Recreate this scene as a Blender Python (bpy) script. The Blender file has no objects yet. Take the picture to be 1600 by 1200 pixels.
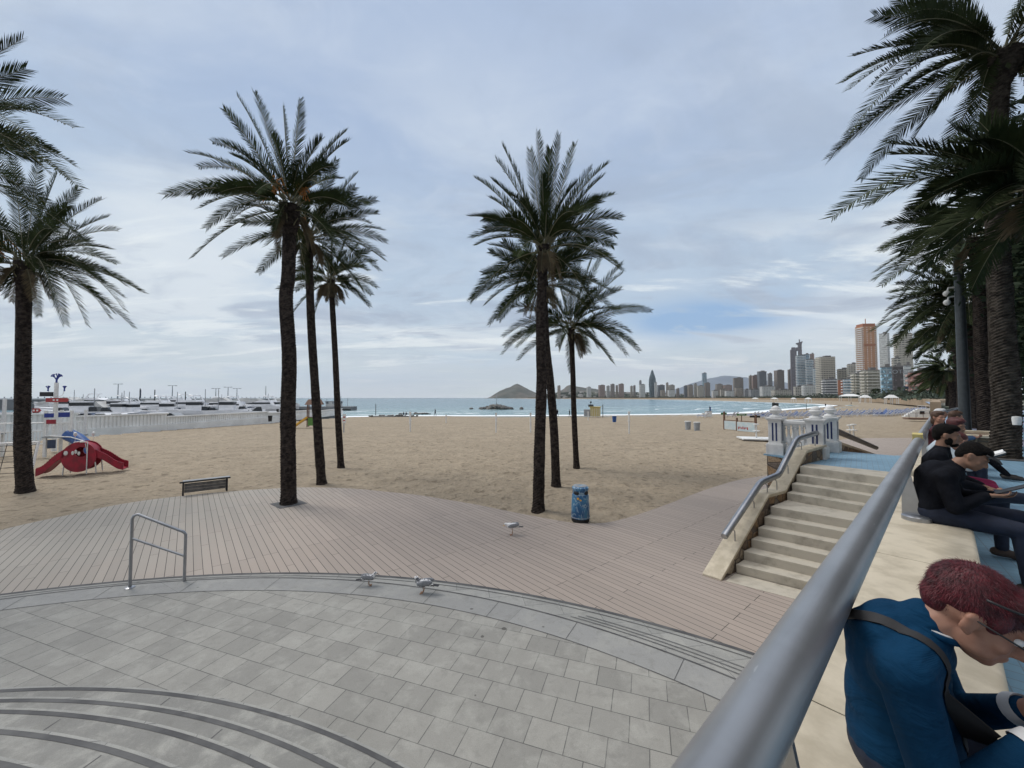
import bpy, math, random
import numpy as np
from mathutils import Vector, Matrix
R = math.radians
SC = bpy.context.scene
COL = SC.collection
# ------------------------------------------------------------ camera
F = 605.0; TH = math.atan(21.5 / F); H = 3.35
cd = bpy.data.cameras.new('camera'); cam = bpy.data.objects.new('camera', cd); COL.objects.link(cam)
cd.sensor_width = 36.0; cd.lens = 36.0 * F / 1600.0
cd.clip_start = 0.05; cd.clip_end = 60000
cam.location = (0, 0, H); cam.rotation_euler = (R(90) + TH, 0, 0)
SC.camera = cam
# ------------------------------------------------------------ light
SUN_EL, SUN_AZ = 52.0, -62.0          # azimuth from +Y towards +X
sd = bpy.data.lights.new('sun', 'SUN'); sun = bpy.data.objects.new('sun', sd); COL.objects.link(sun)
sd.energy = 2.0; sd.angle = R(22); sd.color = (1.0, 0.96, 0.9)
_v = Vector((math.sin(R(SUN_AZ)) * math.cos(R(SUN_EL)), math.cos(R(SUN_AZ)) * math.cos(R(SUN_EL)), math.sin(R(SUN_EL))))
sun.rotation_euler = _v.to_track_quat('Z', 'Y').to_euler()
SC.view_settings.view_transform = 'Standard'; SC.view_settings.look = 'None'
SC.view_settings.exposure = 0.13; SC.view_settings.gamma = 1.0
# ------------------------------------------------------------ node helper
class NT:
    def __init__(s, tree): s.t = tree; s.n = tree.nodes; s.l = tree.links
    def new(s, typ, **kw):
        x = s.n.new(typ)
        for k, v in kw.items(): setattr(x, k, v)
        return x
    def put(s, node, idx, val):
        if val is None: return
        inp = node.inputs[idx]
        if hasattr(val, 'links') or hasattr(val, 'is_output'): s.l.new(val, inp)
        else: inp.default_value = val
    def m(s, op, a, b=None, c=None, clamp=False):
        x = s.new('ShaderNodeMath', operation=op, use_clamp=clamp)
        s.put(x, 0, a); s.put(x, 1, b); s.put(x, 2, c); return x.outputs[0]
    def vm(s, op, a, b=None):
        x = s.new('ShaderNodeVectorMath', operation=op); s.put(x, 0, a); s.put(x, 1, b)
        return x.outputs['Value'] if op in ('DOT_PRODUCT', 'LENGTH', 'DISTANCE') else x.outputs[0]
    def mix(s, f, a, b, bt='MIX'):
        x = s.new('ShaderNodeMix', data_type='RGBA', blend_type=bt)
        s.put(x, 0, f); s.put(x, 6, c4(a)); s.put(x, 7, c4(b)); return x.outputs[2]
    def noise(s, vec, scale, detail=4, rough=0.55, dist=0.0, dim='3D'):
        x = s.new('ShaderNodeTexNoise', noise_dimensions=dim); s.put(x, 'Vector', vec)
        x.inputs['Scale'].default_value = scale; x.inputs['Detail'].default_value = detail
        x.inputs['Roughness'].default_value = rough; x.inputs['Distortion'].default_value = dist
        return x.outputs['Fac']
    def ramp(s, f, a, b, clamp=True):      # smoothstep a..b
        x = s.new('ShaderNodeMapRange', interpolation_type='SMOOTHSTEP'); s.put(x, 0, f)
        x.inputs[1].default_value = a; x.inputs[2].default_value = b; return x.outputs[0]
    def mapping(s, vec, scale=(1, 1, 1), rot=(0, 0, 0), loc=(0, 0, 0)):
        x = s.new('ShaderNodeMapping'); s.put(x, 0, vec); x.inputs['Scale'].default_value = scale
        x.inputs['Rotation'].default_value = rot; x.inputs['Location'].default_value = loc; return x.outputs[0]
    def bump(s, h, strength, dist, prev=None):
        x = s.new('ShaderNodeBump'); s.put(x, 'Height', h); x.inputs['Strength'].default_value = strength
        x.inputs['Distance'].default_value = dist
        if prev is not None: s.l.new(prev, x.inputs['Normal'])
        return x.outputs[0]
def c4(c):
    return (c[0], c[1], c[2], 1.0) if isinstance(c, (tuple, list)) and len(c) == 3 else c
# ------------------------------------------------------------ sky
W_ = bpy.data.worlds.new('World'); SC.world = W_; W_.use_nodes = True
nt = NT(W_.node_tree); nt.n.clear()
tc = nt.new('ShaderNodeTexCoord').outputs['Generated']
sky = nt.new('ShaderNodeTexSky', sky_type='NISHITA', sun_disc=False)
sky.sun_elevation = R(SUN_EL); sky.sun_rotation = R(SUN_AZ); sky.air_density = 1.0; sky.dust_density = 1.2
sp = nt.new('ShaderNodeSeparateXYZ'); nt.l.new(tc, sp.inputs[0])
zz = nt.m('MAXIMUM', sp.outputs[2], 0.0)
den = nt.m('ADD', zz, 0.13)
cx = nt.m('DIVIDE', sp.outputs[0], den); cy = nt.m('DIVIDE', sp.outputs[1], den)
cb = nt.new('ShaderNodeCombineXYZ'); nt.l.new(cx, cb.inputs[0]); nt.l.new(cy, cb.inputs[1])
cv = cb.outputs[0]
n1 = nt.noise(nt.mapping(cv, (0.55, 0.9, 1), (0, 0, R(18)), (3.1, 1.7, 0)), 1.0, 9, 0.55, 0.5)
n2 = nt.noise(nt.mapping(cv, (0.9, 1.5, 1), (0, 0, R(-12)), (7.3, 0.4, 2)), 1.3, 8, 0.6, 0.7)
n3 = nt.noise(nt.mapping(cv, (0.22, 0.3, 1), (0, 0, R(25)), (1.4, 5.0, 4)), 1.0, 4, 0.5, 0.3)
def gauss(az, el, wa, we):
    # soft patch of sky at a fixed direction
    a = nt.m('ARCTAN2', sp.outputs[0], sp.outputs[1]); e = nt.m('ARCSINE', sp.outputs[2])
    da = nt.m('DIVIDE', nt.m('SUBTRACT', a, R(az)), R(wa)); de = nt.m('DIVIDE', nt.m('SUBTRACT', e, R(el)), R(we))
    q = nt.m('ADD', nt.m('MULTIPLY', da, da), nt.m('MULTIPLY', de, de))
    return nt.m('EXPONENT', nt.m('MULTIPLY', q, -1.0))
K = 10.0      # colours below are the radiance wanted at background strength 0.1
def k(c): return (c[0] * K, c[1] * K, c[2] * K)
elev = nt.m('ARCSINE', sp.outputs[2])
lowband = nt.ramp(elev, R(14), R(0)); midband = nt.ramp(elev, R(40), R(12))
cloud = nt.mix(midband, k((0.345, 0.445, 0.63)), k((0.45, 0.56, 0.69)))
cloud = nt.mix(lowband, cloud, k((0.65, 0.73, 0.755)))
bright = nt.m('MULTIPLY', nt.ramp(n1, 0.44, 0.62), nt.ramp(elev, R(56), R(14)))
cloud = nt.mix(nt.m('MULTIPLY', bright, 0.85), cloud, k((0.70, 0.76, 0.81)))
dark = nt.m('MULTIPLY', nt.ramp(n2, 0.47, 0.68), nt.m('ADD', 0.35, nt.m('MULTIPLY', nt.ramp(elev, R(40), R(10)), 0.4)))
dark = nt.m('MULTIPLY', dark, nt.ramp(elev, R(3), R(9)))
cloud = nt.mix(dark, cloud, k((0.33, 0.40, 0.52)))
cloud = nt.mix(nt.m('MULTIPLY', nt.ramp(n3, 0.48, 0.68), 0.45), cloud, k((0.52, 0.58, 0.71)))
n4 = nt.noise(nt.mapping(cv, (0.5, 1.6, 1), (0, 0, R(8)), (11, 2, 1)), 1.6, 8, 0.62, 0.4)
wht = nt.m('MULTIPLY', nt.ramp(n4, 0.52, 0.64), nt.m('MULTIPLY', nt.ramp(elev, R(24), R(13)), nt.ramp(elev, R(1.5), R(5))))
cloud = nt.mix(nt.m('MULTIPLY', wht, 0.8), cloud, k((0.82, 0.87, 0.89)))
n5 = nt.noise(nt.mapping(cv, (2.2, 3.4, 1), (0, 0, R(30)), (4, 9, 3)), 1.5, 7, 0.62, 0.6)
cloud = nt.mix(nt.m('MULTIPLY', nt.ramp(n5, 0.45, 0.75), 0.28), cloud, k((0.62, 0.69, 0.79)))
cloud = nt.mix(nt.m('MULTIPLY', nt.ramp(n5, 0.46, 0.28), 0.25), cloud, k((0.33, 0.41, 0.56)))
blue = nt.mix(0.75, nt.mix(1.0, sky.outputs[0], (1.0, 1.0, 1.0), 'MULTIPLY'), k((0.27, 0.46, 0.74)))
gap = nt.m('ADD', nt.m('MULTIPLY', gauss(26.5, 10.4, 10.5, 2.3), 1.5), nt.m('MULTIPLY', gauss(-37, 2.8, 30, 1.3), 0.5))
gap = nt.m('ADD', gap, nt.m('MULTIPLY', gauss(-5, 5.5, 10, 1.2), 0.35))
gapm = nt.m('MULTIPLY', gap, nt.ramp(n2, 0.70, 0.44), clamp=True)
col = nt.mix(gapm, cloud, blue)
cum = nt.m('MULTIPLY', gauss(28.5, 4.2, 5.5, 1.3), nt.ramp(nt.noise(nt.mapping(tc, (1, 1, 2.5)), 26, 6, 0.6), 0.44, 0.6))
col = nt.mix(nt.m('MULTIPLY', cum, 0.75), col, k((0.74, 0.77, 0.79)))
hi = nt.ramp(elev, R(50), R(80))        # thin cloud overhead is brightest
col = nt.mix(hi, col, k((1.95, 1.9, 1.85)))
back = nt.ramp(sp.outputs[1], 0.1, -0.7)
col = nt.mix(nt.m('MULTIPLY', back, 0.8), col, k((0.55, 0.57, 0.62)))
bg = nt.new('ShaderNodeBackground'); nt.l.new(col, bg.inputs[0]); bg.inputs[1].default_value = 0.1
wo = nt.new('ShaderNodeOutputWorld'); nt.l.new(bg.outputs[0], wo.inputs[0])
# ------------------------------------------------------------ frames and pixels
AZ = R(48.1)
D_ = np.array([math.sin(AZ), math.cos(AZ), 0.0]); N_ = np.array([math.cos(AZ), -math.sin(AZ), 0.0])
def W(a, l, z): return Vector((D_[0] * a + N_[0] * l, D_[1] * a + N_[1] * l, z))
PROM = -AZ                                 # z rotation of the promenade frame: local x = lat, local y = along
def ray(px, py):
    x = px - 800.; y = F; z = -(py - 600.); c, s = math.cos(TH), math.sin(TH)
    return Vector((x, y * c - z * s, y * s + z * c))
def at(px, py, z=0.0):
    r = ray(px, py); t = (z - H) / r[2]; return Vector((0, 0, H)) + r * t
def dep(px, py, Y):
    r = ray(px, py); return Vector((0, 0, H)) + r * (Y / r[1])
rnd = random.Random(7)
# ------------------------------------------------------------ materials
MATS = {}
def base_mat(name):
    m = bpy.data.materials.new(name); m.use_nodes = True
    t = NT(m.node_tree); b = t.n['Principled BSDF']
    MATS[name] = m; return m, t, b
def mat(name, col, rough=0.6, metal=0.0, col2=None, ns=6.0, lo=0.35, hi=0.65, bump=0.0, bs=30.0, bd=0.01, spec=0.4, stretch=(1, 1, 1), trans=0.0):
    m, t, b = base_mat(name)
    b.inputs['Roughness'].default_value = rough; b.inputs['Metallic'].default_value = metal
    b.inputs['Specular IOR Level'].default_value = spec
    co = t.new('ShaderNodeTexCoord').outputs['Object']
    if stretch != (1, 1, 1): co = t.mapping(co, stretch)
    c2 = col2 if col2 else tuple(x * 0.78 for x in col)
    f = t.ramp(t.noise(co, ns, 5, 0.6), lo, hi)
    t.l.new(t.mix(f, col, c2), b.inputs['Base Color'])
    if bump: t.l.new(t.bump(t.noise(co, bs, 4, 0.6), bump, bd), b.inputs['Normal'])
    if trans: b.inputs['Transmission Weight'].default_value = trans
    return m
def M(n): return MATS[n]
# ------------------------------------------------------------ mesh builder
def frame(o, f, u):
    f = Vector(f).normalized(); r = f.cross(Vector(u)).normalized(); u = r.cross(f)
    m = Matrix((r, f, u)).transposed().to_4x4(); m.translation = Vector(o); return m
class MB:
    def __init__(s): s.v = []; s.f = []; s.mi = []; s.cur = 0; s.X = None
    def add(s, vs, fs, mi=None):
        b = len(s.v)
        if s.X is not None: vs = [tuple(s.X @ Vector(p)) for p in vs]
        s.v.extend([tuple(p) for p in vs]); s.f.extend([tuple(i + b for i in q) for q in fs])
        s.mi.extend([s.cur if mi is None else mi] * len(fs)); return s
    def box(s, c, d, rz=0.0, rx=0.0, ry=0.0, taper=1.0):
        x, y, z = d[0] / 2, d[1] / 2, d[2] / 2
        P = [Vector((sx * x * (taper if sz > 0 else 1), sy * y * (taper if sz > 0 else 1), sz * z)) for sz in (-1, 1) for sy in (-1, 1) for sx in (-1, 1)]
        if rz or rx or ry:
            m = Matrix.Rotation(rz, 3, 'Z') @ Matrix.Rotation(ry, 3, 'Y') @ Matrix.Rotation(rx, 3, 'X'); P = [m @ p for p in P]
        c = Vector(c); return s.add([p + c for p in P], [(0, 2, 3, 1), (4, 5, 7, 6), (0, 1, 5, 4), (2, 6, 7, 3), (0, 4, 6, 2), (1, 3, 7, 5)])
    def tube(s, path, rad, seg=10, caps=True, squash=None):
        P = [Vector(p) for p in path]; n = len(P)
        rr = rad if isinstance(rad, (list, tuple)) else [rad] * n
        vs = []; ref = Vector((0, 0, 1)); prev = None
        for i, p in enumerate(P):
            t = (P[min(i + 1, n - 1)] - P[max(i - 1, 0)]).normalized()
            if prev is None:
                a = ref if abs(t.dot(ref)) < 0.95 else Vector((1, 0, 0))
                u = (a - t * a.dot(t)).normalized()
            else: u = (prev - t * prev.dot(t)).normalized()
            prev = u; w = t.cross(u)
            for j in range(seg):
                an = 2 * math.pi * j / seg; vs.append(p + (u * math.cos(an) * (squash or 1) + w * math.sin(an)) * rr[i])
        fs = [(i * seg + j, i * seg + (j + 1) % seg, (i + 1) * seg + (j + 1) % seg, (i + 1) * seg + j) for i in range(n - 1) for j in range(seg)]
        if caps: fs += [tuple(range(seg))[::-1], tuple((n - 1) * seg + j for j in range(seg))]
        return s.add(vs, fs)
    def lathe(s, prof, seg=20, c=(0, 0, 0), sx=1.0, sy=1.0, caps=True):
        vs = []; n = len(prof)
        for r, z in prof:
            for j in range(seg):
                a = 2 * math.pi * j / seg; vs.append((c[0] + r * sx * math.cos(a), c[1] + r * sy * math.sin(a), c[2] + z))
        fs = [(i * seg + j, i * seg + (j + 1) % seg, (i + 1) * seg + (j + 1) % seg, (i + 1) * seg + j) for i in range(n - 1) for j in range(seg)]
        if caps: fs += [tuple(range(seg))[::-1], tuple((n - 1) * seg + j for j in range(seg))]
        return s.add(vs, fs)
    def ell(s, c, r, m3=None, seg=16, rings=10):
        vs = []; c = Vector(c)
        for i in range(1, rings):
            th = math.pi * i / rings
            for j in range(seg):
                ph = 2 * math.pi * j / seg
                p = Vector((r[0] * math.sin(th) * math.cos(ph), r[1] * math.sin(th) * math.sin(ph), r[2] * math.cos(th)))
                if m3 is not None: p = m3 @ p
                vs.append(c + p)
        t = Vector((0, 0, r[2])); t = m3 @ t if m3 is not None else t
        vs += [c + t, c - t]; a, b = len(vs) - 2, len(vs) - 1
        fs = [(i * seg + j, (i + 1) * seg + j, (i + 1) * seg + (j + 1) % seg, i * seg + (j + 1) % seg) for i in range(rings - 2) for j in range(seg)]
        fs += [(a, j, (j + 1) % seg) for j in range(seg)] + [(b, (rings - 2) * seg + (j + 1) % seg, (rings - 2) * seg + j) for j in range(seg)]
        return s.add(vs, fs)
    def cap(s, p0, p1, r0, r1, seg=12):
        p0, p1 = Vector(p0), Vector(p1); t = (p1 - p0).normalized() if (p1 - p0).length > 1e-6 else Vector((0, 0, 1))
        path = []; rr = []
        for k_ in (1.0, 0.8, 0.5): path.append(p0 - t * r0 * k_ * 0.98); rr.append(r0 * math.sqrt(max(0.0004, 1 - (k_ * 0.98) ** 2)))
        path += [p0, p1]; rr += [r0, r1]
        for k_ in (0.5, 0.8, 1.0): path.append(p1 + t * r1 * k_ * 0.98); rr.append(r1 * math.sqrt(max(0.0004, 1 - (k_ * 0.98) ** 2)))
        return s.tube(path, rr, seg)
    def prism(s, poly, z0, z1):
        n = len(poly); vs = [(p[0], p[1], z0) for p in poly] + [(p[0], p[1], z1) for p in poly]
        return s.add(vs, [tuple(range(n))[::-1], tuple(range(n, 2 * n))] + [(i, (i + 1) % n, n + (i + 1) % n, n + i) for i in range(n)])
    def side(s, poly, x0, x1):
        # polygon given as (y, z), extruded along x
        n = len(poly); vs = [(x0, p[0], p[1]) for p in poly] + [(x1, p[0], p[1]) for p in poly]
        return s.add(vs, [tuple(range(n))[::-1], tuple(range(n, 2 * n))] + [(i, (i + 1) % n, n + (i + 1) % n, n + i) for i in range(n)])
    def build(s, name, mats, parent=None, smooth=False, bevel=0.0, remesh=0.0, soft=0, fix=False, loc=None, rz=None):
        me = bpy.data.meshes.new(name); me.from_pydata(s.v, [], s.f)
        if not isinstance(mats, (list, tuple)): mats = [mats]
        for m in mats: me.materials.append(M(m) if isinstance(m, str) else m)
        if len(mats) > 1: me.polygons.foreach_set('material_index', s.mi)
        if smooth or remesh: me.polygons.foreach_set('use_smooth', [True] * len(s.f))
        me.validate(); me.update()
        if fix:
            import bmesh
            bm = bmesh.new(); bm.from_mesh(me); bmesh.ops.recalc_face_normals(bm, faces=bm.faces); bm.to_mesh(me); bm.free()
        o = bpy.data.objects.new(name, me); COL.objects.link(o)
        if parent is not None: o.parent = parent
        if loc is not None: o.location = loc
        if rz is not None: o.rotation_euler = (0, 0, rz)
        if remesh:
            md = o.modifiers.new('r', 'REMESH'); md.mode = 'VOXEL'; md.voxel_size = remesh; md.use_smooth_shade = True
            if soft:
                ms = o.modifiers.new('s', 'SMOOTH'); ms.factor = 0.5; ms.iterations = soft
        if bevel:
            mb_ = o.modifiers.new('b', 'BEVEL'); mb_.width = bevel; mb_.segments = 2; mb_.limit_method = 'ANGLE'; mb_.angle_limit = R(40)
            if smooth is None: pass
        if smooth and not remesh and smooth != 'all':
            try: me.set_sharp_from_angle(angle=R(40))
            except Exception: pass
        return o
def tag(o, label=None, cat=None, group=None, kind=None):
    if label: o['label'] = label
    if cat: o['category'] = cat
    if group: o['group'] = group
    if kind: o['kind'] = kind
    return o
def thing(name, loc, label, cat, group=None, rz=0.0):
    o = bpy.data.objects.new(name, None); COL.objects.link(o); o.location = loc; o.rotation_euler = (0, 0, rz)
    o.empty_display_size = 0.1; return tag(o, label, cat, group)
def copy_tree(o, parent=None, loc=None, rz=None, label=None, scale=None):
    kids = [c for c in bpy.data.objects if c.parent is o]
    c = o.copy(); COL.objects.link(c)
    if parent is not None: c.parent = parent
    if loc is not None: c.location = loc
    if rz is not None: c.rotation_euler = (0, 0, rz)
    if scale is not None: c.scale = scale
    if label: c['label'] = label
    for ch in kids: copy_tree(ch, c)
    return c
ORD = ['first', 'second', 'third', 'fourth', 'fifth', 'sixth', 'seventh', 'eighth', 'ninth', 'tenth', 'eleventh', 'twelfth', 'thirteenth', 'fourteenth', 'fifteenth', 'sixteenth', 'seventeenth', 'eighteenth', 'nineteenth', 'twentieth']
def ordn(i):
    if i < 20: return ORD[i]
    t = ['', '', 'twenty', 'thirty', 'forty', 'fifty', 'sixty', 'seventy', 'eighty'][(i + 1) // 10]; r = (i + 1) % 10
    return t + ('-' + ORD[r - 1] if r else '').replace('--', '-') if r else {20: 'twentieth', 30: 'thirtieth', 40: 'fortieth', 50: 'fiftieth', 60: 'sixtieth', 70: 'seventieth', 80: 'eightieth'}[i + 1]
# ------------------------------------------------------------ object materials
mat('steel', (0.42, 0.43, 0.45), 0.34, 0.9, (0.33, 0.34, 0.36), 3.0, bump=0.04, bs=160, bd=0.002)
mat('rail_steel', (0.38, 0.385, 0.395), 0.36, 0.75, (0.32, 0.325, 0.335), 2.0, bump=0.05, bs=300, bd=0.001)
mat('dark_steel', (0.2, 0.2, 0.21), 0.4, 0.8)
mat('cream_concrete', (0.60, 0.53, 0.41), 0.75, 0, (0.46, 0.40, 0.30), 5.0, bump=0.25, bs=70, bd=0.004)
mat('step_stone', (0.49, 0.45, 0.375), 0.8, 0, (0.31, 0.28, 0.23), 3.0, 0.46, 0.75, bump=0.3, bs=60, bd=0.006)
mat('white_stone', (0.74, 0.74, 0.73), 0.6, 0, (0.62, 0.62, 0.61), 4.0, bump=0.12, bs=40, bd=0.003)
mat('blue_paint', (0.02, 0.035, 0.13), 0.5)
mat('white_paint', (0.74, 0.74, 0.72), 0.5, 0, (0.62, 0.62, 0.6), 8)
mat('trunk', (0.062, 0.050, 0.043), 0.95, 0, (0.020, 0.016, 0.015), 9.0, bump=0.6, bs=45, bd=0.03, spec=0.1)
mat('trunk_pale', (0.085, 0.072, 0.060), 0.95, 0, (0.03, 0.025, 0.021), 7.0, bump=0.6, bs=45, bd=0.03, spec=0.1)
mat('frond', (0.040, 0.054, 0.020), 0.8, 0, (0.022, 0.032, 0.014), 1.5, spec=0.05)
mat('frond_dark', (0.038, 0.050, 0.018), 0.7, 0, (0.022, 0.032, 0.012), 1.5, spec=0.1)
mat('frond_stem', (0.16, 0.15, 0.085), 0.6)
mat('frond_dry', (0.14, 0.105, 0.055), 0.8, 0, (0.08, 0.062, 0.036), 3)
mat('dates', (0.42, 0.16, 0.03), 0.6)
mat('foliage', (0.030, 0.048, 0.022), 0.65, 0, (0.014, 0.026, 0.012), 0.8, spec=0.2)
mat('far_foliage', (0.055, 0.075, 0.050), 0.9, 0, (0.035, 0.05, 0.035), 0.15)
mat('black_plastic', (0.02, 0.02, 0.022), 0.5)
mat('rubber', (0.03, 0.03, 0.03), 0.8)
mat('red_plastic', (0.36, 0.018, 0.04), 0.55, 0, (0.22, 0.022, 0.035), 3)
mat('blue_plastic', (0.03, 0.10, 0.30), 0.4, 0, (0.02, 0.07, 0.22), 4)
mat('yellow_plastic', (0.75, 0.42, 0.05), 0.5)
mat('green_plastic', (0.12, 0.28, 0.06), 0.5)
mat('wood_grey', (0.16, 0.15, 0.14), 0.8, 0, (0.09, 0.085, 0.08), 6)
mat('wood_brown', (0.16, 0.09, 0.06), 0.8)
mat('rope', (0.10, 0.09, 0.08), 0.9)
mat('bin_grey', (0.34, 0.36, 0.38), 0.6)
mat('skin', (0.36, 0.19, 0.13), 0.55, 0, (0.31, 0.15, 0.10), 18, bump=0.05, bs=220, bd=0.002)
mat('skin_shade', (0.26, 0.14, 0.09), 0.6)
mat('hair_black', (0.005, 0.0045, 0.0045), 0.7, 0, (0.011, 0.009, 0.008), 60, bump=0.9, bs=120, bd=0.01, spec=0.08)
mat('hair_brown', (0.09, 0.045, 0.025), 0.6, 0, (0.05, 0.025, 0.015), 60, bump=0.5, bs=120, bd=0.006)
mat('hair_redbrown', (0.09, 0.02, 0.02), 0.6, 0, (0.05, 0.012, 0.012), 60, bump=0.5, bs=120, bd=0.006)
mat('jacket_black', (0.007, 0.0075, 0.010), 0.9, 0, (0.011, 0.012, 0.016), 8, bump=0.5, bs=12, bd=0.03, spec=0.06)
mat('jeans', (0.014, 0.02, 0.04), 0.85, 0, (0.01, 0.014, 0.028), 14, bump=0.3, bs=30, bd=0.01)
mat('denim', (0.05, 0.10, 0.19), 0.85, 0, (0.035, 0.07, 0.14), 9, bump=0.3, bs=30, bd=0.01)
mat('maroon_cloth', (0.07, 0.012, 0.018), 0.85)
mat('pale_cloth', (0.42, 0.48, 0.52), 0.85, 0, (0.34, 0.40, 0.45), 12, bump=0.3, bs=40, bd=0.01)
mat('pink_cloth', (0.30, 0.02, 0.08), 0.85)
mat('shoe_dark', (0.03, 0.026, 0.024), 0.6)
mat('shoe_brown', (0.07, 0.045, 0.035), 0.6)
mat('white_cloth', (0.7, 0.7, 0.7), 0.8)
mat('strap', (0.018, 0.018, 0.02), 0.7)
mat('screen', (0.03, 0.035, 0.04), 0.15)
mat('paper', (0.75, 0.75, 0.74), 0.8)
mat('orange_lens', (0.6, 0.25, 0.04), 0.25)
mat('feather_grey', (0.30, 0.31, 0.33), 0.8, 0, (0.22, 0.23, 0.25), 30)
mat('feather_white', (0.82, 0.82, 0.82), 0.8)
mat('feather_dark', (0.03, 0.03, 0.035), 0.7)
mat('bird_leg', (0.35, 0.2, 0.12), 0.6)
mat('hull_white', (0.82, 0.82, 0.83), 0.3, 0, (0.72, 0.73, 0.75), 1.2)
mat('hull_navy', (0.03, 0.05, 0.10), 0.3)
mat('tarp', (0.55, 0.55, 0.53), 0.8, 0, (0.42, 0.42, 0.41), 1.5, bump=0.4, bs=2.0, bd=0.15)
mat('glass_dark', (0.02, 0.025, 0.03), 0.12)
mat('harbour_wall_paint', (0.80, 0.80, 0.78), 0.75, 0, (0.68, 0.68, 0.66), 0.5)
mat('breakwater_stone', (0.23, 0.23, 0.23), 0.85, 0, (0.16, 0.165, 0.17), 0.15)
mat('rock', (0.20, 0.19, 0.17), 0.9, 0, (0.08, 0.08, 0.08), 0.4, bump=0.6, bs=2, bd=0.3)
mat('hut_yellow', (0.60, 0.50, 0.20), 0.7)
mat('sign_green', (0.08, 0.22, 0.08), 0.6)
mat('sign_red', (0.40, 0.05, 0.05), 0.6)
mat('banner_pale', (0.45, 0.55, 0.58), 0.7, 0, (0.55, 0.6, 0.6), 2)
mat('lounger_blue', (0.07, 0.11, 0.24), 0.7)
mat('lamp_post_paint', (0.06, 0.07, 0.075), 0.5, 0.3)
mat('kelly', (0.02, 0.04, 0.25), 0.5)
# scratches on the big rail
m = M('rail_steel'); t = NT(m.node_tree); b = t.n['Principled BSDF']; co = t.new('ShaderNodeTexCoord').outputs['Object']
s1_ = t.noise(t.mapping(co, (60, 9, 60), (0.3, 0.2, 0.5)), 1.0, 2, 0.4); s2_ = t.noise(t.mapping(co, (14, 1.2, 14)), 1.0, 4, 0.6)
src = b.inputs['Base Color'].links[0].from_socket; c = t.mix(t.m('MULTIPLY', t.ramp(s1_, 0.74, 0.77), 0.5), src, (0.62, 0.62, 0.62)); c = t.mix(t.m('MULTIPLY', t.ramp(s2_, 0.5, 0.75), 0.3), c, (0.20, 0.20, 0.205)); t.l.new(c, b.inputs['Base Color'])
t.l.new(t.m('ADD', 0.32, t.m('MULTIPLY', s2_, 0.16)), b.inputs['Roughness'])
# stone rubble wall
m, t, b = base_mat('rubble')
co = t.mapping(t.new('ShaderNodeTexCoord').outputs['Object'], (3.2, 3.2, 3.8))
vo = t.new('ShaderNodeTexVoronoi', feature='DISTANCE_TO_EDGE'); t.l.new(co, vo.inputs['Vector']); vo.inputs['Scale'].default_value = 1.0
vc = t.new('ShaderNodeTexVoronoi', feature='F1'); t.l.new(co, vc.inputs['Vector']); vc.inputs['Scale'].default_value = 1.0
sc = t.new('ShaderNodeSeparateColor'); t.l.new(vc.outputs['Color'], sc.inputs[0])
cc = t.mix(sc.outputs[0], (0.36, 0.23, 0.12), (0.16, 0.13, 0.11)); cc = t.mix(t.ramp(sc.outputs[1], 0.6, 0.9), cc, (0.42, 0.36, 0.28))
cc = t.mix(t.ramp(t.noise(co, 5, 5), 0.35, 0.7), cc, t.mix(1.0, cc, (0.6, 0.58, 0.55), 'MULTIPLY'))
e = t.ramp(vo.outputs['Distance'], 0.0, 0.09)
t.l.new(t.mix(e, (0.12, 0.10, 0.085), cc), b.inputs['Base Color']); b.inputs['Roughness'].default_value = 0.9
t.l.new(t.bump(t.m('ADD', e, t.m('MULTIPLY', t.noise(co, 6, 5), 0.5)), 0.8, 0.03), b.inputs['Normal'])
# sweater
m, t, b = base_mat('sweater')
co = t.new('ShaderNodeTexCoord').outputs['Object']
wv = t.new('ShaderNodeTexWave', wave_type='BANDS', bands_direction='Z'); t.l.new(co, wv.inputs['Vector']); wv.inputs['Scale'].default_value = 110; wv.inputs['Distortion'].default_value = 0.8
t.l.new(t.mix(t.ramp(t.noise(co, 5, 4), 0.35, 0.65), (0.0025, 0.034, 0.082), (0.002, 0.026, 0.064)), b.inputs['Base Color'])
b.inputs['Roughness'].default_value = 0.85; b.inputs['Specular IOR Level'].default_value = 0.12
nb = t.bump(wv.outputs['Fac'], 0.18, 0.0015); t.l.new(t.bump(t.noise(t.mapping(co, (1, 1, 2.2)), 7, 3, 0.5, 1.2), 0.5, 0.03, nb), b.inputs['Normal'])
# dyed red hair
m, t, b = base_mat('hair_red')
co = t.mapping(t.new('ShaderNodeTexCoord').outputs['Object'], (60, 260, 200))
cf = t.noise(co, 1.0, 4, 0.6)
t.l.new(t.mix(t.ramp(cf, 0.3, 0.7), (0.10, 0.006, 0.012), (0.04, 0.005, 0.008)), b.inputs['Base Color'])
b.inputs['Roughness'].default_value = 0.55; t.l.new(t.bump(cf, 0.7, 0.004), b.inputs['Normal'])
mat('hair_red_strand', (0.105, 0.007, 0.014), 0.6, 0, (0.032, 0.005, 0.008), 30)
# painted street bin
m, t, b = base_mat('bin_art')
co = t.new('ShaderNodeTexCoord').outputs['Object']
n = t.noise(t.mapping(co, (2.2, 2.2, 1.3)), 2.2, 3, 0.5, 1.2)
f1 = t.ramp(t.m('ABSOLUTE', t.m('SUBTRACT', n, 0.5)), 0.035, 0.015)
c = t.mix(t.ramp(t.noise(co, 3.5, 2, 0.5, 0.8), 0.42, 0.6), (0.02, 0.10, 0.24), (0.05, 0.19, 0.34))
t.l.new(t.mix(t.m('MULTIPLY', f1, 0.75), c, (0.30, 0.42, 0.50)), b.inputs['Base Color']); b.inputs['Roughness'].default_value = 0.4
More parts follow.
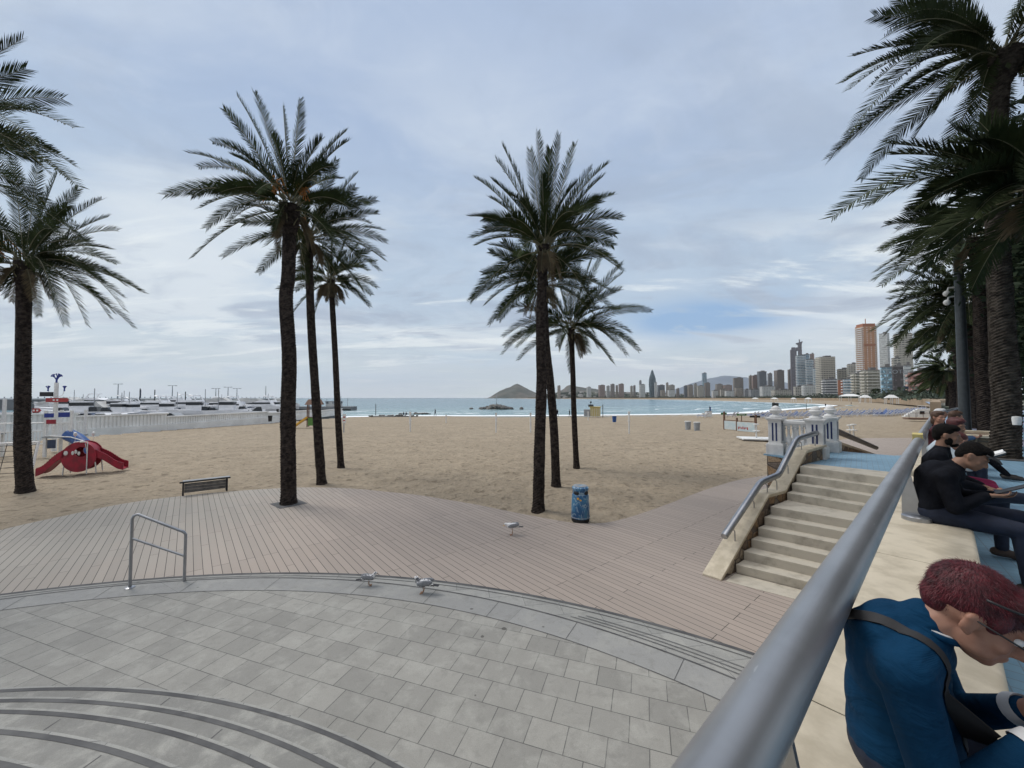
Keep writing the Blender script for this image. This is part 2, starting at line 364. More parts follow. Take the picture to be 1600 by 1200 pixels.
# facades
def facade(name, wall, glass=(0.05, 0.06, 0.07), fh=3.0, ww=3.2, u0=0.25, u1=0.8, z0=0.35, z1=0.85, wall2=None):
    m, t, b = base_mat(name)
    tcn = t.new('ShaderNodeTexCoord'); s1 = t.new('ShaderNodeSeparateXYZ'); t.l.new(tcn.outputs['Object'], s1.inputs[0])
    s2 = t.new('ShaderNodeSeparateXYZ'); t.l.new(tcn.outputs['Normal'], s2.inputs[0])
    ax = t.m('ABSOLUTE', s2.outputs[0]); u = t.m('ADD', t.m('MULTIPLY', s1.outputs[1], t.m('GREATER_THAN', ax, 0.7)), t.m('MULTIPLY', s1.outputs[0], t.m('LESS_THAN', ax, 0.7)))
    fu = t.m('FRACT', t.m('DIVIDE', t.m('ADD', u, 500.0), ww)); fz = t.m('FRACT', t.m('DIVIDE', s1.outputs[2], fh))
    w = t.m('MULTIPLY', t.m('MULTIPLY', t.m('GREATER_THAN', fu, u0), t.m('LESS_THAN', fu, u1)), t.m('MULTIPLY', t.m('GREATER_THAN', fz, z0), t.m('LESS_THAN', fz, z1)))
    w = t.m('MULTIPLY', w, t.m('LESS_THAN', t.m('ABSOLUTE', s2.outputs[2]), 0.5))
    nn = t.noise(t.mapping(tcn.outputs['Object'], (0.5, 0.5, 0.33)), 1.0, 1)
    wc = t.mix(t.ramp(nn, 0.35, 0.65), wall, wall2 or tuple(x * 0.82 for x in wall)); gc = t.mix(t.ramp(nn, 0.5, 0.62), glass, tuple(min(1, x * 3.2) for x in glass))
    t.l.new(t.mix(w, wc, gc), b.inputs['Base Color'])
    b.inputs['Roughness'].default_value = 0.6; return name
facade('fac_brown', (0.26, 0.215, 0.185)); facade('fac_tan', (0.37, 0.315, 0.26)); facade('fac_red', (0.33, 0.235, 0.20))
facade('fac_dark', (0.16, 0.17, 0.19)); facade('fac_grey', (0.34, 0.34, 0.35)); facade('fac_white', (0.60, 0.60, 0.58), (0.10, 0.11, 0.12))
facade('fac_cream', (0.55, 0.51, 0.44), (0.07, 0.07, 0.07), 3.1, 3.6, 0.12, 0.88, 0.38, 0.95); facade('fac_glass', (0.42, 0.48, 0.52), (0.07, 0.12, 0.16), 3.2, 6.0, 0.04, 0.96, 0.3, 0.95)  # fac_cream: wide dark bands paint the shaded recesses behind balconies
facade('fac_spire', (0.09, 0.12, 0.14), (0.05, 0.075, 0.09), 4.0, 5.0, 0.1, 0.9, 0.3, 0.9)
facade('fac_mauve', (0.22, 0.195, 0.21), (0.06, 0.065, 0.08), 3.4, 2.6, 0.2, 0.8, 0.35, 0.9)
facade('fac_orange', (0.48, 0.25, 0.14), (0.7, 0.68, 0.64), 3.2, 5.2, 0.36, 0.56, 0.35, 0.72)
facade('fac_beige', (0.45, 0.42, 0.34), (0.07, 0.075, 0.06), 3.0, 4.5, 0.08, 0.92, 0.3, 0.95)
facade('fac_pink', (0.42, 0.22, 0.18), (0.13, 0.07, 0.06), 3.0, 4.0, 0.15, 0.85, 0.3, 0.9)
facade('fac_pale', (0.52, 0.53, 0.52), (0.19, 0.20, 0.20), 3.0, 60.0, 0.05, 0.95, 0.45, 0.75)
facade('fac_blueglass', (0.34, 0.42, 0.46), (0.16, 0.25, 0.30), 3.2, 5.0, 0.05, 0.95, 0.2, 0.9)
facade('fac_darkbrown', (0.075, 0.062, 0.062), (0.05, 0.045, 0.045), 3.0, 5.0)
mat('balcony_white', (0.72, 0.72, 0.70), 0.7); mat('balcony_cream', (0.60, 0.57, 0.50), 0.7); mat('balcony_pink', (0.55, 0.36, 0.31), 0.7)
mat('roof_grey', (0.2, 0.19, 0.18), 0.9); mat('brick_red', (0.40, 0.17, 0.10), 0.8)
mat('house_white', (0.58, 0.56, 0.53), 0.8, 0, (0.40, 0.37, 0.33), 0.2)
# ------------------------------------------------------------ ground materials
m, t, b = base_mat('sand')
geo = t.new('ShaderNodeNewGeometry'); P = geo.outputs['Position']
big = t.noise(P, 0.06, 4); mid = t.noise(P, 0.7, 5, 0.6); fine = t.noise(P, 9.0, 4, 0.65)
fp = t.noise(t.mapping(P, (1, 1, 0.2)), 2.6, 5, 0.62, 0.4)
c = t.mix(t.ramp(mid, 0.35, 0.7), (0.365, 0.303, 0.223), (0.292, 0.242, 0.178))
c = t.mix(t.m('MULTIPLY', t.ramp(big, 0.45, 0.6), 0.6), c, (0.32, 0.265, 0.195))
c = t.mix(t.m('MULTIPLY', t.ramp(fp, 0.54, 0.66), 0.75), c, (0.15, 0.12, 0.085))
fp2 = t.noise(P, 5.5, 4, 0.6, 0.6); c = t.mix(t.m('MULTIPLY', t.ramp(fp2, 0.55, 0.68), 0.5), c, (0.17, 0.138, 0.098)); c = t.mix(t.m('MULTIPLY', t.ramp(fp2, 0.42, 0.3), 0.4), c, (0.47, 0.395, 0.29))
c = t.mix(t.m('MULTIPLY', t.ramp(fine, 0.4, 0.7), 0.35), c, (0.21, 0.168, 0.12))
wet = t.new('ShaderNodeAttribute', attribute_name='wet').outputs['Fac']
c = t.mix(wet, c, (0.17, 0.14, 0.11))
t.l.new(c, b.inputs['Base Color']); b.inputs['Roughness'].default_value = 0.95; b.inputs['Specular IOR Level'].default_value = 0.15
hb = t.bump(t.m('ADD', fp, t.m('MULTIPLY', fp2, -0.5)), 1.0, 0.14); t.l.new(t.bump(fine, 0.6, 0.02, hb), b.inputs['Normal'])
m, t, b = base_mat('deck_boards')
geo = t.new('ShaderNodeNewGeometry'); P = geo.outputs['Position']
mp = t.mapping(P, (1, 1, 1), (0, 0, -R(90 + 39.8)))
br = t.new('ShaderNodeTexBrick'); t.l.new(mp, br.inputs['Vector']); br.offset = 0.37; br.offset_frequency = 3
for kk, vv in (('Scale', 1.0), ('Mortar Size', 0.0055), ('Mortar Smooth', 0.1), ('Bias', 0.0), ('Brick Width', 2.45), ('Row Height', 0.142)): br.inputs[kk].default_value = vv
br.inputs['Color1'].default_value = (0.362, 0.305, 0.264, 1); br.inputs['Color2'].default_value = (0.318, 0.27, 0.234, 1); br.inputs['Mortar'].default_value = (0.055, 0.045, 0.04, 1)
gl = t.ramp(t.m('ADD', t.vm('DOT_PRODUCT', P, (1, 0.0, 0)), t.m('MULTIPLY', t.noise(P, 0.5, 3), 5.0)), -1.0, -8.5)
c = t.mix(t.m('MULTIPLY', gl, 0.6), br.outputs['Color'], t.mix(1.0, br.outputs['Color'], (0.93, 1.08, 1.1), 'MULTIPLY'))
c = t.mix(t.m('MULTIPLY', t.ramp(t.noise(P, 1.2, 6, 0.65), 0.45, 0.75), 0.3), c, (0.36, 0.30, 0.25))
c = t.mix(t.m('MULTIPLY', t.ramp(t.noise(P, 14, 3), 0.62, 0.75), 0.2), c, (0.15, 0.12, 0.1))
t.l.new(c, b.inputs['Base Color']); b.inputs['Roughness'].default_value = 0.7; b.inputs['Specular IOR Level'].default_value = 0.3
t.l.new(t.bump(br.outputs['Fac'], -0.6, 0.006), b.inputs['Normal'])
def granite(name, bw, rh, rot, c1, c2, mort, ms=0.005, off=0.5, extra=0.3):
    m, t, b = base_mat(name)
    geo = t.new('ShaderNodeNewGeometry'); P = geo.outputs['Position']
    mp = t.mapping(P, (1, 1, 1), (0, 0, rot))
    br = t.new('ShaderNodeTexBrick'); t.l.new(mp, br.inputs['Vector']); br.offset = off
    for kk, vv in (('Scale', 1.0), ('Mortar Size', ms), ('Mortar Smooth', 0.2), ('Bias', 0.0), ('Brick Width', bw), ('Row Height', rh)): br.inputs[kk].default_value = vv
    br.inputs['Color1'].default_value = c4(c1); br.inputs['Color2'].default_value = c4(c2); br.inputs['Mortar'].default_value = c4(mort)
    sp_ = t.noise(P, 130, 3, 0.7); st = t.noise(P, 2.3, 7, 0.68, 0.3)
    c = t.mix(t.m('MULTIPLY', t.ramp(st, 0.46, 0.66), extra * 1.6), br.outputs['Color'], (0.385, 0.38, 0.345))
    c = t.mix(t.m('MULTIPLY', t.ramp(t.noise(P, 7.0, 6, 0.7, 0.5), 0.5, 0.68), 0.35), c, (0.17, 0.165, 0.15))
    c = t.mix(t.m('MULTIPLY', t.ramp(t.noise(P, 0.9, 4, 0.6), 0.5, 0.7), 0.4), c, t.mix(1.0, c, (0.80, 0.80, 0.79), 'MULTIPLY'))
    c = t.mix(t.m('MULTIPLY', t.ramp(sp_, 0.45, 0.7), 0.30), c, (0.10, 0.10, 0.10))
    c = t.mix(t.m('MULTIPLY', t.ramp(t.noise(P, 190, 2, 0.5), 0.6, 0.7), 0.25), c, (0.5, 0.5, 0.5))
    blob = t.noise(P, 5.5, 1, 0.3); c = t.mix(t.m('MULTIPLY', t.ramp(blob, 0.785, 0.80), 0.75), c, (0.05, 0.045, 0.04))
    t.l.new(c, b.inputs['Base Color']); b.inputs['Roughness'].default_value = 0.72; b.inputs['Specular IOR Level'].default_value = 0.35
    hb = t.bump(br.outputs['Fac'], -0.5, 0.004); t.l.new(t.bump(sp_, 0.15, 0.002, hb), b.inputs['Normal'])
granite('plaza_granite', 0.385, 0.335, R(19), (0.305, 0.296, 0.268), (0.236, 0.230, 0.210), (0.085, 0.084, 0.078), 0.005)
granite('band_granite', 1.1, 0.33, R(-8), (0.31, 0.308, 0.29), (0.26, 0.26, 0.245), (0.12, 0.12, 0.12), 0.004)
granite('edge_granite', 3.0, 3.0, R(30), (0.285, 0.285, 0.275), (0.265, 0.265, 0.255), (0.14, 0.14, 0.14), 0.003, extra=0.2)
granite('tread_granite', 50, 50, R(30), (0.215, 0.212, 0.196), (0.205, 0.203, 0.19), (0.10, 0.10, 0.10), 0.003, extra=0.4)
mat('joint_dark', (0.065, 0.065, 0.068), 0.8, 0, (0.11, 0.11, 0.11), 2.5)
mat('joint_mid', (0.10, 0.10, 0.102), 0.8)
m, t, b = base_mat('blue_tiles')
geo = t.new('ShaderNodeNewGeometry'); P = geo.outputs['Position']
br = t.new('ShaderNodeTexBrick'); t.l.new(t.mapping(P, (1, 1, 1), (0, 0, R(41.9))), br.inputs['Vector']); br.offset = 0.0
for kk, vv in (('Scale', 1.0), ('Mortar Size', 0.004), ('Brick Width', 0.10), ('Row Height', 0.10)): br.inputs[kk].default_value = vv
br.inputs['Color1'].default_value = (0.20, 0.345, 0.46, 1); br.inputs['Color2'].default_value = (0.17, 0.30, 0.41, 1); br.inputs['Mortar'].default_value = (0.16, 0.22, 0.27, 1)
al = t.vm('DOT_PRODUCT', P, tuple(D_)); la = t.vm('DOT_PRODUCT', P, tuple(N_))
wv = t.m('ADD', al, t.m('MULTIPLY', t.m('SINE', t.m('MULTIPLY', la, 0.55)), 1.6))
band = t.m('MULTIPLY', t.m('GREATER_THAN', t.m('FRACT', t.m('DIVIDE', wv, 9.0)), 0.55), t.m('GREATER_THAN', al, 21.0))
c = t.mix(band, br.outputs['Color'], (0.30, 0.30, 0.40))
c = t.mix(t.m('MULTIPLY', t.ramp(t.noise(P, 1.5, 5), 0.4, 0.7), 0.3), c, (0.12, 0.22, 0.30))
t.l.new(c, b.inputs['Base Color']); b.inputs['Roughness'].default_value = 0.6
m, t, b = base_mat('sea_water')
geo = t.new('ShaderNodeNewGeometry'); P = geo.outputs['Position']
sh = t.new('ShaderNodeAttribute', attribute_name='shore').outputs['Fac']
nz = t.noise(t.mapping(P, (0.02, 0.05, 1)), 1.0, 5, 0.6); nf = t.noise(P, 0.35, 6, 0.65)
c = t.mix(t.ramp(sh, 10, 130), (0.15, 0.25, 0.26), (0.09, 0.175, 0.21)); c = t.mix(t.ramp(sh, 120, 700), c, (0.06, 0.135, 0.175))
c = t.mix(t.m('MULTIPLY', t.ramp(nz, 0.45, 0.65), 0.4), c, (0.05, 0.11, 0.135))
d2 = t.m('ADD', sh, t.m('MULTIPLY', t.noise(t.mapping(P, (0.045, 0.02, 1)), 1.0, 3), 22.0))
edge = t.ramp(t.m('ADD', sh, t.m('MULTIPLY', nf, 4.0)), 9.0, 4.5)
rows = t.m('MULTIPLY', t.ramp(t.m('FRACT', t.m('DIVIDE', d2, 13.0)), 0.70, 0.95), t.ramp(t.noise(t.mapping(P, (0.03, 0.03, 1)), 1.0, 3), 0.42, 0.56))
rows = t.m('MULTIPLY', t.m('MULTIPLY', rows, t.ramp(sh, 95, 20)), t.ramp(nf, 0.3, 0.55))
foam = t.m('MAXIMUM', edge, rows, clamp=True)
t.l.new(t.mix(foam, c, (0.82, 0.85, 0.86)), b.inputs['Base Color'])
t.l.new(t.m('ADD', t.m('MULTIPLY', foam, 0.6), 0.22), b.inputs['Roughness']); b.inputs['IOR'].default_value = 1.33
w1 = t.noise(t.mapping(P, (0.10, 0.35, 1)), 1.0, 6, 0.65, 0.3)
t.l.new(t.bump(w1, 0.5, 0.7), b.inputs['Normal'])
m, t, b = base_mat('hill_side')
geo = t.new('ShaderNodeNewGeometry'); P = geo.outputs['Position']
c = t.mix(t.ramp(t.noise(P, 0.006, 8, 0.65), 0.42, 0.6), (0.05, 0.058, 0.045), (0.115, 0.10, 0.08))
t.l.new(c, b.inputs['Base Color']); b.inputs['Roughness'].default_value = 1.0; t.l.new(t.bump(t.noise(P, 0.01, 8, 0.7), 1.0, 30), b.inputs['Normal'])
m, t, b = base_mat('mountain_side')
geo = t.new('ShaderNodeNewGeometry'); P = geo.outputs['Position']
t.l.new(t.mix(t.ramp(t.noise(P, 0.0015, 7), 0.4, 0.6), (0.055, 0.085, 0.135), (0.085, 0.115, 0.16)), b.inputs['Base Color']); b.inputs['Roughness'].default_value = 1.0
mat('city_soil', (0.17, 0.17, 0.14), 0.95, 0, (0.09, 0.105, 0.07), 0.02)
# ============================================================ GROUND, SEA, HILLS
def polar(azs, rs):
    A, Q = np.meshgrid(np.radians(azs), rs, indexing='ij')
    return Q * np.sin(A), Q * np.cos(A)
def grid_faces(na, nr):
    i, j = np.meshgrid(np.arange(na - 1), np.arange(nr - 1), indexing='ij'); a = i * nr + j
    return np.stack([a, a + 1, a + nr + 1, a + nr], -1).reshape(-1, 4)
def grid_obj(name, X, Y, Z, mt, kind='structure', attr=None, smooth=True):
    na, nr = X.shape; me = bpy.data.meshes.new(name)
    me.from_pydata(np.stack([X, Y, Z], -1).reshape(-1, 3).tolist(), [], grid_faces(na, nr)[:, ::-1].tolist())
    if smooth: me.polygons.foreach_set('use_smooth', [True] * len(me.polygons))
    me.materials.append(M(mt))
    if attr:
        for k_, v_ in attr.items():
            at_ = me.attributes.new(k_, 'FLOAT', 'POINT'); at_.data.foreach_set('value', v_.reshape(-1).astype(np.float32))
    o = bpy.data.objects.new(name, me); COL.objects.link(o); o['kind'] = kind; return o
def segdist(X, Y, P):
    best = np.full(X.shape, 1e9)
    for (ax, ay), (bx, by) in zip(P[:-1], P[1:]):
        dx, dy = bx - ax, by - ay; L2 = dx * dx + dy * dy
        t_ = np.clip(((X - ax) * dx + (Y - ay) * dy) / L2, 0, 1)
        best = np.minimum(best, np.hypot(X - ax - t_ * dx, Y - ay - t_ * dy))
    return best
def inside(X, Y, P):
    r_ = np.zeros(X.shape, bool); n = len(P); j = n - 1
    for i in range(n):
        xi, yi = P[i]; xj, yj = P[j]
        c = ((yi > Y) != (yj > Y)) & (X < (xj - xi) * (Y - yi) / (yj - yi + 1e-12) + xi); r_ ^= c; j = i
    return r_
BEACH = [(-41, 99), (-36, 101), (-28, 104), (-7, 103), (18, 106), (37, 110), (57, 115), (78, 125), (113, 159), (160, 200), (205, 245), (235, 300), (262, 380), (310, 560), (390, 900), (395, 1200), (300, 1480), (150, 1750), (60, 2200), (0, 2900)]
LAND = [(-42, 30), (-42, 64)] + BEACH + [(-250, 3400), (-400, 12000), (20000, 12000), (20000, -2000), (-400, -2000), (-400, 30)]
rng = np.random.default_rng(5)
def vnoise(X, Y, s, seed=0):
    r_ = np.random.default_rng(seed).random((256, 256)); x = X / s; y = Y / s
    xi = np.floor(x).astype(int); yi = np.floor(y).astype(int); fx = x - xi; fy = y - yi
    fx = fx * fx * (3 - 2 * fx); fy = fy * fy * (3 - 2 * fy); g = lambda a, b_: r_[a % 256, b_ % 256]
    return (g(xi, yi) * (1 - fx) + g(xi + 1, yi) * fx) * (1 - fy) + (g(xi, yi + 1) * (1 - fx) + g(xi + 1, yi + 1) * fx) * fy
azs = np.concatenate([np.linspace(-68, 60, 560)]); rs = np.concatenate([np.linspace(6, 34, 260), np.geomspace(34.2, 6000, 190)])
X, Y = polar(azs, rs); s = segdist(X, Y, BEACH); land = inside(X, Y, LAND); s = np.where(land, s, -s)
Z = -0.04 - 1.48 * np.clip((84 - s) / 84, 0, 1) ** 1.15
Z = np.where(s < 0, -1.5 + np.maximum(s, -30) * 0.08, Z)
amp = np.clip((s) / 30, 0, 1)
Z += amp * (0.075 * (vnoise(X, Y, 0.62, 1) - 0.5) + 0.055 * (vnoise(X, Y, 0.26, 2) - 0.5) + 0.05 * (vnoise(X, Y, 3.5, 3) - 0.5) - 0.045)
Z = np.where(~land & (s > -3000) & (X < -41.5) & (Y < 99), -3.0, Z)
grid_obj('sand_beach', X, Y, Z, 'sand', attr={'wet': np.clip((5.5 - s) / 4, 0, 1)})
azs = np.linspace(-74, 50, 420); rs = np.geomspace(38, 13600, 330)
X, Y = polar(azs, rs); s = segdist(X, Y, BEACH)
Zs = np.full(X.shape, -1.5); near = np.clip(1 - (s - 5) / 60, 0, 1) * (s > 5) * (Y > 90)
Zs += near * 0.35 * np.maximum(0, np.sin((s + 10 * vnoise(X, Y, 30, 9)) / 13 * 2 * np.pi)) ** 3 * (vnoise(X, Y, 35, 8))
grid_obj('sea', X, Y, Zs, 'sea_water', attr={'shore': s})
# --- boardwalk deck
CM = (-4.43, -3.66, 10.97); CO = (-4.22, -5.31, 12.82)
def arc(c, a0, a1, n): return [(c[0] + c[2] * math.sin(R(a0 + (a1 - a0) * i / n)), c[1] + c[2] * math.cos(R(a0 + (a1 - a0) * i / n))) for i in range(n + 1)]
edge = [(-24, -8), (-16, 4.5), (-13.2, 8.2), (-12.95, 10.2), (-12.72, 11.12), (-12.3, 12.4), (-11.29, 13.34), (-10.14, 13.97), (-8.59, 14.5), (-7.6, 14.62), (-6.68, 14.56), (-5.6, 14.35), (-4.58, 13.97), (-3.3, 13.5), (-2.11, 12.85), (-1.0, 12.2), (0.0, 11.5), (0.89, 10.93), (1.4, 10.62), (1.83, 10.47), (2.3, 10.47), (2.79, 10.66), (3.69, 11.3), (5.13, 12.53), (7.01, 14.2), (9.13, 15.85), (11.13, 17.0), (14, 19.2), (20, 25.5), (27, 31.5), (33, 32.5), (40, 33)]
def catmull(P, n=5):
    out = []
    for i in range(len(P) - 1):
        p0, p1, p2, p3 = P[max(i - 1, 0)], P[i], P[i + 1], P[min(i + 2, len(P) - 1)]
        for j in range(n):
            u = j / n
            out.append(tuple(0.5 * (2 * p1[k_] + (p2[k_] - p0[k_]) * u + (2 * p0[k_] - 5 * p1[k_] + 4 * p2[k_] - p3[k_]) * u * u + (3 * p1[k_] - p0[k_] - 3 * p2[k_] + p3[k_]) * u ** 3) for k_ in range(len(p1))))
    return out + [P[-1]]
de = catmull(edge, 6)
poly = de + [(40, 28), (12, -6), (8, -10)] + arc(CO, 110, -88, 100)
mb = MB(); mb.prism(poly, -0.12, 0.0); tag(mb.build('boardwalk_deck', 'deck_boards'), kind='structure')
# pit around the palm that grows through the deck
pc = at(451, 787); mb = MB(); mb.box((0, 0, 0.003), (0.86, 0.80, 0.006), rz=R(-40)); tag(mb.build('soil', 'joint_dark', loc=(pc.x, pc.y, 0)), kind='structure')
# --- round plaza
def disc(name, c, z0, z1, mt, n=220, rads=None):
    mb = MB(); P = [(c[0] + c[2] * math.cos(2 * math.pi * i / n), c[1] + c[2] * math.sin(2 * math.pi * i / n)) for i in range(n)]
    mb.prism(P, z0, z1); return tag(mb.build(name, mt), kind='structure')
def ring(mb, c, r0, r1, z, a0=-110, a1=110, n=200):
    vs = []
    for i in range(n + 1):
        a = R(a0 + (a1 - a0) * i / n); vs += [(c[0] + r0 * math.sin(a), c[1] + r0 * math.cos(a), z), (c[0] + r1 * math.sin(a), c[1] + r1 * math.cos(a), z)]
    mb.add(vs, [(2 * i, 2 * i + 1, 2 * i + 3, 2 * i + 2) for i in range(n)])
disc('plaza_band', CO, -0.3, 0.004, 'band_granite')
mb = MB(); ring(mb, CO, 12.79, 12.85, 0.009); ring(mb, CO, 12.70, 12.715, 0.009); tag(mb.build('edging_joint', 'joint_dark'), kind='structure')
disc('plaza_edge_ring', CM, -0.3, 0.009, 'edge_granite')
disc('plaza', (CM[0], CM[1], CM[2] - 0.47), -0.3, 0.014, 'plaza_granite')
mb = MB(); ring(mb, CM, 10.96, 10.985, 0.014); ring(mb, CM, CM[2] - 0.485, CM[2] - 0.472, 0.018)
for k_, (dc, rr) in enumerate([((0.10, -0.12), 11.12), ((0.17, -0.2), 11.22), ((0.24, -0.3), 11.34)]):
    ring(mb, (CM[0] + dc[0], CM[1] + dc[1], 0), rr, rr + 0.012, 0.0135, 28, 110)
tag(mb.build('plaza_dark_line', 'joint_dark'), kind='structure')  # thin dark lines laid flat round the plaza rim
mb = MB()
for j in range(26):
    a = R(-80 + j * 7.3 + (j * j % 5) * 0.4); s1, c1 = math.sin(a), math.cos(a); w = Vector((c1, -s1, 0)) * 0.0035
    for r0_, r1_, zz_ in ((CM[2] - 0.47, CM[2] - 0.012, 0.0135),):
        p = Vector((CM[0] + s1 * r0_, CM[1] + c1 * r0_, zz_)); q = Vector((CM[0] + s1 * r1_, CM[1] + c1 * r1_, zz_)); mb.add([p - w, p + w, q + w, q - w], [(0, 1, 2, 3)])
tag(mb.build('ring_joint', 'joint_mid'), kind='structure')
# --- curved steps climbing to the promenade
SCN = (-4.85, -4.3); radii = [8.72, 8.36, 8.03, 7.66, 7.29, 6.93, 6.57, 6.21, 5.85, 5.49, 5.13]
for i, r_ in enumerate(radii):
    z = 0.15 * (i + 1)
    disc('curved_step', (SCN[0], SCN[1], r_), 0.15 * i - 0.02, z, 'tread_granite', 160)
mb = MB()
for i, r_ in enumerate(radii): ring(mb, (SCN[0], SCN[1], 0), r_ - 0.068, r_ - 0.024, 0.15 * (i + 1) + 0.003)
tag(mb.build('tread_dark_strip', 'joint_dark'), kind='structure')  # flat dark strips just inside each tread edge
mb = MB()
for i, r_ in enumerate(radii): ring(mb, (SCN[0], SCN[1], 0), r_ - 0.023, r_ + 0.001, 0.15 * (i + 1) + 0.003)
tag(mb.build('step_nosing', 'band_granite'), kind='structure')
mb = MB()
for i, r_ in enumerate(radii[:7]):
    for j in range(9):
        a = R(-60 + j * 17 + i * 7.3); z = 0.15 * (i + 1) + 0.002; s1, c1 = math.sin(a), math.cos(a)
        p = Vector((SCN[0] + s1 * (r_ - 0.09), SCN[1] + c1 * (r_ - 0.09), z)); q = Vector((SCN[0] + s1 * (r_ - 0.36), SCN[1] + c1 * (r_ - 0.36), z)); w = Vector((c1, -s1, 0)) * 0.004
        mb.add([p - w, p + w, q + w, q - w], [(0, 1, 2, 3)])
tag(mb.build('step_joint', 'joint_mid'), kind='structure')
# --- promenade and its wall
P0 = [W(-12, -0.52, 0), W(-12, 60, 0), W(260, 90, 0), W(260, -6, 0), W(120, -1.6, 0), W(60, -0.52, 0), W(16.2, -0.52, 0), W(15.55, -1.0, 0), W(15.6, -2.15, 0), W(15.6, -2.75, 0), W(13.2, -3.6, 0), W(12.75, -2.62, 0), W(11.55, -2.33, 0), W(11.2, -0.52, 0)]
mb = MB(); mb.prism([(p.x, p.y) for p in P0][::-1], 1.66, 1.70); tag(mb.build('promenade', 'blue_tiles'), kind='structure')
mb = MB(); mb.prism([(p.x, p.y) for p in [W(15.6, -2.45, 0), W(13.15, -3.5, 0), W(12.85, -2.7, 0), W(11.9, -2.5, 0), W(11.9, -0.6, 0), W(15.4, -0.6, 0)]], -0.1, 1.655)
tag(mb.build('platform_wall', 'rubble'), kind='structure')
mb = MB(); mb.box((0, 0, 0), (0.08, 70, 1.68)); o = mb.build('promenade_wall', 'rubble', loc=W(23, -0.46, 0.6), rz=PROM); tag(o, kind='structure')
# ramp beyond the platform
mb = MB(); a0, a1 = 15.62, 28.0
v = [W(a0, -2.3, 1.69), W(a0, -0.55, 1.69), W(a1, -0.55, 0.01), W(a1, -2.3, 0.01), W(a0, -2.3, -0.1), W(a0, -0.55, -0.1), W(a1, -0.55, -0.1), W(a1, -2.3, -0.1)]
mb.add(v, [(0, 3, 2, 1), (4, 5, 6, 7), (0, 1, 5, 4), (2, 3, 7, 6), (1, 2, 6, 5), (0, 4, 7, 3)]); tag(mb.build('ramp', 'deck_boards'), kind='structure')
# --- far shore ground, wall and hills
WALLP = [W(60, -0.6, 0)[:2], W(100, -0.9, 0)[:2], (140, 121), (205, 200), (285, 300), (365, 430), (475, 700), (520, 1000), (450, 1280), (330, 1560), (190, 1860), (90, 2300)]
mb = MB(); mb.prism([tuple(p) for p in WALLP] + [(200, 3200), (6000, 9000), (9000, 400), (400, 60), (120, 75)], 1.0, 2.35); tag(mb.build('city_ground', 'city_soil'), kind='structure')
mb = MB()
for (p, q) in zip(WALLP[:-1], WALLP[1:]):
    p = Vector((p[0], p[1], 0)); q = Vector((q[0], q[1], 0)); d_ = (q - p); n_ = Vector((-d_.y, d_.x, 0)).normalized() * 0.4; d_ *= 0.0005
    mb.add([p + n_ - d_ + Vector((0, 0, -0.3)), q + n_ + d_ + Vector((0, 0, -0.3)), q + n_ + d_ + Vector((0, 0, 2.9)), p + n_ - d_ + Vector((0, 0, 2.9)), p - n_ + Vector((0, 0, -0.3)), q - n_ + Vector((0, 0, -0.3)), q - n_ + Vector((0, 0, 2.9)), p - n_ + Vector((0, 0, 2.9))],
           [(0, 3, 2, 1), (4, 5, 6, 7), (3, 7, 6, 2), (0, 4, 7, 3), (1, 2, 6, 5)])
mat('wall_sand', (0.36, 0.27, 0.18), 0.85, 0, (0.28, 0.21, 0.14), 0.3)
tag(mb.build('beach_retaining_wall', 'wall_sand'), kind='structure')
def ridge(name, prof, Yd, depth, mt, z0=-2.0, nx=160, ny=46, rough=0.10, seed=1):
    px = np.array([p[0] for p in prof], float); py = np.array([p[1] for p in prof], float)
    U = np.linspace(px[0], px[-1], nx); hpx = np.interp(U, px, 621.5 - py); V = np.linspace(-1, 1, ny)
    UU, VV = np.meshgrid(U, V, indexing='ij'); HH = np.repeat(hpx[:, None], ny, 1) * Yd / F
    YY = Yd + VV * depth; XX = (UU - 800) / F * Yd * (1 + 0.0 * VV)
    fall = np.clip(1 - np.abs(VV), 0, 1) ** 0.8
    nz = vnoise(XX, YY, depth * 0.16, seed) * 0.6 + vnoise(XX, YY, depth * 0.06, seed + 1) * 0.4
    ZZ = z0 + (HH + 3.35) * fall * (1 - rough + 2 * rough * nz * (1 - 0.5 * fall)) 
    grid_obj(name, XX, YY, ZZ, mt)
ridge('hill', [(762, 622.5), (770, 617), (782, 609), (791, 605), (798, 603), (803, 600), (808, 598), (813, 600), (820, 604), (828, 608), (836, 612), (850, 615), (866, 614), (880, 607), (886, 601.5), (891, 599), (897, 600.5), (905, 603), (915, 605), (930, 606), (945, 609), (980, 614), (1040, 618)], 3400, 420, 'hill_side')
ridge('hillside', [(838, 622), (850, 618), (870, 614), (890, 611), (910, 610), (950, 611), (1000, 612), (1050, 614), (1090, 618)], 1960, 190, 'city_soil', seed=5)
ridge('mountain', [(985, 621), (1020, 616), (1050, 609), (1066, 604), (1080, 598), (1100, 592), (1118, 588), (1134, 585), (1150, 586.5), (1165, 588), (1180, 592), (1205, 594), (1240, 598), (1300, 606), (1360, 612)], 9500, 1500, 'mountain_side', seed=9, rough=0.06)
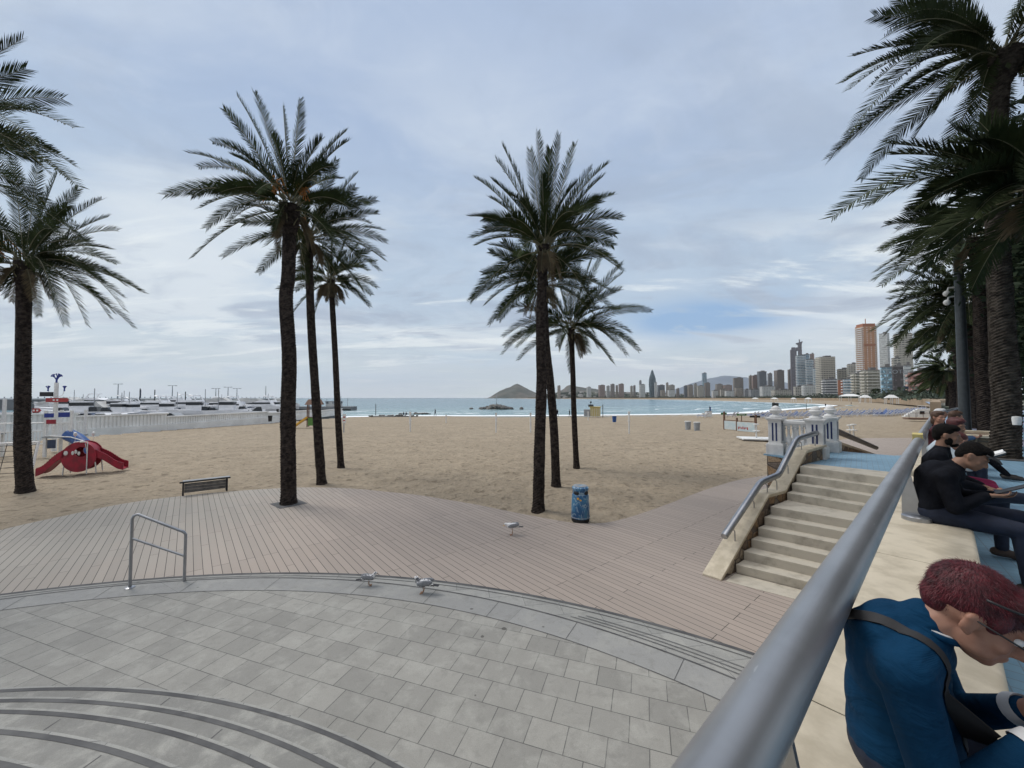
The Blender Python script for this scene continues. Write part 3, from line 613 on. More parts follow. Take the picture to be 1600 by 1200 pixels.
# --- rocks in the water
def rockpile(name, n, sx, sy, sz, s0, seed, loc, kind=None, label=None, cat=None):
    rr = random.Random(seed); mb = MB()
    for i in range(n):
        x, y = rr.gauss(0, sx), rr.gauss(0, sy); h = sz * math.exp(-(x / sx / 1.5) ** 2); s_ = s0 * rr.uniform(0.6, 1.4)
        P = [(rr.uniform(-1, 1), rr.uniform(-1, 1), rr.uniform(-1, 1)) for _ in range(9)]
        m3 = Matrix.Rotation(rr.uniform(0, 6), 3, 'Z') @ Matrix.Rotation(rr.uniform(-0.5, 0.5), 3, 'X')
        mb.ell((x, y, h * rr.uniform(0.1, 0.9)), (s_ * rr.uniform(0.7, 1.3), s_ * rr.uniform(0.7, 1.2), s_ * rr.uniform(0.5, 0.9)), m3, 6, 4)
    mb.ell((0, 0, -0.1), (sx * 2.4, sy * 2.2, s0 * 0.7), None, 18, 8)
    o = mb.build(name, 'rock', loc=loc)
    return tag(o, label, cat, kind=kind)
p = at(776, 639.5, -1.5); isl = rockpile('rock_islet', 110, 3.3, 1.4, 1.6, 0.95, 3, p, label='low dark rock islet with a thin marker pole in the sea', cat='islet')
mb = MB(); mb.tube([(0, 0, 1.4), (0, 0, 6.8)], 0.10, 8); mb.box((0, 0, 2.0), (0.7, 0.7, 0.9)); mb.build('marker_pole', 'bin_grey', isl)
p = at(655, 647.5, -1.5); rockpile('shore_rocks', 26, 2.2, 0.7, 0.3, 0.4, 4, p, kind='structure')
p = at(615, 650, -1.2); rockpile('shore_rocks', 22, 2.6, 0.5, 0.2, 0.3, 8, p, kind='structure')
# ============================================================ PALMS AND TREES
UP = Vector((0, 0, 1))
def frond(mb, base, tip, sag, rr, nl=46, leaf=0.42, lw=0.032, m=0, stem=0.022, lift=0.35):
    base, tip = Vector(base), Vector(tip); L = (tip - base).length
    ctrl = (base + tip) / 2 + UP * (sag * L); n = 12; P = []
    for i in range(n + 1):
        u = i / n; P.append(base * (1 - u) ** 2 + ctrl * 2 * u * (1 - u) + tip * u * u)
    mb.cur = 1; mb.tube(P, [stem * (1 - 0.85 * i / n) for i in range(n + 1)], 4, False)
    mb.cur = m; V = mb.v; Fc = mb.f; Mi = mb.mi
    tw = rr.uniform(-0.5, 0.5); roll = rr.choice((-1, 1)) * rr.uniform(0.25, 0.95); cr_, sr_ = math.cos(roll), math.sin(roll); h0 = (tip - base); h0.z = 0
    side0 = h0.cross(UP)
    if side0.length < 0.25 * L: side0 = Vector((math.cos(tw * 9), math.sin(tw * 9), 0))
    side0.normalize()
    nl = int(nl * 1.45)
    for i in range(nl):
        u = 0.13 + 0.865 * (i + rr.uniform(-0.3, 0.3)) / nl
        p = base * (1 - u) ** 2 + ctrl * 2 * u * (1 - u) + tip * u * u
        T = ((ctrl - base) * (1 - u) + (tip - ctrl) * u).normalized()
        S = (side0 - T * side0.dot(T)).normalized(); N = S.cross(T)
        if N.z < 0: N = -N
        S, N = S * cr_ + N * sr_, N * cr_ - S * sr_
        ll = leaf * (0.42 + 0.75 * math.sin(math.pi * min(1, (u - 0.05) * 1.02)) ** 0.8) * rr.uniform(0.85, 1.1)
        if u > 0.9: ll *= 0.95
        fw = 0.75 + 0.75 * u
        for sd_ in (-1, 1):
            dr = (T * fw + S * sd_ * rr.uniform(0.72, 0.92) + N * (lift + rr.uniform(-0.18, 0.22))).normalized()
            w = T * lw * 0.52; mid = p + dr * ll * 0.55; q = p + dr * ll - UP * ll * rr.uniform(0.0, 0.07)
            b = len(V); V.extend([tuple(p - w * 0.7), tuple(p + w * 0.7), tuple(mid + w), tuple(mid - w), tuple(q)])
            Fc.append((b, b + 1, b + 2, b + 3)); Fc.append((b + 3, b + 2, b + 4)); Mi.extend((m, m))
def trunk_mesh(mb, path, r0, r1, rr, bulge=True, pitch=0.085, seg=26, head=1.45):
    # path control points -> rings of leaf scars
    P = [Vector(p) for p in path]; CP = catmull([tuple(p) for p in P], 12) if len(P) > 2 else [tuple(P[0] + (P[1] - P[0]) * i / 20) for i in range(21)]
    CP = [Vector(p) for p in CP]; cum = [0]
    for a, b in zip(CP[:-1], CP[1:]): cum.append(cum[-1] + (b - a).length)
    L = cum[-1]; n = int(L / (pitch / 3)); vs = []; ph = [rr.uniform(0, 1) for _ in range(seg)]; j = 0
    ph1 = rr.uniform(0, 6); lump = [(rr.uniform(0, L), rr.uniform(-0.05, 0.05)) for _ in range(8)]
    for i in range(n + 1):
        s_ = L * i / n
        while j < len(cum) - 2 and cum[j + 1] < s_: j += 1
        u = (s_ - cum[j]) / max(1e-6, cum[j + 1] - cum[j]); c = CP[j].lerp(CP[j + 1], u); t = s_ / L
        r_ = r0 + (r1 - r0) * t
        if s_ < 0.45: r_ *= 1 + 0.30 * (1 - s_ / 0.45) ** 2
        if bulge and L - s_ < 0.95: r_ *= 1 + (head - 1) * math.sin(math.pi / 2 * min(1, (0.95 - (L - s_)) / 0.7))
        r_ *= 1 + sum(a * math.exp(-((s_ - b) / 0.25) ** 2) for b, a in lump)
        for k_ in range(seg):
            an = 2 * math.pi * k_ / seg
            f = ((s_ / pitch) + (k_ * 5 / seg) + ((k_ % 2) * 0.5) + ph[k_] * 0.25) % 1.0
            rad = r_ * (0.93 + 0.15 * f + 0.05 * rr.random())
            vs.append((c.x + rad * math.cos(an), c.y + rad * math.sin(an), c.z))
    fs = [(i * seg + q, i * seg + (q + 1) % seg, (i + 1) * seg + (q + 1) % seg, (i + 1) * seg + q) for i in range(n) for q in range(seg)]
    fs.append(tuple(n * seg + q for q in range(seg))); mb.add(vs, fs)
def palm(label, base, path, r0, r1, tips, nrand, rlen, seed, group, leafm='frond', dates=0, dry=6, nl=46, leaf=0.42, lw=0.032, top=None, pale_h=0.0, mean=0.35, head=1.45, wind=0.0, spread=0.55, trunkm='trunk', young=9, stem=0.022):
    """base: Vector; path: offsets from the base (x,y,z); tips: image tips [(px,py,dy,sag)]"""
    rr = random.Random(seed); t_ = thing('palm_tree', base, label, 'palm tree', group)
    mb = MB(); trunk_mesh(mb, path, r0, r1, rr, head=head); mb.build('trunk', trunkm, t_)
    c = Vector(path[-1]) + Vector((0, 0, 0.02)); cw = base + c
    mb = MB()
    for (px, py, dy, sg) in tips:
        q = dep(px, py, max(1.5, cw.y + dy)) - base
        d_ = (q - c).normalized(); b_ = c + Vector((d_.x * 0.15, d_.y * 0.15, rr.uniform(-0.25, 0.25)))
        frond(mb, b_, q, sg, rr, nl, leaf, lw, 0, stem)
    for i in range(nrand):
        az = 2.39996 * i + rr.uniform(-0.3, 0.3); f = (i + 0.5) / nrand
        el = R(74 - 100 * f ** spread + rr.uniform(-9, 9)); L = rlen * rr.uniform(0.82, 1.08) * (0.8 + 0.2 * math.cos(el))
        d_ = Vector((math.cos(az) * math.cos(el), math.sin(az) * math.cos(el), math.sin(el)))
        q = c + d_ * L + Vector((wind * L, 0, -0.26 * L * math.cos(el) ** 0.7))
        b_ = c + Vector((d_.x * 0.14, d_.y * 0.14, 0.25 - 0.5 * f)); frond(mb, b_, q, 0.16 + 0.10 * math.cos(el), rr, nl, leaf, lw, 0, stem)
    for i in range(dry):
        az = rr.uniform(0, 6.28); L = rlen * rr.uniform(0.4, 0.65); q = c + Vector((math.cos(az) * L * 0.42, math.sin(az) * L * 0.42, -L * 0.8)); b_ = c + Vector((math.cos(az) * 0.2, math.sin(az) * 0.2, -0.25))
        frond(mb, b_, q, 0.28, rr, int(nl * 0.6), leaf * 0.7, lw, 2, stem)
    # stubs of cut leaves round the head
    mb.cur = 1
    for i in range(46):
        az = rr.uniform(0, 6.28); z = rr.uniform(-0.75, 0.25); a = Vector((math.cos(az), math.sin(az), 0)); q = c + a * r1 * 1.1 + Vector((0, 0, z))
        mb.tube([q, q + a * rr.uniform(0.05, 0.16) + Vector((0, 0, rr.uniform(0.12, 0.32)))], [0.03, 0.012], 4, False)
    mb.build('crown', [leafm, 'frond_stem', 'frond_dry'], t_)
    for i in range(dates):
        az = R(-90 + (i - (dates - 1) / 2) * 55 + rr.uniform(-10, 10)); m2 = MB(); d_ = Vector((math.cos(az), math.sin(az), 0)); e_ = c + d_ * 0.75 + Vector((0, 0, 0.35))
        m2.tube([c + Vector((0, 0, 0.2)), c + d_ * 0.45 + Vector((0, 0, 0.65)), e_], 0.02, 5)
        for _ in range(34):
            g = e_ + Vector((rr.gauss(0, 0.10), rr.gauss(0, 0.10), rr.gauss(-0.12, 0.12))); m2.tube([e_, g], 0.006, 3, False); m2.ell(g, (0.022, 0.022, 0.03), None, 5, 4)
        m2.build('date_cluster', 'dates', t_)
    return t_
GB = 'palms growing out of the beach sand'; GP = 'palms lining the promenade'
def trunkpath(base, pts):
    """pts: image points up the trunk -> offsets in the plane at the base distance (z measured from there)"""
    return [(0, 0, -0.15)] + [tuple(dep(px, py, base.y + dy) - base) for px, py, dy in pts]
b = at(451, 787)
palm('thick-trunked date palm through a square cutout in the boardwalk, tallest of the left three', b, trunkpath(b, [(450, 650, 0), (452, 560, 0), (447, 470, 0), (451, 425, 0), (453, 322, 0)]), 0.215, 0.185,
     [(349, 170, -.8, .16), (370, 149, .5, .12), (397, 143, 0, .08), (442, 165, .6, .03), (469, 154, -.3, .05), (541, 205, .4, .14), (545, 220, -.8, .2), (294, 239, 0, .2), (299, 306, -.4, .3), (322, 357, .2, .3), (358, 347, 1.2, .26), (550, 327, -.6, .35), (430, 360, -1.2, .3), (331, 222, .9, .2), (520, 260, -1.5, .25), (345, 300, -1.5, .3), (400, 300, -2.2, .3), (500, 290, -2.2, .3), (310, 262, 1.0, .22)],
     20, 2.9, 11, GB, dates=3, nl=64, leaf=0.40, head=1.5, spread=0.8)
b = at(503, 753)
palm('slim date palm in the sand, middle of the left three trunks', b, trunkpath(b, [(497, 680, 0), (492, 600, 0), (486, 500, 0), (482, 372, 0)]), 0.165, 0.135,
     [(604, 378, 0, .2), (598, 400, -.7, .25), (590, 333, .4, .16), (587, 312, -.4, .15), (559, 270, .3, .12), (526, 249, -.3, .1), (555, 292, -1, .2), (445, 399, -.6, .25), (460, 300, .5, .1), (424, 345, .5, .2), (580, 350, -1.4, .25), (560, 390, -1.6, .3), (600, 360, 1, .2)],
     20, 2.9, 12, GB, dates=1, nl=56, leaf=0.42, lw=0.034, dry=9)
b = at(533, 728)
palm('small-crowned date palm with drooping dry leaves, right of the left three trunks', b, trunkpath(b, [(528, 650, 0), (524, 560, 0), (517, 437, 0)]), 0.145, 0.12,
     [(587, 409, 0, .2), (577, 391, .5, .15), (541, 375, -.3, .08), (575, 423, -.5, .3), (543, 446, .2, .45), (460, 436, 0, .25), (502, 384, .4, .05), (517, 370, 0, .02), (560, 382, .8, .12), (470, 405, .5, .2)],
     18, 2.3, 13, GB, nl=46, leaf=0.42, lw=0.036, dry=16)
b = at(841, 793)
palm('tall date palm in the sand by the deck edge, left of the blue bin', b, trunkpath(b, [(843, 700, 0), (846, 600, 0), (845, 500, 0), (850, 384, 0)]), 0.17, 0.135,
     [(742, 278, .3, .17), (785, 227, -.4, .12), (840, 205, .2, .04), (874, 210, -.5, .04), (899, 224, .4, .06), (951, 255, 0, .16), (942, 276, -.8, .18), (959, 304, .5, .2), (971, 341, -.3, .24), (962, 367, .4, .26), (734, 338, 0, .22), (738, 372, -.6, .26), (765, 309, .8, .17), (908, 369, -1.8, .3), (828, 233, .9, .05), (770, 282, -1.2, .16), (925, 262, 1.2, .1), (775, 250, .9, .12), (860, 232, -1.3, .05), (930, 330, -1.8, .25), (790, 340, -2, .25)],
     20, 2.7, 14, GB, nl=60, leaf=0.40, head=1.35, spread=0.75, dry=5)
b = at(869, 757)
palm('leaning date palm whose trunk crosses behind the tall one beside the blue bin', b, trunkpath(b, [(866, 680, 0), (860, 600, 0), (853, 530, 0), (849, 440, 0)]), 0.165, 0.13,
     [(765, 393, 0, .18), (754, 427, .3, .22), (754, 443, -.4, .26), (762, 454, .5, .28), (776, 498, -.5, .32), (927, 375, .5, .15), (917, 400, -.4, .2), (786, 378, -.6, .14), (815, 372, .8, .1), (880, 375, 0, .1), (905, 390, -1.2, .2), (800, 400, -1.8, .25)],
     20, 2.8, 15, GB, nl=54, leaf=0.42, lw=0.034, dry=5)
b = at(901, 728)
palm('slender date palm with wide drooping crown, right of the central group of three', b, trunkpath(b, [(897, 650, 0), (895, 580, 0), (892, 512, 0)]), 0.135, 0.115,
     [(785, 554, 0, .34), (786, 526, .5, .3), (808, 543, -.8, .36), (1018, 486, 0, .2), (999, 549, -.3, .34), (979, 555, .6, .36), (973, 427, .3, .13), (973, 412, -.4, .12), (942, 397, .5, .08), (1004, 480, -1, .22), (933, 543, -1.5, .4), (871, 541, -1.8, .35), (905, 387, 0, .03), (970, 452, -1, .18), (880, 395, .7, .04), (840, 420, .4, .12), (815, 450, 0, .18), (800, 480, -.6, .24), (860, 400, -.5, .06), (925, 405, -1, .08), (985, 520, -1.5, .3)],
     20, 3.1, 16, GB, nl=52, leaf=0.46, lw=0.038, dry=7)
b = at(40, 766)
palm('thick date palm with a windswept crown beside the red climbing frame', b, trunkpath(b, [(35, 690, 0), (36, 600, 0), (37, 500, 0), (38, 410, 0)]), 0.215, 0.18,
     [(184, 360, 0, .2), (169, 339, .5, .16), (160, 311, -.5, .12), (197, 447, 0, .3), (195, 486, -.6, .34), (173, 499, .4, .38), (136, 510, -.4, .42), (102, 508, .3, .5), (13, 464, 0, .5), (123, 295, .6, .1), (150, 400, -1.5, .3), (160, 440, 1, .3), (90, 270, .5, .06), (60, 250, 0, .03), (20, 245, -.5, .03), (-40, 300, 0, .1), (-60, 380, 0, .2), (120, 350, -1.8, .25), (140, 375, 1.2, .2), (85, 480, -2, .4)],
     26, 3.3, 17, GB, nl=60, leaf=0.44, wind=0.08, dates=1, dry=7)
b = Vector((-15.6, 8.6, 0))
palm('tall date palm at the left edge, only its drooping crown in view', b, [(0, 0, -0.1), (0.3, 0, 4), (0.6, 0.2, 7), (0.9, 0.3, 9.2)], 0.2, 0.17,
     [(37, 60, 0, .1), (41, 107, .4, .14), (100, 155, 0, .2), (117, 200, -.4, .26), (119, 261, 0, .34), (110, 283, .5, .38), (126, 296, -.8, .34), (80, 274, -1, .36), (19, 166, -1, .2), (74, 174, .6, .2), (60, 225, -1.4, .3), (20, 240, -1.2, .35), (30, 280, -.8, .4)],
     22, 3.4, 18, GB, nl=64, leaf=0.46, wind=0.06)
# promenade palms
b = W(17.1, 1.05, 1.7); pI = b
palm('tall palm with the thickest trunk on the promenade, its crown cut by the top edge', b, trunkpath(b, [(1573, 640, 0), (1568, 560, 0), (1560, 400, 0), (1556, 230, 0), (1568, 85, 0)]), 0.27, 0.18,
     [(1365, 25, -.5, .14), (1316, 130, 0, .24), (1334, 88, .6, .2), (1326, 141, -.6, .26), (1326, 210, 0, .34), (1460, 177, .4, .45), (1524, 201, 0, .6), (1358, 138, -1.2, .3), (1400, 0, .5, .08), (1450, -40, 0, .05), (1420, 100, -1.5, .3), (1380, 60, -2, .25), (1400, 150, 1.2, .3)],
     26, 4.0, 21, GP, leafm='frond_dark', nl=70, leaf=0.5, lw=0.036, head=2.1, pale_h=0, trunkm='trunk_pale')
b = W(13.6, 1.55, 1.7)
palm('low dark palm at the right edge with long leaves reaching over the beach side', b, [(0, 0, -0.1), (0, 0, 3), (0, 0, 6.1)], 0.24, 0.2,
     [(1391, 225, 0, .14), (1391, 242, .5, .16), (1298, 342, 0, .30), (1442, 267, -.5, .12), (1490, 200, 0, .08), (1430, 325, .5, .25), (1470, 330, 0, .3), (1500, 240, .8, .1), (1350, 322, .7, .26), (1480, 290, -.6, .2), (1530, 190, .5, .06), (1520, 340, -.5, .3)],
     26, 2.3, 22, GP, leafm='frond_dark', nl=64, leaf=0.52, lw=0.04)
b = W(24.2, 1.1, 1.7)
palm('promenade palm directly behind the thick-trunked one, left of its trunk', b, trunkpath(b, [(1535, 560, 0), (1532, 460, 0), (1527, 372, 0)]), 0.24, 0.19,
     [(1416, 330, 0, .16), (1416, 349, .6, .2), (1380, 394, 0, .3), (1401, 420, -.5, .38), (1454, 390, .6, .35), (1440, 325, 1.2, .15), (1400, 360, -1, .25)],
     32, 3.3, 23, GP, leafm='frond_dark', nl=50, leaf=0.5, lw=0.045)
b = W(32.5, 1.1, 1.7)
palm('promenade palm with a broad arching crown behind the lamp post', b, trunkpath(b, [(1519, 600, 0), (1517, 540, 0), (1512, 475, 0)]), 0.24, 0.19,
     [(1400, 444, 0, .2), (1389, 468, .5, .24), (1385, 486, 0, .28), (1374, 507, -.6, .34), (1382, 525, .6, .38), (1397, 543, 0, .42), (1415, 423, .8, .16), (1427, 414, -.6, .12), (1442, 402, .4, .1), (1420, 500, -2, .35), (1430, 460, -2, .3), (1410, 520, 1.5, .4)],
     34, 4.0, 24, GP, leafm='frond_dark', nl=50, leaf=0.55, lw=0.055, dry=8)
b = W(43, 0.9, 1.7)
palm('fourth palm back along the promenade, crown level with the far pale tower', b, [(0, 0, -.1), (0, 0, 3), (-0.4, 0, 6.2)], 0.32, 0.25,
     [(1424, 540, 0, .3), (1431, 570, .5, .4), (1440, 520, 0, .2), (1450, 560, -1, .4)], 30, 2.9, 25, GP, leafm='frond_dark', nl=40, leaf=0.5, lw=0.07)
b = W(55, 0.6, 1.7)
palm('low palm hanging in front of the pink building', b, [(0, 0, -.1), (0, 0, 2.5), (-0.4, 0, 4.2)], 0.3, 0.25,
     [(1448, 595, 0, .35), (1442, 580, 0, .3), (1455, 612, 0, .4)], 28, 2.7, 26, GP, leafm='frond_dark', nl=34, leaf=0.55, lw=0.09)
b = W(70, 0.4, 1.7)
palm('farthest palm of the promenade row', b, [(0, 0, -.1), (0, 0, 2.5), (-0.3, 0, 3.6)], 0.3, 0.25, [], 30, 2.8, 27, GP, leafm='frond_dark', nl=28, leaf=0.55, lw=0.11)
# far small palms on the seafront
for i, (px, Yd) in enumerate([(1316, 560), (1308, 600), (1369, 330), (1286, 640)]):
    b = dep(px, 621, Yd); b.z = 2.3
    palm(['small far palm in front of the orange low block', 'small far palm left of the orange low block', 'small far palm at the foot of the long beige apartment block', 'small far palm before the white curved-balcony block'][i], b, [(0, 0, 0), (0, 0, 3), (0, 0, 7)], 0.4, 0.35, [], 26, 3.5, 40 + i, 'small palms on the far seafront', nl=9, leaf=1.0, lw=0.4, dry=0)
# broadleaf trees behind the promenade
def leaf_tree(label, base, h, cr, seed, nclump=70, per=70, ls=0.16, group=None, leafm='foliage', tr=0.25, flat=0.75, cbase=0.45, name='broadleaf_tree'):
    rr = random.Random(seed); t_ = thing(name, base, label, 'tree', group)
    mb = MB(); top = Vector((rr.uniform(-.4, .4), rr.uniform(-.4, .4), h * 0.6)); mb.tube([(0, 0, -0.1), top * 0.5, top], [tr, tr * 0.8, tr * 0.5], 9)
    cc_ = Vector((0, 0, h * (cbase + 1) / 2)); rz_ = h * (1 - cbase) / 2; cl = []
    for i in range(nclump):
        while True:
            p = Vector((rr.uniform(-1, 1), rr.uniform(-1, 1), rr.uniform(-1, 1)))
            if 0.35 < p.length < 1: break
        p = p.normalized() * (p.length ** 0.5) * rr.uniform(0.75, 1.08); cl.append(cc_ + Vector((p.x * cr, p.y * cr, p.z * rz_)))
    for p in cl[::6]: mb.tube([top * 0.8, (top + p) / 2 + Vector((0, 0, -0.2)), p], [tr * 0.4, tr * 0.2, 0.03], 5)
    mb.build('trunk', 'trunk', t_)
    mb = MB(); V, Fc, Mi = mb.v, mb.f, mb.mi
    for p in cl:
        cs = cr * rr.uniform(0.16, 0.30)
        for _ in range(per):
            q = p + Vector((rr.gauss(0, cs * .6), rr.gauss(0, cs * .6), rr.gauss(0, cs * flat * .6)))
            a = Vector((rr.uniform(-1, 1), rr.uniform(-1, 1), rr.uniform(-.6, .6))).normalized() * ls * rr.uniform(.6, 1.3); b_ = a.cross(Vector((rr.uniform(-1, 1), rr.uniform(-1, 1), rr.uniform(-1, 1)))).normalized() * ls * 0.45
            n0 = len(V); V.extend([tuple(q - a), tuple(q + b_), tuple(q + a), tuple(q - b_)]); Fc.append((n0, n0 + 1, n0 + 2, n0 + 3)); Mi.append(0)
    mb.build('crown', leafm, t_); return t_
GT = 'dark trees behind the promenade palms'
leaf_tree('dark broadleaf tree high at the right edge beside the tallest palm', W(17.5, 5.6, 1.7), 12.5, 4.0, 51, 170, 100, 0.13, GT, cbase=0.3)
leaf_tree('dark tree behind the low palm at the right edge', W(23, 5.8, 1.7), 12.0, 5.0, 52, 190, 100, 0.16, GT, cbase=0.25)
leaf_tree('dark tree filling the gap right of the lamp post', W(34, 5.6, 1.7), 11.5, 5.2, 53, 190, 90, 0.2, GT, cbase=0.15)
leaf_tree('dark tree far down the promenade on the land side', W(48, 7.5, 1.7), 11, 5.5, 54, 120, 70, 0.24, GT, cbase=0.15)
leaf_tree('dark tree farthest down the promenade on the land side', W(68, 8.5, 1.7), 12, 6.5, 55, 120, 60, 0.32, GT, cbase=0.1)
# added unseen trees, put in to shade the walk and block sky behind
leaf_tree('added unseen tree just outside the right edge, put in to shade the bench', W(6.0, 6.2, 1.7), 9.5, 3.9, 56, 130, 110, 0.20, GT, cbase=0.35)
leaf_tree('added unseen tree behind the camera, put in to shade the near bench end', W(-4.5, 4.2, 1.7), 9.0, 4.2, 57, 120, 90, 0.24, GT, cbase=0.35)
# ============================================================ LEDGE, RAIL, STAIRS, BALUSTRADE
led = thing('concrete_bench_wall', W(0, 0, 1.7), 'long cream concrete seat ledge beside the blue paving, under the big steel rail', 'bench', rz=PROM)
for i, a in enumerate([-4.5, -2.38, -0.26, 1.86, 3.98, 6.1]):
    L = 2.12 - 0.008; mb = MB()
    prof = [(-0.50, 0.0), (0.105, 0.0), (0.10, 0.30), (0.125, 0.40)] + [(0.145 - 0.035 + 0.035 * math.cos(R(u)), 0.465 + 0.035 * math.sin(R(u))) for u in (0, 22, 45, 68, 90)] + [(-0.485, 0.5), (-0.5, 0.485)]
    y0 = a + 0.004; y1 = y0 + L; n = len(prof)
    vs = [(p[0], y0, p[1]) for p in prof] + [(p[0], y1, p[1]) for p in prof]
    mb.add(vs, [tuple(range(n)), tuple(range(n, 2 * n))[::-1]] + [(q, n + q, n + (q + 1) % n, (q + 1) % n) for q in range(n)])
    mb.build('slab', 'cream_concrete', led, smooth=True, fix=True)
led2 = thing('concrete_bench_wall', W(0, 0, 1.7), 'farther cream ledge beyond the gap, where the hooded people sit', 'bench', rz=PROM)
for i, a in enumerate([8.9, 11.02, 13.14, 15.26, 17.38, 19.5]):
    mb = MB(); mb.box((-0.18, a + 1.05, 0.25), (0.62, 2.1, 0.5)); mb.build('slab', 'cream_concrete', led2, bevel=0.03)
rail = thing('handrail', W(0, 0, 1.7), 'huge grey steel tube rail running from the bottom edge towards the beach', 'handrail', rz=PROM)
mb = MB(); RL, RZ, RR = -0.27, 1.0, 0.0605
mb.tube([(RL, -2.0, RZ), (RL, 2, RZ), (RL, 5, RZ), (RL, 8.36, RZ), (RL, 8.44, RZ), (RL, 8.46, RZ)], [RR, RR, RR, RR, RR * 0.9, RR * 0.55], 48)
mb.build('tube', 'rail_steel', rail, smooth=True)
mb = MB(); mb.tube([(RL, 4.60, RZ), (RL, 4.615, RZ)], RR * 1.006, 48, False); mb.build('weld_seam', 'steel', rail, smooth=True)
for a in (1.0, 5.3):
    mb = MB(); mb.add([(-0.30, a - 0.008, 0.5), (-0.15, a - 0.008, 0.5), (-0.235, a - 0.008, 0.95), (-0.29, a - 0.008, 0.95), (-0.30, a + 0.008, 0.5), (-0.15, a + 0.008, 0.5), (-0.235, a + 0.008, 0.95), (-0.29, a + 0.008, 0.95)],
           [(0, 1, 2, 3), (7, 6, 5, 4), (0, 4, 5, 1), (1, 5, 6, 2), (2, 6, 7, 3), (3, 7, 4, 0)])
    mb.build('support_plate', 'steel', rail)
    mb = MB(); mb.lathe([(0.105, 0.5), (0.105, 0.535), (0.09, 0.548), (0.03, 0.552)], 28, (-0.20, a, 0)); mb.build('base_disc', 'steel', rail, smooth=True)
mb = MB(); mb.box((RL - 0.01, 8.50, RZ + 0.03), (0.11, 0.10, 0.16), rx=0.2); tag(mb.build('tape_wrap', 'hut_yellow', loc=W(0, 0, 1.7), rz=PROM), 'yellow wrap tied at the far end of the big steel rail', 'wrap')
rail2 = thing('handrail', W(0, 0, 1.7), 'second steel rail continuing behind the seated people', 'handrail', rz=PROM)
mb = MB(); mb.tube([(RL, 8.75, RZ), (RL, 12, RZ), (RL, 18, RZ), (RL + 0.2, 26, RZ), (RL + 1.0, 40, RZ)], RR, 20); mb.build('tube', 'rail_steel', rail2, smooth=True)
for a in (11.0, 15.3, 19.6): mb = MB(); mb.box((RL, a, 0.72), (0.09, 0.02, 0.45)); mb.build('support_plate', 'steel', rail2)
# ---- staircase
st = thing('staircase', (0, 0, 0), 'pale stone staircase with a rubble side wall climbing to the blue platform', 'staircase')
Ls = [(8.21, -2.74), (8.55, -2.71), (8.87, -2.67), (9.17, -2.63), (9.45, -2.59), (9.74, -2.55), (10.62, -2.45), (10.92, -2.42), (11.2, -2.39), (11.42, -2.36), (11.62, -2.33)]
Rs = [(8.55, -0.48), (8.80, -0.48), (9.06, -0.48), (9.32, -0.48), (9.58, -0.48), (9.84, -0.48), (10.42, -0.48), (10.66, -0.48), (10.88, -0.48), (11.08, -0.48), (11.26, -0.48)]
for k_ in range(10):
    z1 = 0.17 * (k_ + 1); l0, r0 = Ls[k_], Rs[k_]; l1, r1 = ((12.0, -2.3), (12.0, -.48)) if k_ == 9 else (Ls[k_ + 1], Rs[k_ + 1])
    l1 = (l1[0] + 0.04, l1[1]); r1 = (r1[0] + 0.04, r1[1]); zt = z1 if k_ < 9 else 1.706
    mb = MB(); mb.prism([tuple(W(p[0], p[1], 0)[:2]) for p in (l0, l1, r1, r0)], z1 - 0.17 - (0.02 if k_ else 0.0), zt)
    mb.build('step', 'step_stone', st, bevel=0.012, fix=True)
mb = MB(); mb.prism([tuple(W(p[0], p[1], 0)[:2]) for p in ((8.21 - .5, -2.75), (8.21 - .02, -2.74), (8.53, -0.48), (8.1, -0.48))], -0.02, 0.006); mb.build('threshold', 'step_stone', st)
def latc(a, w=0.0): return -2.97 + w + (a - 7.7) * (.52 / 4.5)
prof = [(7.66, 0.03), (9.72, 1.27), (10.62, 1.24), (11.95, 2.04), (13.35, 2.08)]
def wallmesh(mb, prof, w0, w1, zb, thick=None):
    vs = []
    for a, z in prof:
        for w in (w0, w1):
            p = W(a, latc(a, w), 0); vs += [(p.x, p.y, z), (p.x, p.y, (z - thick) if thick else zb)]
    n = len(prof); fs = []
    for i in range(n - 1):
        b = i * 4; c = b + 4; fs += [(b, b + 2, c + 2, c), (b + 1, c + 1, c + 3, b + 3), (b, c, c + 1, b + 1), (b + 2, b + 3, c + 3, c + 2)]
    fs += [(0, 1, 3, 2), (4 * n - 4, 4 * n - 2, 4 * n - 1, 4 * n - 3)]; mb.add(vs, fs)
mb = MB(); wallmesh(mb, prof, -0.17, 0.17, 0, 0.07); mb.build('coping', 'cream_concrete', st, bevel=0.01, fix=True)
mb = MB(); wallmesh(mb, [(7.80, 0.04), (9.72, 1.20), (10.62, 1.17), (11.95, 1.97), (13.35, 2.01)], -0.13, 0.14, -0.1); mb.build('side_wall', 'rubble', st, fix=True)
hr = thing('handrail', (0, 0, 0), 'bent steel handrail following the staircase coping up to the balustrade', 'handrail')
pr = [(8.15, 0.66), (9.72, 1.47), (9.85, 1.50), (10.66, 1.55), (10.78, 1.60), (11.72, 2.25), (11.9, 2.32), (13.25, 2.40)]
mb = MB(); P = [W(a, latc(a), z) for a, z in pr]; mb.tube(P, 0.066, 20); mb.build('tube', 'steel', hr, smooth=True)
mb = MB(); mb.tube([P[0] - (P[1] - P[0]).normalized() * 0.006, P[0] - (P[1] - P[0]).normalized() * 0.001], 0.061, 16); mb.build('end_cap', 'steel', hr)
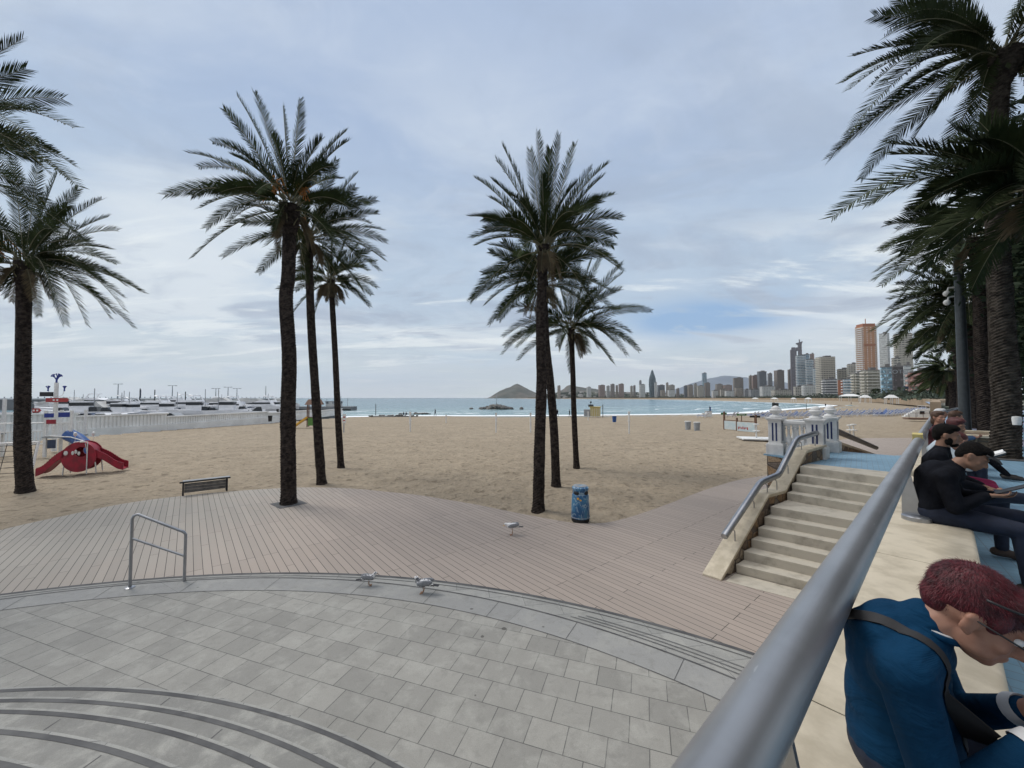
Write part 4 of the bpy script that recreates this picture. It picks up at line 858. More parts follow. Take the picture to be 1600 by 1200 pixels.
for a, z in ((8.45, 0.80), (9.3, 1.24), (9.95, 1.5), (10.45, 1.53), (11.1, 1.82), (11.95, 2.3), (12.9, 2.36)):
    cz = float(np.interp(a, [p[0] for p in prof], [p[1] for p in prof])); mb = MB(); p = W(a, latc(a), 0); q = W(a + 0.02, latc(a, 0.05), 0)
    mb.tube([(p.x, p.y, z), (q.x, q.y, z - 0.1), (q.x, q.y, cz - 0.01)], 0.011, 8); mb.build('bracket', 'steel', hr, smooth=True)
# ramp side wall
rw = thing('ramp_wall', (0, 0, 0), 'sloping brown wall with cream coping descending right of the white pillars', 'wall')
mb = MB(); pr2 = [(16.0, 1.98), (27.8, 0.35)]
def wm2(mb, prof, l0, l1, thick, zb=None):
    vs = []
    for a, z in prof:
        for l in (l0, l1): p = W(a, l, 0); vs += [(p.x, p.y, z), (p.x, p.y, (z - thick) if thick else zb)]
    n = len(prof); fs = []
    for i in range(n - 1):
        b = i * 4; c = b + 4; fs += [(b, b + 2, c + 2, c), (b + 1, c + 1, c + 3, b + 3), (b, c, c + 1, b + 1), (b + 2, b + 3, c + 3, c + 2)]
    fs += [(0, 1, 3, 2), (4 * n - 4, 4 * n - 2, 4 * n - 1, 4 * n - 3)]; mb.add(vs, fs)
mb = MB(); wm2(mb, pr2, -2.55, -2.3, 0.08); mb.build('coping', 'cream_concrete', rw, fix=True)
mb = MB(); wm2(mb, [(16.0, 1.895), (27.8, 0.265)], -2.53, -2.33, None, -0.1); mb.build('side_wall', 'rubble', rw, fix=True)
mb = MB(); mb.tube([W(15.7, -2.42, 2.38), W(27.6, -2.42, 0.75)], 0.10, 14); mb.build('handrail', 'wood_grey', rw, smooth=True)
# ---- balustrade
def finial(parent, cz):
    mb = MB(); mb.lathe([(0.15, 0), (0.16, 0.02), (0.15, 0.05), (0.10, 0.075), (0.075, 0.10), (0.095, 0.125), (0.145, 0.165), (0.158, 0.205), (0.135, 0.24), (0.10, 0.25), (0.112, 0.262), (0.10, 0.29), (0.065, 0.325), (0.03, 0.34), (0.004, 0.345)], 24, (0, 0, cz)); return mb.build('finial', 'white_stone', parent, smooth=True)
def pier(a, l, label, wdt=0.35, pedx=0.0):
    t_ = thing('balustrade_pillar', W(a, l, 1.7), label, 'pillar', 'white pillars round the platform', rz=PROM)
    mb = MB(); mb.box((0, 0, 0.15), (wdt * 1.22, wdt * 1.22, 0.30 + 0.006)); mb.box((0, 0, 0.315), (wdt * 1.12, wdt * 1.12, 0.03)); mb.build('base', 'white_stone', t_, bevel=0.012)
    mb = MB(); mb.box((0, 0, 0.655), (wdt * 0.92, wdt * 0.92, 0.65)); mb.build('shaft', 'white_stone', t_, bevel=0.01)
    mb = MB(); mb.box((0, 0, 1.0), (wdt * 1.04, wdt * 1.04, 0.04)); mb.box((0, 0, 1.045), (wdt * 1.25, wdt * 1.25, 0.05)); mb.build('cap', 'white_stone', t_, bevel=0.008)
    for sx, sy in ((1, 0), (-1, 0), (0, 1), (0, -1)):
        mb = MB()
        for q in (-0.045, 0.045):
            c = (sx * wdt * 0.46 + (q if sy else 0), sy * wdt * 0.46 + (q if sx else 0), 0.66)
            mb.box(c, (0.006 if sx else 0.042, 0.006 if sy else 0.042, 0.52))
        mb.build('blue_inlay', 'blue_paint', t_)
    finial(t_, 1.075); return t_
pier(13.37, -3.31, 'white pillar with ball finial at the seaward corner over the rubble base')
pier(13.37, -2.37, 'white pillar with ball finial where the stair handrail ends', 0.40)
pier(15.27, -2.35, 'white pillar with blue stripes nearest the descending ramp', 0.37)
def balus(A, B, label):
    p0, p1 = W(A[0], A[1], 1.7), W(B[0], B[1], 1.7); d_ = p1 - p0; L = d_.length; t_ = thing('balustrade', p0, label, 'balustrade', rz=math.atan2(d_.y, d_.x))
    mb = MB(); mb.box((L / 2, 0, 0.95), (L - 0.40, 0.19, 0.09)); mb.box((L / 2, 0, 0.885), (L - 0.40, 0.14, 0.04)); mb.build('top_rail', 'white_stone', t_, bevel=0.015)
    mb = MB(); mb.box((L / 2, 0, 0.10), (L - 0.48, 0.22, 0.20)); mb.box((L / 2, 0, 0.215), (L - 0.48, 0.18, 0.03)); mb.build('bottom_rail', 'white_stone', t_, bevel=0.012)
    n = max(3, int((L - 0.45) / 0.155))
    pb = [(0.055, 0.23), (0.055, 0.26), (0.03, 0.275), (0.045, 0.33), (0.068, 0.40), (0.066, 0.45), (0.04, 0.52), (0.028, 0.60), (0.026, 0.70), (0.033, 0.74), (0.05, 0.755), (0.033, 0.775), (0.03, 0.80), (0.045, 0.83), (0.055, 0.85), (0.055, 0.866)]
    for i in range(n): mb = MB(); mb.lathe(pb, 14, (0.225 + (L - 0.45) * (i + 0.5) / n, 0, 0)); mb.build('baluster', 'white_stone', t_, smooth=True)
    return t_
balus((13.37, -3.31), (13.37, -2.37), 'short white balustrade with turned balusters beside the stair handrail')
balus((13.37, -3.31), (15.27, -2.35), 'white balustrade running behind the short one towards the striped pillar')
# ---- curved-ledge handrail on the plaza
t_ = thing('handrail', (0, 0, 0), 'small sloping steel handrail with two posts at the plaza rim', 'handrail')
p1, p2 = at(203, 918, 0.01), at(288, 908, 0.01); h1 = dep(205, 805, p1.y).z; h2 = dep(291, 833, p2.y).z
d_ = (p2 - p1); d_.z = 0
mb = MB(); mb.tube([p1, p1 + Vector((0, 0, h1 - 0.07)), p1 + Vector((0, 0, h1 - 0.02)) + d_ * 0.03, p1 + Vector((0, 0, h1)) + d_ * 0.10, p2 - d_ * 0.04 + Vector((0, 0, h2 + 0.015)), p2 + Vector((0, 0, h2 - 0.03)), p2], 0.024, 14); mb.build('frame_tube', 'steel', t_, smooth=True)
mb = MB(); za, zb = dep(206, 841, p1.y).z, dep(288, 869, p2.y).z; mb.tube([(p1.x, p1.y, za), (p2.x, p2.y, zb)], 0.019, 12); mb.build('middle_tube', 'steel', t_, smooth=True)
mb = MB(); mb.lathe([(0.075, 0), (0.075, 0.008), (0.03, 0.022)], 20, p1); mb.build('flange', 'steel', t_, smooth=True)
# ---- planter by the big palm
t_ = thing('planter', W(19.6, 0.7, 1.7), 'low stone planter with cream coping left of the thick palm trunk', 'planter', rz=PROM)
mb = MB(); mb.box((-0.3, 1.4, 0.18), (1.9, 2.6, 0.36)); mb.build('wall', 'rubble', t_)
mb = MB()
for c, s_ in (((-0.3, 0.12, 0.40), (2.05, 0.30, 0.08)), ((-0.3, 2.68, 0.40), (2.05, 0.30, 0.08)), ((-1.18, 1.4, 0.40), (0.30, 2.25, 0.08)), ((0.58, 1.4, 0.40), (0.30, 2.25, 0.08))): mb.box(c, s_)
mb.build('coping', 'cream_concrete', t_, bevel=0.01)
p = W(17.1, 1.05, 1.7); mb = MB(); mb.lathe([(0.62, 0.004), (0.62, 0.02), (0.3, 0.02)], 26, p); tag(mb.build('tree_grate', 'joint_dark'), 'dark round tree pit cover at the foot of the thick promenade palm', 'grate')
# ---- lamp post with cameras
t_ = thing('lamp_post', W(24.3, 0.55, 1.7), 'tall dark lamp post with two white security cameras', 'lamp post', rz=PROM)
zt = dep(1503, 332, t_.location.y).z - 1.7
mb = MB(); mb.tube([(0, 0, 0), (0, 0, 0.8), (0, 0, zt * 0.9), (0, 0, zt)], [0.19, 0.17, 0.14, 0.13], 18); mb.build('post', 'lamp_post_paint', t_, smooth=True)
mb = MB(); mb.box((0, 0, zt + 0.05), (0.3, 0.3, 0.1)); mb.build('cap', 'lamp_post_paint', t_)
for zc in (dep(1492, 450, t_.location.y).z - 1.7, dep(1492, 464, t_.location.y).z - 1.7):
    mb = MB(); mb.tube([(-0.1, 0, zc + 0.05), (-0.3, -0.1, zc + 0.05), (-0.34, -0.12, zc - 0.1)], 0.035, 8); mb.ell((-0.36, -0.12, zc - 0.18), (0.11, 0.11, 0.12)); mb.build('security_camera', 'white_paint', t_, smooth=True)
# ============================================================ PEOPLE
# every figure is modelled in its own frame: local +y = the way it faces, +x = its right, z up
def head_mesh(mb, c, fwd, up, s=1.0, detail=True):
    m = frame(c, fwd, up); m3 = m.to_3x3(); T = lambda p: m @ (Vector(p) * s)
    def E(p, r, rot=None): mb.ell(T(p), tuple(x * s for x in r), m3 if rot is None else m3 @ rot, 22, 16)
    E((0, -0.012, 0.025), (0.074, 0.094, 0.088)); E((0, 0.030, -0.015), (0.062, 0.062, 0.075)); E((0, 0.048, -0.070), (0.045, 0.042, 0.038))
    E((0, 0.070, -0.086), (0.024, 0.022, 0.022)); E((0, 0.022, -0.045), (0.063, 0.072, 0.056))
    if detail:
        mb.cap(T((0, 0.088, 0.012)), T((0, 0.112, -0.028)), 0.010 * s, 0.0145 * s); E((0.012, 0.098, -0.034), (0.010, 0.010, 0.008)); E((-0.012, 0.098, -0.034), (0.010, 0.010, 0.008))
        E((0, 0.090, -0.056), (0.022, 0.012, 0.0065)); E((0, 0.088, -0.067), (0.019, 0.012, 0.0075)); E((0, 0.080, 0.028), (0.052, 0.018, 0.012))
        for sx in (-1, 1):
            E((sx * 0.040, 0.062, -0.025), (0.022, 0.022, 0.022)); rot = Matrix.Rotation(sx * 0.35, 3, 'Z') @ Matrix.Rotation(-0.2, 3, 'X')
            E((sx * 0.078, -0.004, -0.004), (0.009, 0.019, 0.031), rot); E((sx * 0.083, -0.012, 0.010), (0.008, 0.013, 0.017), rot); E((sx * 0.076, 0.002, -0.030), (0.008, 0.010, 0.010), rot)
            E((sx * 0.040, 0.03, -0.058), (0.022, 0.045, 0.030))
    return m
def hand_mesh(mb, wrist, d, palm_n, s=1.0, curl=0.5, side=1):
    d = Vector(d).normalized(); n = Vector(palm_n); n = (n - d * n.dot(d)).normalized(); a = d.cross(n) * side; w = Vector(wrist)
    P = lambda x, y, z: w + (a * x + d * y + n * z) * s
    mb.cap(w - d * 0.02 * s, P(0, 0.02, 0), 0.023 * s, 0.022 * s)
    for x in (-0.027, -0.009, 0.009, 0.027): mb.cap(P(x * 0.6, 0.015, 0), P(x, 0.082, 0.002), 0.016 * s, 0.0125 * s, 8)
    for x, L in ((-0.030, 0.060), (-0.010, 0.075), (0.010, 0.080), (0.030, 0.072)):
        b = P(x, 0.088, 0.002); th = curl * 0.55; pr_ = b
        for k_, f in enumerate((0.45, 0.30, 0.25)):
            q = pr_ + (d * math.cos(th) + n * math.sin(th)) * L * f * s; r_ = (0.0088 - 0.001 * k_) * s; mb.cap(pr_, q, r_, r_ * 0.92, 8); pr_ = q; th += curl * 0.9
    b = P(0.034, 0.030, 0.004); q = b + (a * 0.7 + d * 0.75 + n * 0.35).normalized() * 0.036 * s; mb.cap(P(0.015, 0.01, 0), b, 0.016 * s, 0.013 * s, 8); mb.cap(b, q, 0.0125 * s, 0.0105 * s, 8); mb.cap(q, q + (d * 0.9 + n * 0.5).normalized() * 0.028 * s, 0.0102 * s, 0.0085 * s, 8)
def person(loc, rz, label, J, top='jacket_black', legs='jeans', shoe='shoe_dark', hair='hair_black', skin='skin', vox=0.012, s=1.0, bulk=1.0, hairf=None, beard=None, group=None, hands=True, longsleeve=True, extra=None, detail=True, hoodz=None):
    t_ = thing('person', loc, label, 'person', group, rz)
    j = {k_: Vector(v) for k_, v in J.items() if not k_.startswith('curl')}; hd = j['head']; nf = J.get('face', (0, 1, 0)); nu = J.get('hup', (0, 0, 1))
    body = MB(); head_mesh(body, hd, nf, nu, s, detail); body.cap(j['neck'], hd - Vector(nu).normalized() * 0.04 + Vector(nf).normalized() * -0.015, 0.06 * s, 0.055 * s)
    chest = j['chest']; pel = j['pelvis']
    body.cap(pel, chest, 0.08, 0.07); body.cap(chest, j['neck'], 0.07, 0.048)
    for q in 'LR':
        body.cap(j['sh' + q], j['el' + q], 0.042, 0.034); body.cap(j['el' + q], j['ha' + q], 0.034, 0.024); body.cap(j['neck'] - Vector((0, 0, 0.05)), j['sh' + q], 0.03, 0.035)
        body.cap(j['hip' + q], j['kn' + q], 0.075, 0.05); body.cap(j['kn' + q], j['an' + q], 0.048, 0.032); body.cap(pel, j['hip' + q], 0.07, 0.06)
        if hands:
            dd = J.get('hd' + q, tuple((j['ha' + q] - j['el' + q]))); hand_mesh(body, j['ha' + q], dd, J.get('pn' + q, (0, 0, 1)), s, J.get('curl' + q, 0.6), 1 if q == 'L' else -1)
    body.build('body', skin, t_, remesh=vox * 0.7, soft=(10 if vox < 0.008 else 4))
    c = MB(); b_ = bulk; mid = (pel + chest) / 2 + (chest - pel).cross(Vector((1, 0, 0))).normalized() * (-0.0)
    ax = (chest - pel).normalized(); fr = frame(chest, Vector((1, 0, 0)).cross(ax) * -1 if True else 0, ax).to_3x3()
    c.ell(chest, (0.178 * b_, 0.125 * b_, 0.19 * b_), fr, 24, 16); c.ell(mid, (0.168 * b_, 0.137 * b_, 0.21 * b_), fr, 24, 16); c.ell(pel + ax * 0.04, (0.178 * b_, 0.140 * b_, 0.17 * b_), fr, 24, 16)
    c.cap(chest + ax * 0.05, j['neck'] + (j['neck'] - chest) * 0.02, 0.13 * b_, 0.068)
    c.ell(j['neck'] - ax * 0.075 + Vector((0, -0.02, 0)), (0.145 * b_, 0.085 * b_, 0.07 * b_), fr, 20, 12)
    for q in 'LR':
        c.cap(j['neck'] - ax * 0.03, j['sh' + q], 0.062 * b_, 0.072 * b_); c.cap(chest + (j['sh' + q] - chest) * 0.4, j['sh' + q], 0.1 * b_, 0.075 * b_)
        c.cap(j['sh' + q], j['el' + q], 0.069 * b_, 0.055 * b_); e2 = j['el' + q].lerp(j['ha' + q], 0.93 if longsleeve else 0.4); c.cap(j['el' + q], e2, 0.055 * b_, 0.038 * b_)
    c.build('sweater' if top == 'sweater' else 'jacket', top, t_, remesh=vox, soft=5)
    g = MB(); g.ell(pel, (0.18 * b_, 0.14 * b_, 0.12 * b_), None, 20, 12)
    for q in 'LR':
        g.cap(j['hip' + q], j['kn' + q], 0.098 * b_, 0.068); g.cap(j['kn' + q], j['an' + q], 0.066, 0.05); g.cap(pel, j['hip' + q], 0.12 * b_, 0.1 * b_)
    g.build('trousers', legs, t_, remesh=vox, soft=3)
    for q in 'LR':
        f_ = Vector(J.get('ft' + q, (0, 1, -0.05))).normalized(); m = MB(); a0 = j['an' + q] + Vector((0, 0, -0.045))
        m.cap(a0 - f_ * 0.04, a0 + f_ * 0.12, 0.045, 0.038); m.cap(a0 + f_ * 0.08 + Vector((0, 0, -0.008)), a0 + f_ * 0.19 + Vector((0, 0, -0.012)), 0.042, 0.03); m.cap(a0 + Vector((0, 0, 0.05)), a0, 0.043, 0.045)
        m.build('shoe', shoe, t_, remesh=vox * 0.8, soft=2)
    if hair:
        h = MB(); m = frame(hd, nf, nu); m3 = m.to_3x3()
        (hairf or hair_short)(h, m, m3, s); h.build('hair', hair, t_, remesh=vox * 0.6, soft=1)
    if beard:
        h = MB(); m = frame(hd, nf, nu); m3 = m.to_3x3()
        for p, r_ in (((0, 0.055, -0.085), (0.044, 0.046, 0.032)), ((0.052, 0.022, -0.055), (0.020, 0.034, 0.045)), ((-0.052, 0.022, -0.055), (0.020, 0.034, 0.045)), ((0, 0.092, -0.045), (0.026, 0.010, 0.006))): h.ell(m @ Vector(p), r_, m3)
        h.build('beard', beard, t_, remesh=0.006, soft=2)
    if extra: extra(t_, j)
    return t_
def hair_short(h, m, m3, s):
    h.ell(m @ (Vector((0, -0.024, 0.042)) * s), (0.082 * s, 0.094 * s, 0.086 * s), m3, 24, 16); h.ell(m @ (Vector((0, 0.025, 0.085)) * s), (0.062 * s, 0.066 * s, 0.040 * s), m3, 20, 12); h.ell(m @ (Vector((0, -0.058, 0.0)) * s), (0.064 * s, 0.055 * s, 0.075 * s), m3, 20, 12)
def hair_full(h, m, m3, s):
    hair_short(h, m, m3, s * 1.08); h.ell(m @ (Vector((0, -0.06, -0.06)) * s), (0.08 * s, 0.06 * s, 0.10 * s), m3, 20, 12)
SEAT = 0.5
def seated(lean=0.25, hx=0.0, hy=0.06, hz=0.70, **kw):
    J = dict(pelvis=(0, 0, 0.60), chest=(0, lean * 0.5, 0.90), neck=(0, lean * 0.85 + 0.02, 1.09), head=(hx, lean + hy, 0.5 + hz), shL=(-0.18, lean * 0.75, 1.02), shR=(0.18, lean * 0.75, 1.02),
             elL=(-0.24, lean * 0.75 + 0.12, 0.78), elR=(0.24, lean * 0.75 + 0.12, 0.78), haL=(-0.06, lean + 0.28, 0.82), haR=(0.06, lean + 0.28, 0.82), hipL=(-0.10, 0.03, 0.58), hipR=(0.10, 0.03, 0.58),
             knL=(-0.13, 0.45, 0.56), knR=(0.13, 0.45, 0.56), anL=(-0.12, 0.46, 0.10), anR=(0.12, 0.46, 0.10))
    J.update(kw); return J
FACE = PROM - math.pi / 2              # facing away from the beach, across the walk
# --- the man in the blue sweater, close to the lens
def hero_hair(h, m, m3, s):
    h.ell(m @ (Vector((0, -0.020, 0.046)) * s), (0.0815 * s, 0.098 * s, 0.083 * s), m3, 30, 20)
    h.ell(m @ (Vector((0, 0.030, 0.080)) * s), (0.062 * s, 0.062 * s, 0.042 * s), m3, 24, 16)
    h.ell(m @ (Vector((0, -0.060, 0.006)) * s), (0.062 * s, 0.050 * s, 0.062 * s), m3, 24, 16)
    for sx in (-1, 1): h.ell(m @ (Vector((sx * 0.062, 0.030, 0.030)) * s), (0.014 * s, 0.022 * s, 0.034 * s), m3, 16, 10)
def hero_extra(t_, j):
    hd = j['head']; m = frame(hd, HJ['face'], HJ['hup'])
    T = lambda x, y, z: m @ Vector((x, y, z))
    mb = MB()   # spectacles
    for sx in (-1, 1):
        mb.tube([T(sx * 0.0835, -0.005, 0.012), T(sx * 0.082, 0.05, 0.014), T(sx * 0.070, 0.098, 0.012)], 0.0024, 6)
        ring_ = [T(sx * 0.034 + 0.026 * math.cos(a), 0.108 - 0.006 * abs(math.cos(a)), 0.006 + 0.019 * math.sin(a)) for a in np.linspace(0, 2 * math.pi, 21)]; mb.tube(ring_, 0.0026, 6, False)
    mb.tube([T(-0.009, 0.110, 0.010), T(0.009, 0.110, 0.010)], 0.0022, 6); mb.build('spectacles', 'black_plastic', t_, smooth='all')
    mb = MB()
    for sx in (-1, 1): mb = MB(); mb.ell(T(sx * 0.034, 0.104, 0.006), (0.024, 0.0012, 0.018), m.to_3x3()); mb.build('spectacle_lens', 'lens_clear', t_, smooth='all')
    for sx in (-1, 1): mb = MB(); mb.ell(T(sx * 0.032, 0.079, 0.008), (0.0125, 0.0115, 0.0115), None, 12, 8); mb.build('eye', 'feather_white', t_, smooth='all')
    mb = MB()   # dark sports glasses pushed up on the head
    arcp = [T(0.092 * math.cos(a), -0.005 + 0.098 * math.sin(a), 0.078 + 0.022 * math.sin(a)) for a in np.linspace(R(-8), R(188), 25)]
    mb.tube(arcp, 0.0034, 6); mb.build('sunglasses_frame', 'black_plastic', t_, smooth='all')
    for sx in (-1, 1):
        mb = MB(); mb.tube([T(sx * 0.012, 0.098, 0.100), T(sx * 0.045, 0.085, 0.103), T(sx * 0.080, 0.045, 0.094)], [0.008, 0.016, 0.006], 8, squash=0.35); mb.build('sunglasses_lens', 'orange_lens', t_, smooth='all')
    hs = MB(); r3 = random.Random(4); m3 = m.to_3x3(); V, Fc, Mi = hs.v, hs.f, hs.mi
    for cc_, er, nn_ in (((0, -0.020, 0.046), (0.0815, 0.098, 0.083), 9000), ((0, 0.030, 0.080), (0.062, 0.062, 0.042), 3500), ((0, -0.060, 0.006), (0.062, 0.050, 0.062), 3500)):
        for _ in range(nn_):
            u = Vector((r3.gauss(0, 1), r3.gauss(0, 1), r3.gauss(0, 1))).normalized()
            if u.z < -0.35: continue
            p = Vector((cc_[0] + u.x * er[0], cc_[1] + u.y * er[1], cc_[2] + u.z * er[2])); nn = Vector((u.x / er[0], u.y / er[1], u.z / er[2])).normalized()
            wh = Vector((0.01, -0.06, 0.12)); fl = (p - wh); fl = (fl - nn * fl.dot(nn)); fl = fl.normalized() if fl.length > 1e-4 else Vector((0, 1, 0)); fl = (fl + Vector((r3.gauss(0, .25), r3.gauss(0, .25), r3.gauss(0, .2)))).normalized()
            L = r3.uniform(0.010, 0.022); sd = nn.cross(fl).normalized() * 0.0005; a = T(*(p - nn * 0.001)); bq = T(*(p + fl * L * 0.5 + nn * 0.0014)); c_ = T(*(p + fl * L + nn * 0.0006)); sd = m3 @ sd; n0 = len(V)
            V.extend([tuple(a - sd), tuple(a + sd), tuple(bq + sd), tuple(bq - sd), tuple(c_)]); Fc.extend([(n0, n0 + 1, n0 + 2, n0 + 3), (n0 + 3, n0 + 2, n0 + 4)]); Mi.extend((0, 0))
    hs.build('hair_strands', 'hair_red_strand', t_)
    # shirt collar
    nk = j['neck']; ax = (hd - nk).normalized(); f2 = frame(nk + ax * 0.022 + Vector((0, 0.0, 0.0)), (0, 1, -0.25), Vector((0, 0.25, 1)) )
    mb = MB(); rg = [f2 @ Vector((0.060 * math.cos(a), 0.062 * math.sin(a), -0.004)) for a in np.linspace(0, 2 * math.pi, 33)]; mb.tube(rg, 0.0045, 8, False, squash=1.3); mb.build('shirt_collar', 'white_cloth', t_, smooth='all')
    rg = [f2 @ Vector((0.066 * math.cos(a), 0.068 * math.sin(a), -0.010)) for a in np.linspace(0, 2 * math.pi, 33)]
    mb = MB(); mb.tube(rg, 0.006, 8, False, squash=1.6); mb.build('neckband', 'sweater', t_, smooth='all')
    # cuffs
    for q in 'LR':
        a_, b_ = j['el' + q], j['ha' + q]; d_ = (b_ - a_).normalized(); mb = MB(); mb.tube([b_ - d_ * 0.035, b_ - d_ * 0.002], [0.040, 0.034], 20, False); mb.tube([b_ - d_ * 0.002, b_ - d_ * 0.02], [0.034, 0.024], 20, False); mb.build('shirt_cuff', 'white_cloth', t_, smooth='all')
m, t, b = base_mat('lens_clear'); b.inputs['Transmission Weight'].default_value = 1.0; b.inputs['Roughness'].default_value = 0.02; b.inputs['Base Color'].default_value = (0.75, 0.8, 0.85, 1); b.inputs['IOR'].default_value = 1.2
HJ = dict(pelvis=(0, -0.01, 0.60), chest=(0, -0.02, 0.845), neck=(0, 0.045, 0.985), head=(0.0, 0.138, 1.055), face=(0, 0.86, -0.50), hup=(0, 0.50, 0.86),
          shL=(-0.175, 0.01, 0.90), shR=(0.175, 0.01, 0.90), elL=(-0.225, 0.09, 0.64), elR=(0.225, 0.075, 0.63), haL=(-0.03, 0.225, 0.83), haR=(0.05, 0.235, 0.80), hdL=(0.6, 0.45, 0.45), hdR=(-0.6, 0.6, 0.4), pnL=(0.7, -0.3, 0.5), pnR=(-0.7, -0.2, 0.6), curlL=0.75, curlR=0.75,
          hipL=(-0.10, 0.03, 0.585), hipR=(0.10, 0.03, 0.585), knL=(-0.14, 0.47, 0.57), knR=(0.14, 0.47, 0.57), anL=(-0.13, 0.48, 0.10), anR=(0.13, 0.48, 0.10))
HERO = person(W(1.68, -0.10, 1.7), FACE, 'man in a blue sweater with dyed red hair bending forward at the bottom right', HJ, top='sweater', legs='jeans', hair='hair_red', hairf=hero_hair, vox=0.0065, extra=hero_extra, bulk=0.93)
# strap of his bag across the back
mb = MB(); P = [(-0.17, -0.08, 0.72), (-0.13, -0.14, 0.82), (-0.03, -0.13, 0.91), (0.06, -0.08, 0.975), (0.095, 0.0, 0.99), (0.105, 0.07, 0.955), (0.10, 0.12, 0.86), (0.03, 0.14, 0.72), (-0.05, 0.14, 0.64)]
P = catmull(P, 6); vs = []
for i, p in enumerate(P):
    p = Vector(p); t0 = (Vector(P[min(i + 1, len(P) - 1)]) - Vector(P[max(i - 1, 0)])).normalized(); out = (p - Vector((0, 0.04, 0.9))).normalized(); w = t0.cross(out).normalized() * 0.014
    vs += [p - w, p + w, p + w + out * 0.003, p - w + out * 0.003]
mb.add(vs, [(4 * i + a, 4 * i + 4 + a, 4 * i + 4 + (a + 1) % 4, 4 * i + (a + 1) % 4) for i in range(len(P) - 1) for a in range(4)])
STRAP = mb.build('bag_strap', 'strap', HERO, smooth=True, fix=True)
sw = STRAP.modifiers.new('sw', 'SHRINKWRAP'); sw.target = [c for c in HERO.children if c.name.startswith('sweater')][0]; sw.wrap_method = 'NEAREST_SURFACEPOINT'; sw.wrap_mode = 'OUTSIDE_SURFACE'; sw.offset = 0.004
sf = STRAP.modifiers.new('so', 'SOLIDIFY'); sf.thickness = 0.003; sf.offset = 1
# the phone he holds
def phone(loc, rz, tilt, label, parent=None):
    mb = MB(); mb.box((0, 0, 0), (0.075, 0.15, 0.008)); o = mb.build('phone', 'black_plastic', None, bevel=0.003, loc=loc); o.rotation_euler = (tilt, 0, rz); tag(o, label, 'phone')
    m2 = MB(); m2.box((0, 0, 0.0046), (0.068, 0.138, 0.001)); m2.build('screen', 'screen', o)
pp = Matrix.Rotation(FACE, 4, 'Z') @ Vector((0, 0.36, 0.87)); phone(HERO.location + pp, FACE, R(35), 'phone held in the hands of the man in the blue sweater')
# --- man in the black jacket looking at a tablet
def capx(t_, j):
    m = frame(j['head'], (0.15, 0.8, -0.55), (0, 0.55, 0.8)); mb = MB(); mb.tube([m @ Vector((0, 0.06, 0.07)), m @ Vector((0, 0.13, 0.062)), m @ Vector((0, 0.165, 0.05))], [0.07, 0.06, 0.03], 14, squash=0.12); mb.build('cap_visor', 'strap', t_, smooth='all')
J2 = seated(0.14, hx=0.0, hy=0.12, hz=0.62, face=(0.15, 0.8, -0.55), hup=(0, 0.55, 0.8), neck=(0, 0.15, 1.015), chest=(0, 0.02, 0.85), shL=(-0.18, 0.09, 0.93), shR=(0.19, 0.09, 0.93), elR=(0.24, 0.14, 0.68), elL=(-0.22, 0.16, 0.70), haR=(0.10, 0.33, 0.80), haL=(-0.04, 0.37, 0.79), hdR=(-0.1, 1, 0.1), hdL=(0.3, 1, 0.1), pnR=(-0.3, 0, 1), pnL=(0.3, 0, 1),
            knL=(-0.16, 0.52, 0.60), knR=(0.14, 0.50, 0.55), anL=(-0.30, 0.60, 0.10), anR=(0.10, 0.54, 0.10), ftR=(0.2, 1, -0.05), ftL=(0, 1, -0.05))
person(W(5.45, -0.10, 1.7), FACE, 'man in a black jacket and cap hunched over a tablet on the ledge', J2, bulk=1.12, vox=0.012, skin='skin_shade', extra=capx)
mb = MB(); mb.box((0, 0, 0), (0.14, 0.21, 0.009)); o = mb.build('tablet', 'black_plastic', None, bevel=0.003, loc=W(5.42, 0.37, 2.57)); o.rotation_euler = (R(28), 0, FACE); tag(o, 'dark tablet held by the man in the black jacket', 'tablet')
# --- bearded man with crossed legs
J3 = seated(0.06, hy=0.05, hz=0.74, face=(0, 0.97, -0.15), hup=(0, 0.15, 1), knR=(0.06, 0.46, 0.66), anR=(-0.20, 0.74, 0.62), ftR=(-0.3, 0.9, 0.25), knL=(-0.12, 0.46, 0.57), haL=(-0.1, 0.35, 0.72), haR=(0.1, 0.35, 0.72))
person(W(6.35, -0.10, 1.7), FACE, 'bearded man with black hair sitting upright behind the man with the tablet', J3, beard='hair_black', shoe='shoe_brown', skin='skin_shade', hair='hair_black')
# --- reader
J4 = seated(0.08, hy=0.08, hz=0.60, face=(0, 0.85, -0.5), hup=(0, 0.5, 0.85), elL=(-0.26, 0.28, 0.80), elR=(0.26, 0.28, 0.80), haL=(-0.09, 0.36, 0.86), haR=(0.09, 0.36, 0.86), pnL=(0, -0.6, 0.8), pnR=(0, -0.6, 0.8))
person(W(7.6, -0.10, 1.7), FACE, 'reader in a pale shirt holding an open book', J4, top='pale_cloth', hair='hair_redbrown', skin='skin', hairf=hair_full, legs='pink_cloth')
t_ = thing('book', W(7.58, 0.38, 2.62), 'open book with white pages held by the reader in the pale shirt', 'book', rz=FACE)
for sx in (-1, 1):
    mb = MB(); mb.box((sx * 0.075, 0, 0.02), (0.15, 0.21, 0.018), ry=-sx * 0.25, rx=0.5); mb.build('pages', 'paper', t_); mb = MB(); mb.box((sx * 0.078, 0.004, 0.008), (0.16, 0.22, 0.004), ry=-sx * 0.25, rx=0.5); mb.build('cover', 'strap', t_)
J5 = seated(0.15, hy=0.07, hz=0.70, face=(0.5, 0.8, -0.2))
person(W(9.4, -0.10, 1.7), FACE, 'person with reddish brown hair in a maroon top, back turned, by the rail end', J5, top='maroon_cloth', hair='hair_redbrown', hairf=hair_full, skin='skin_shade')
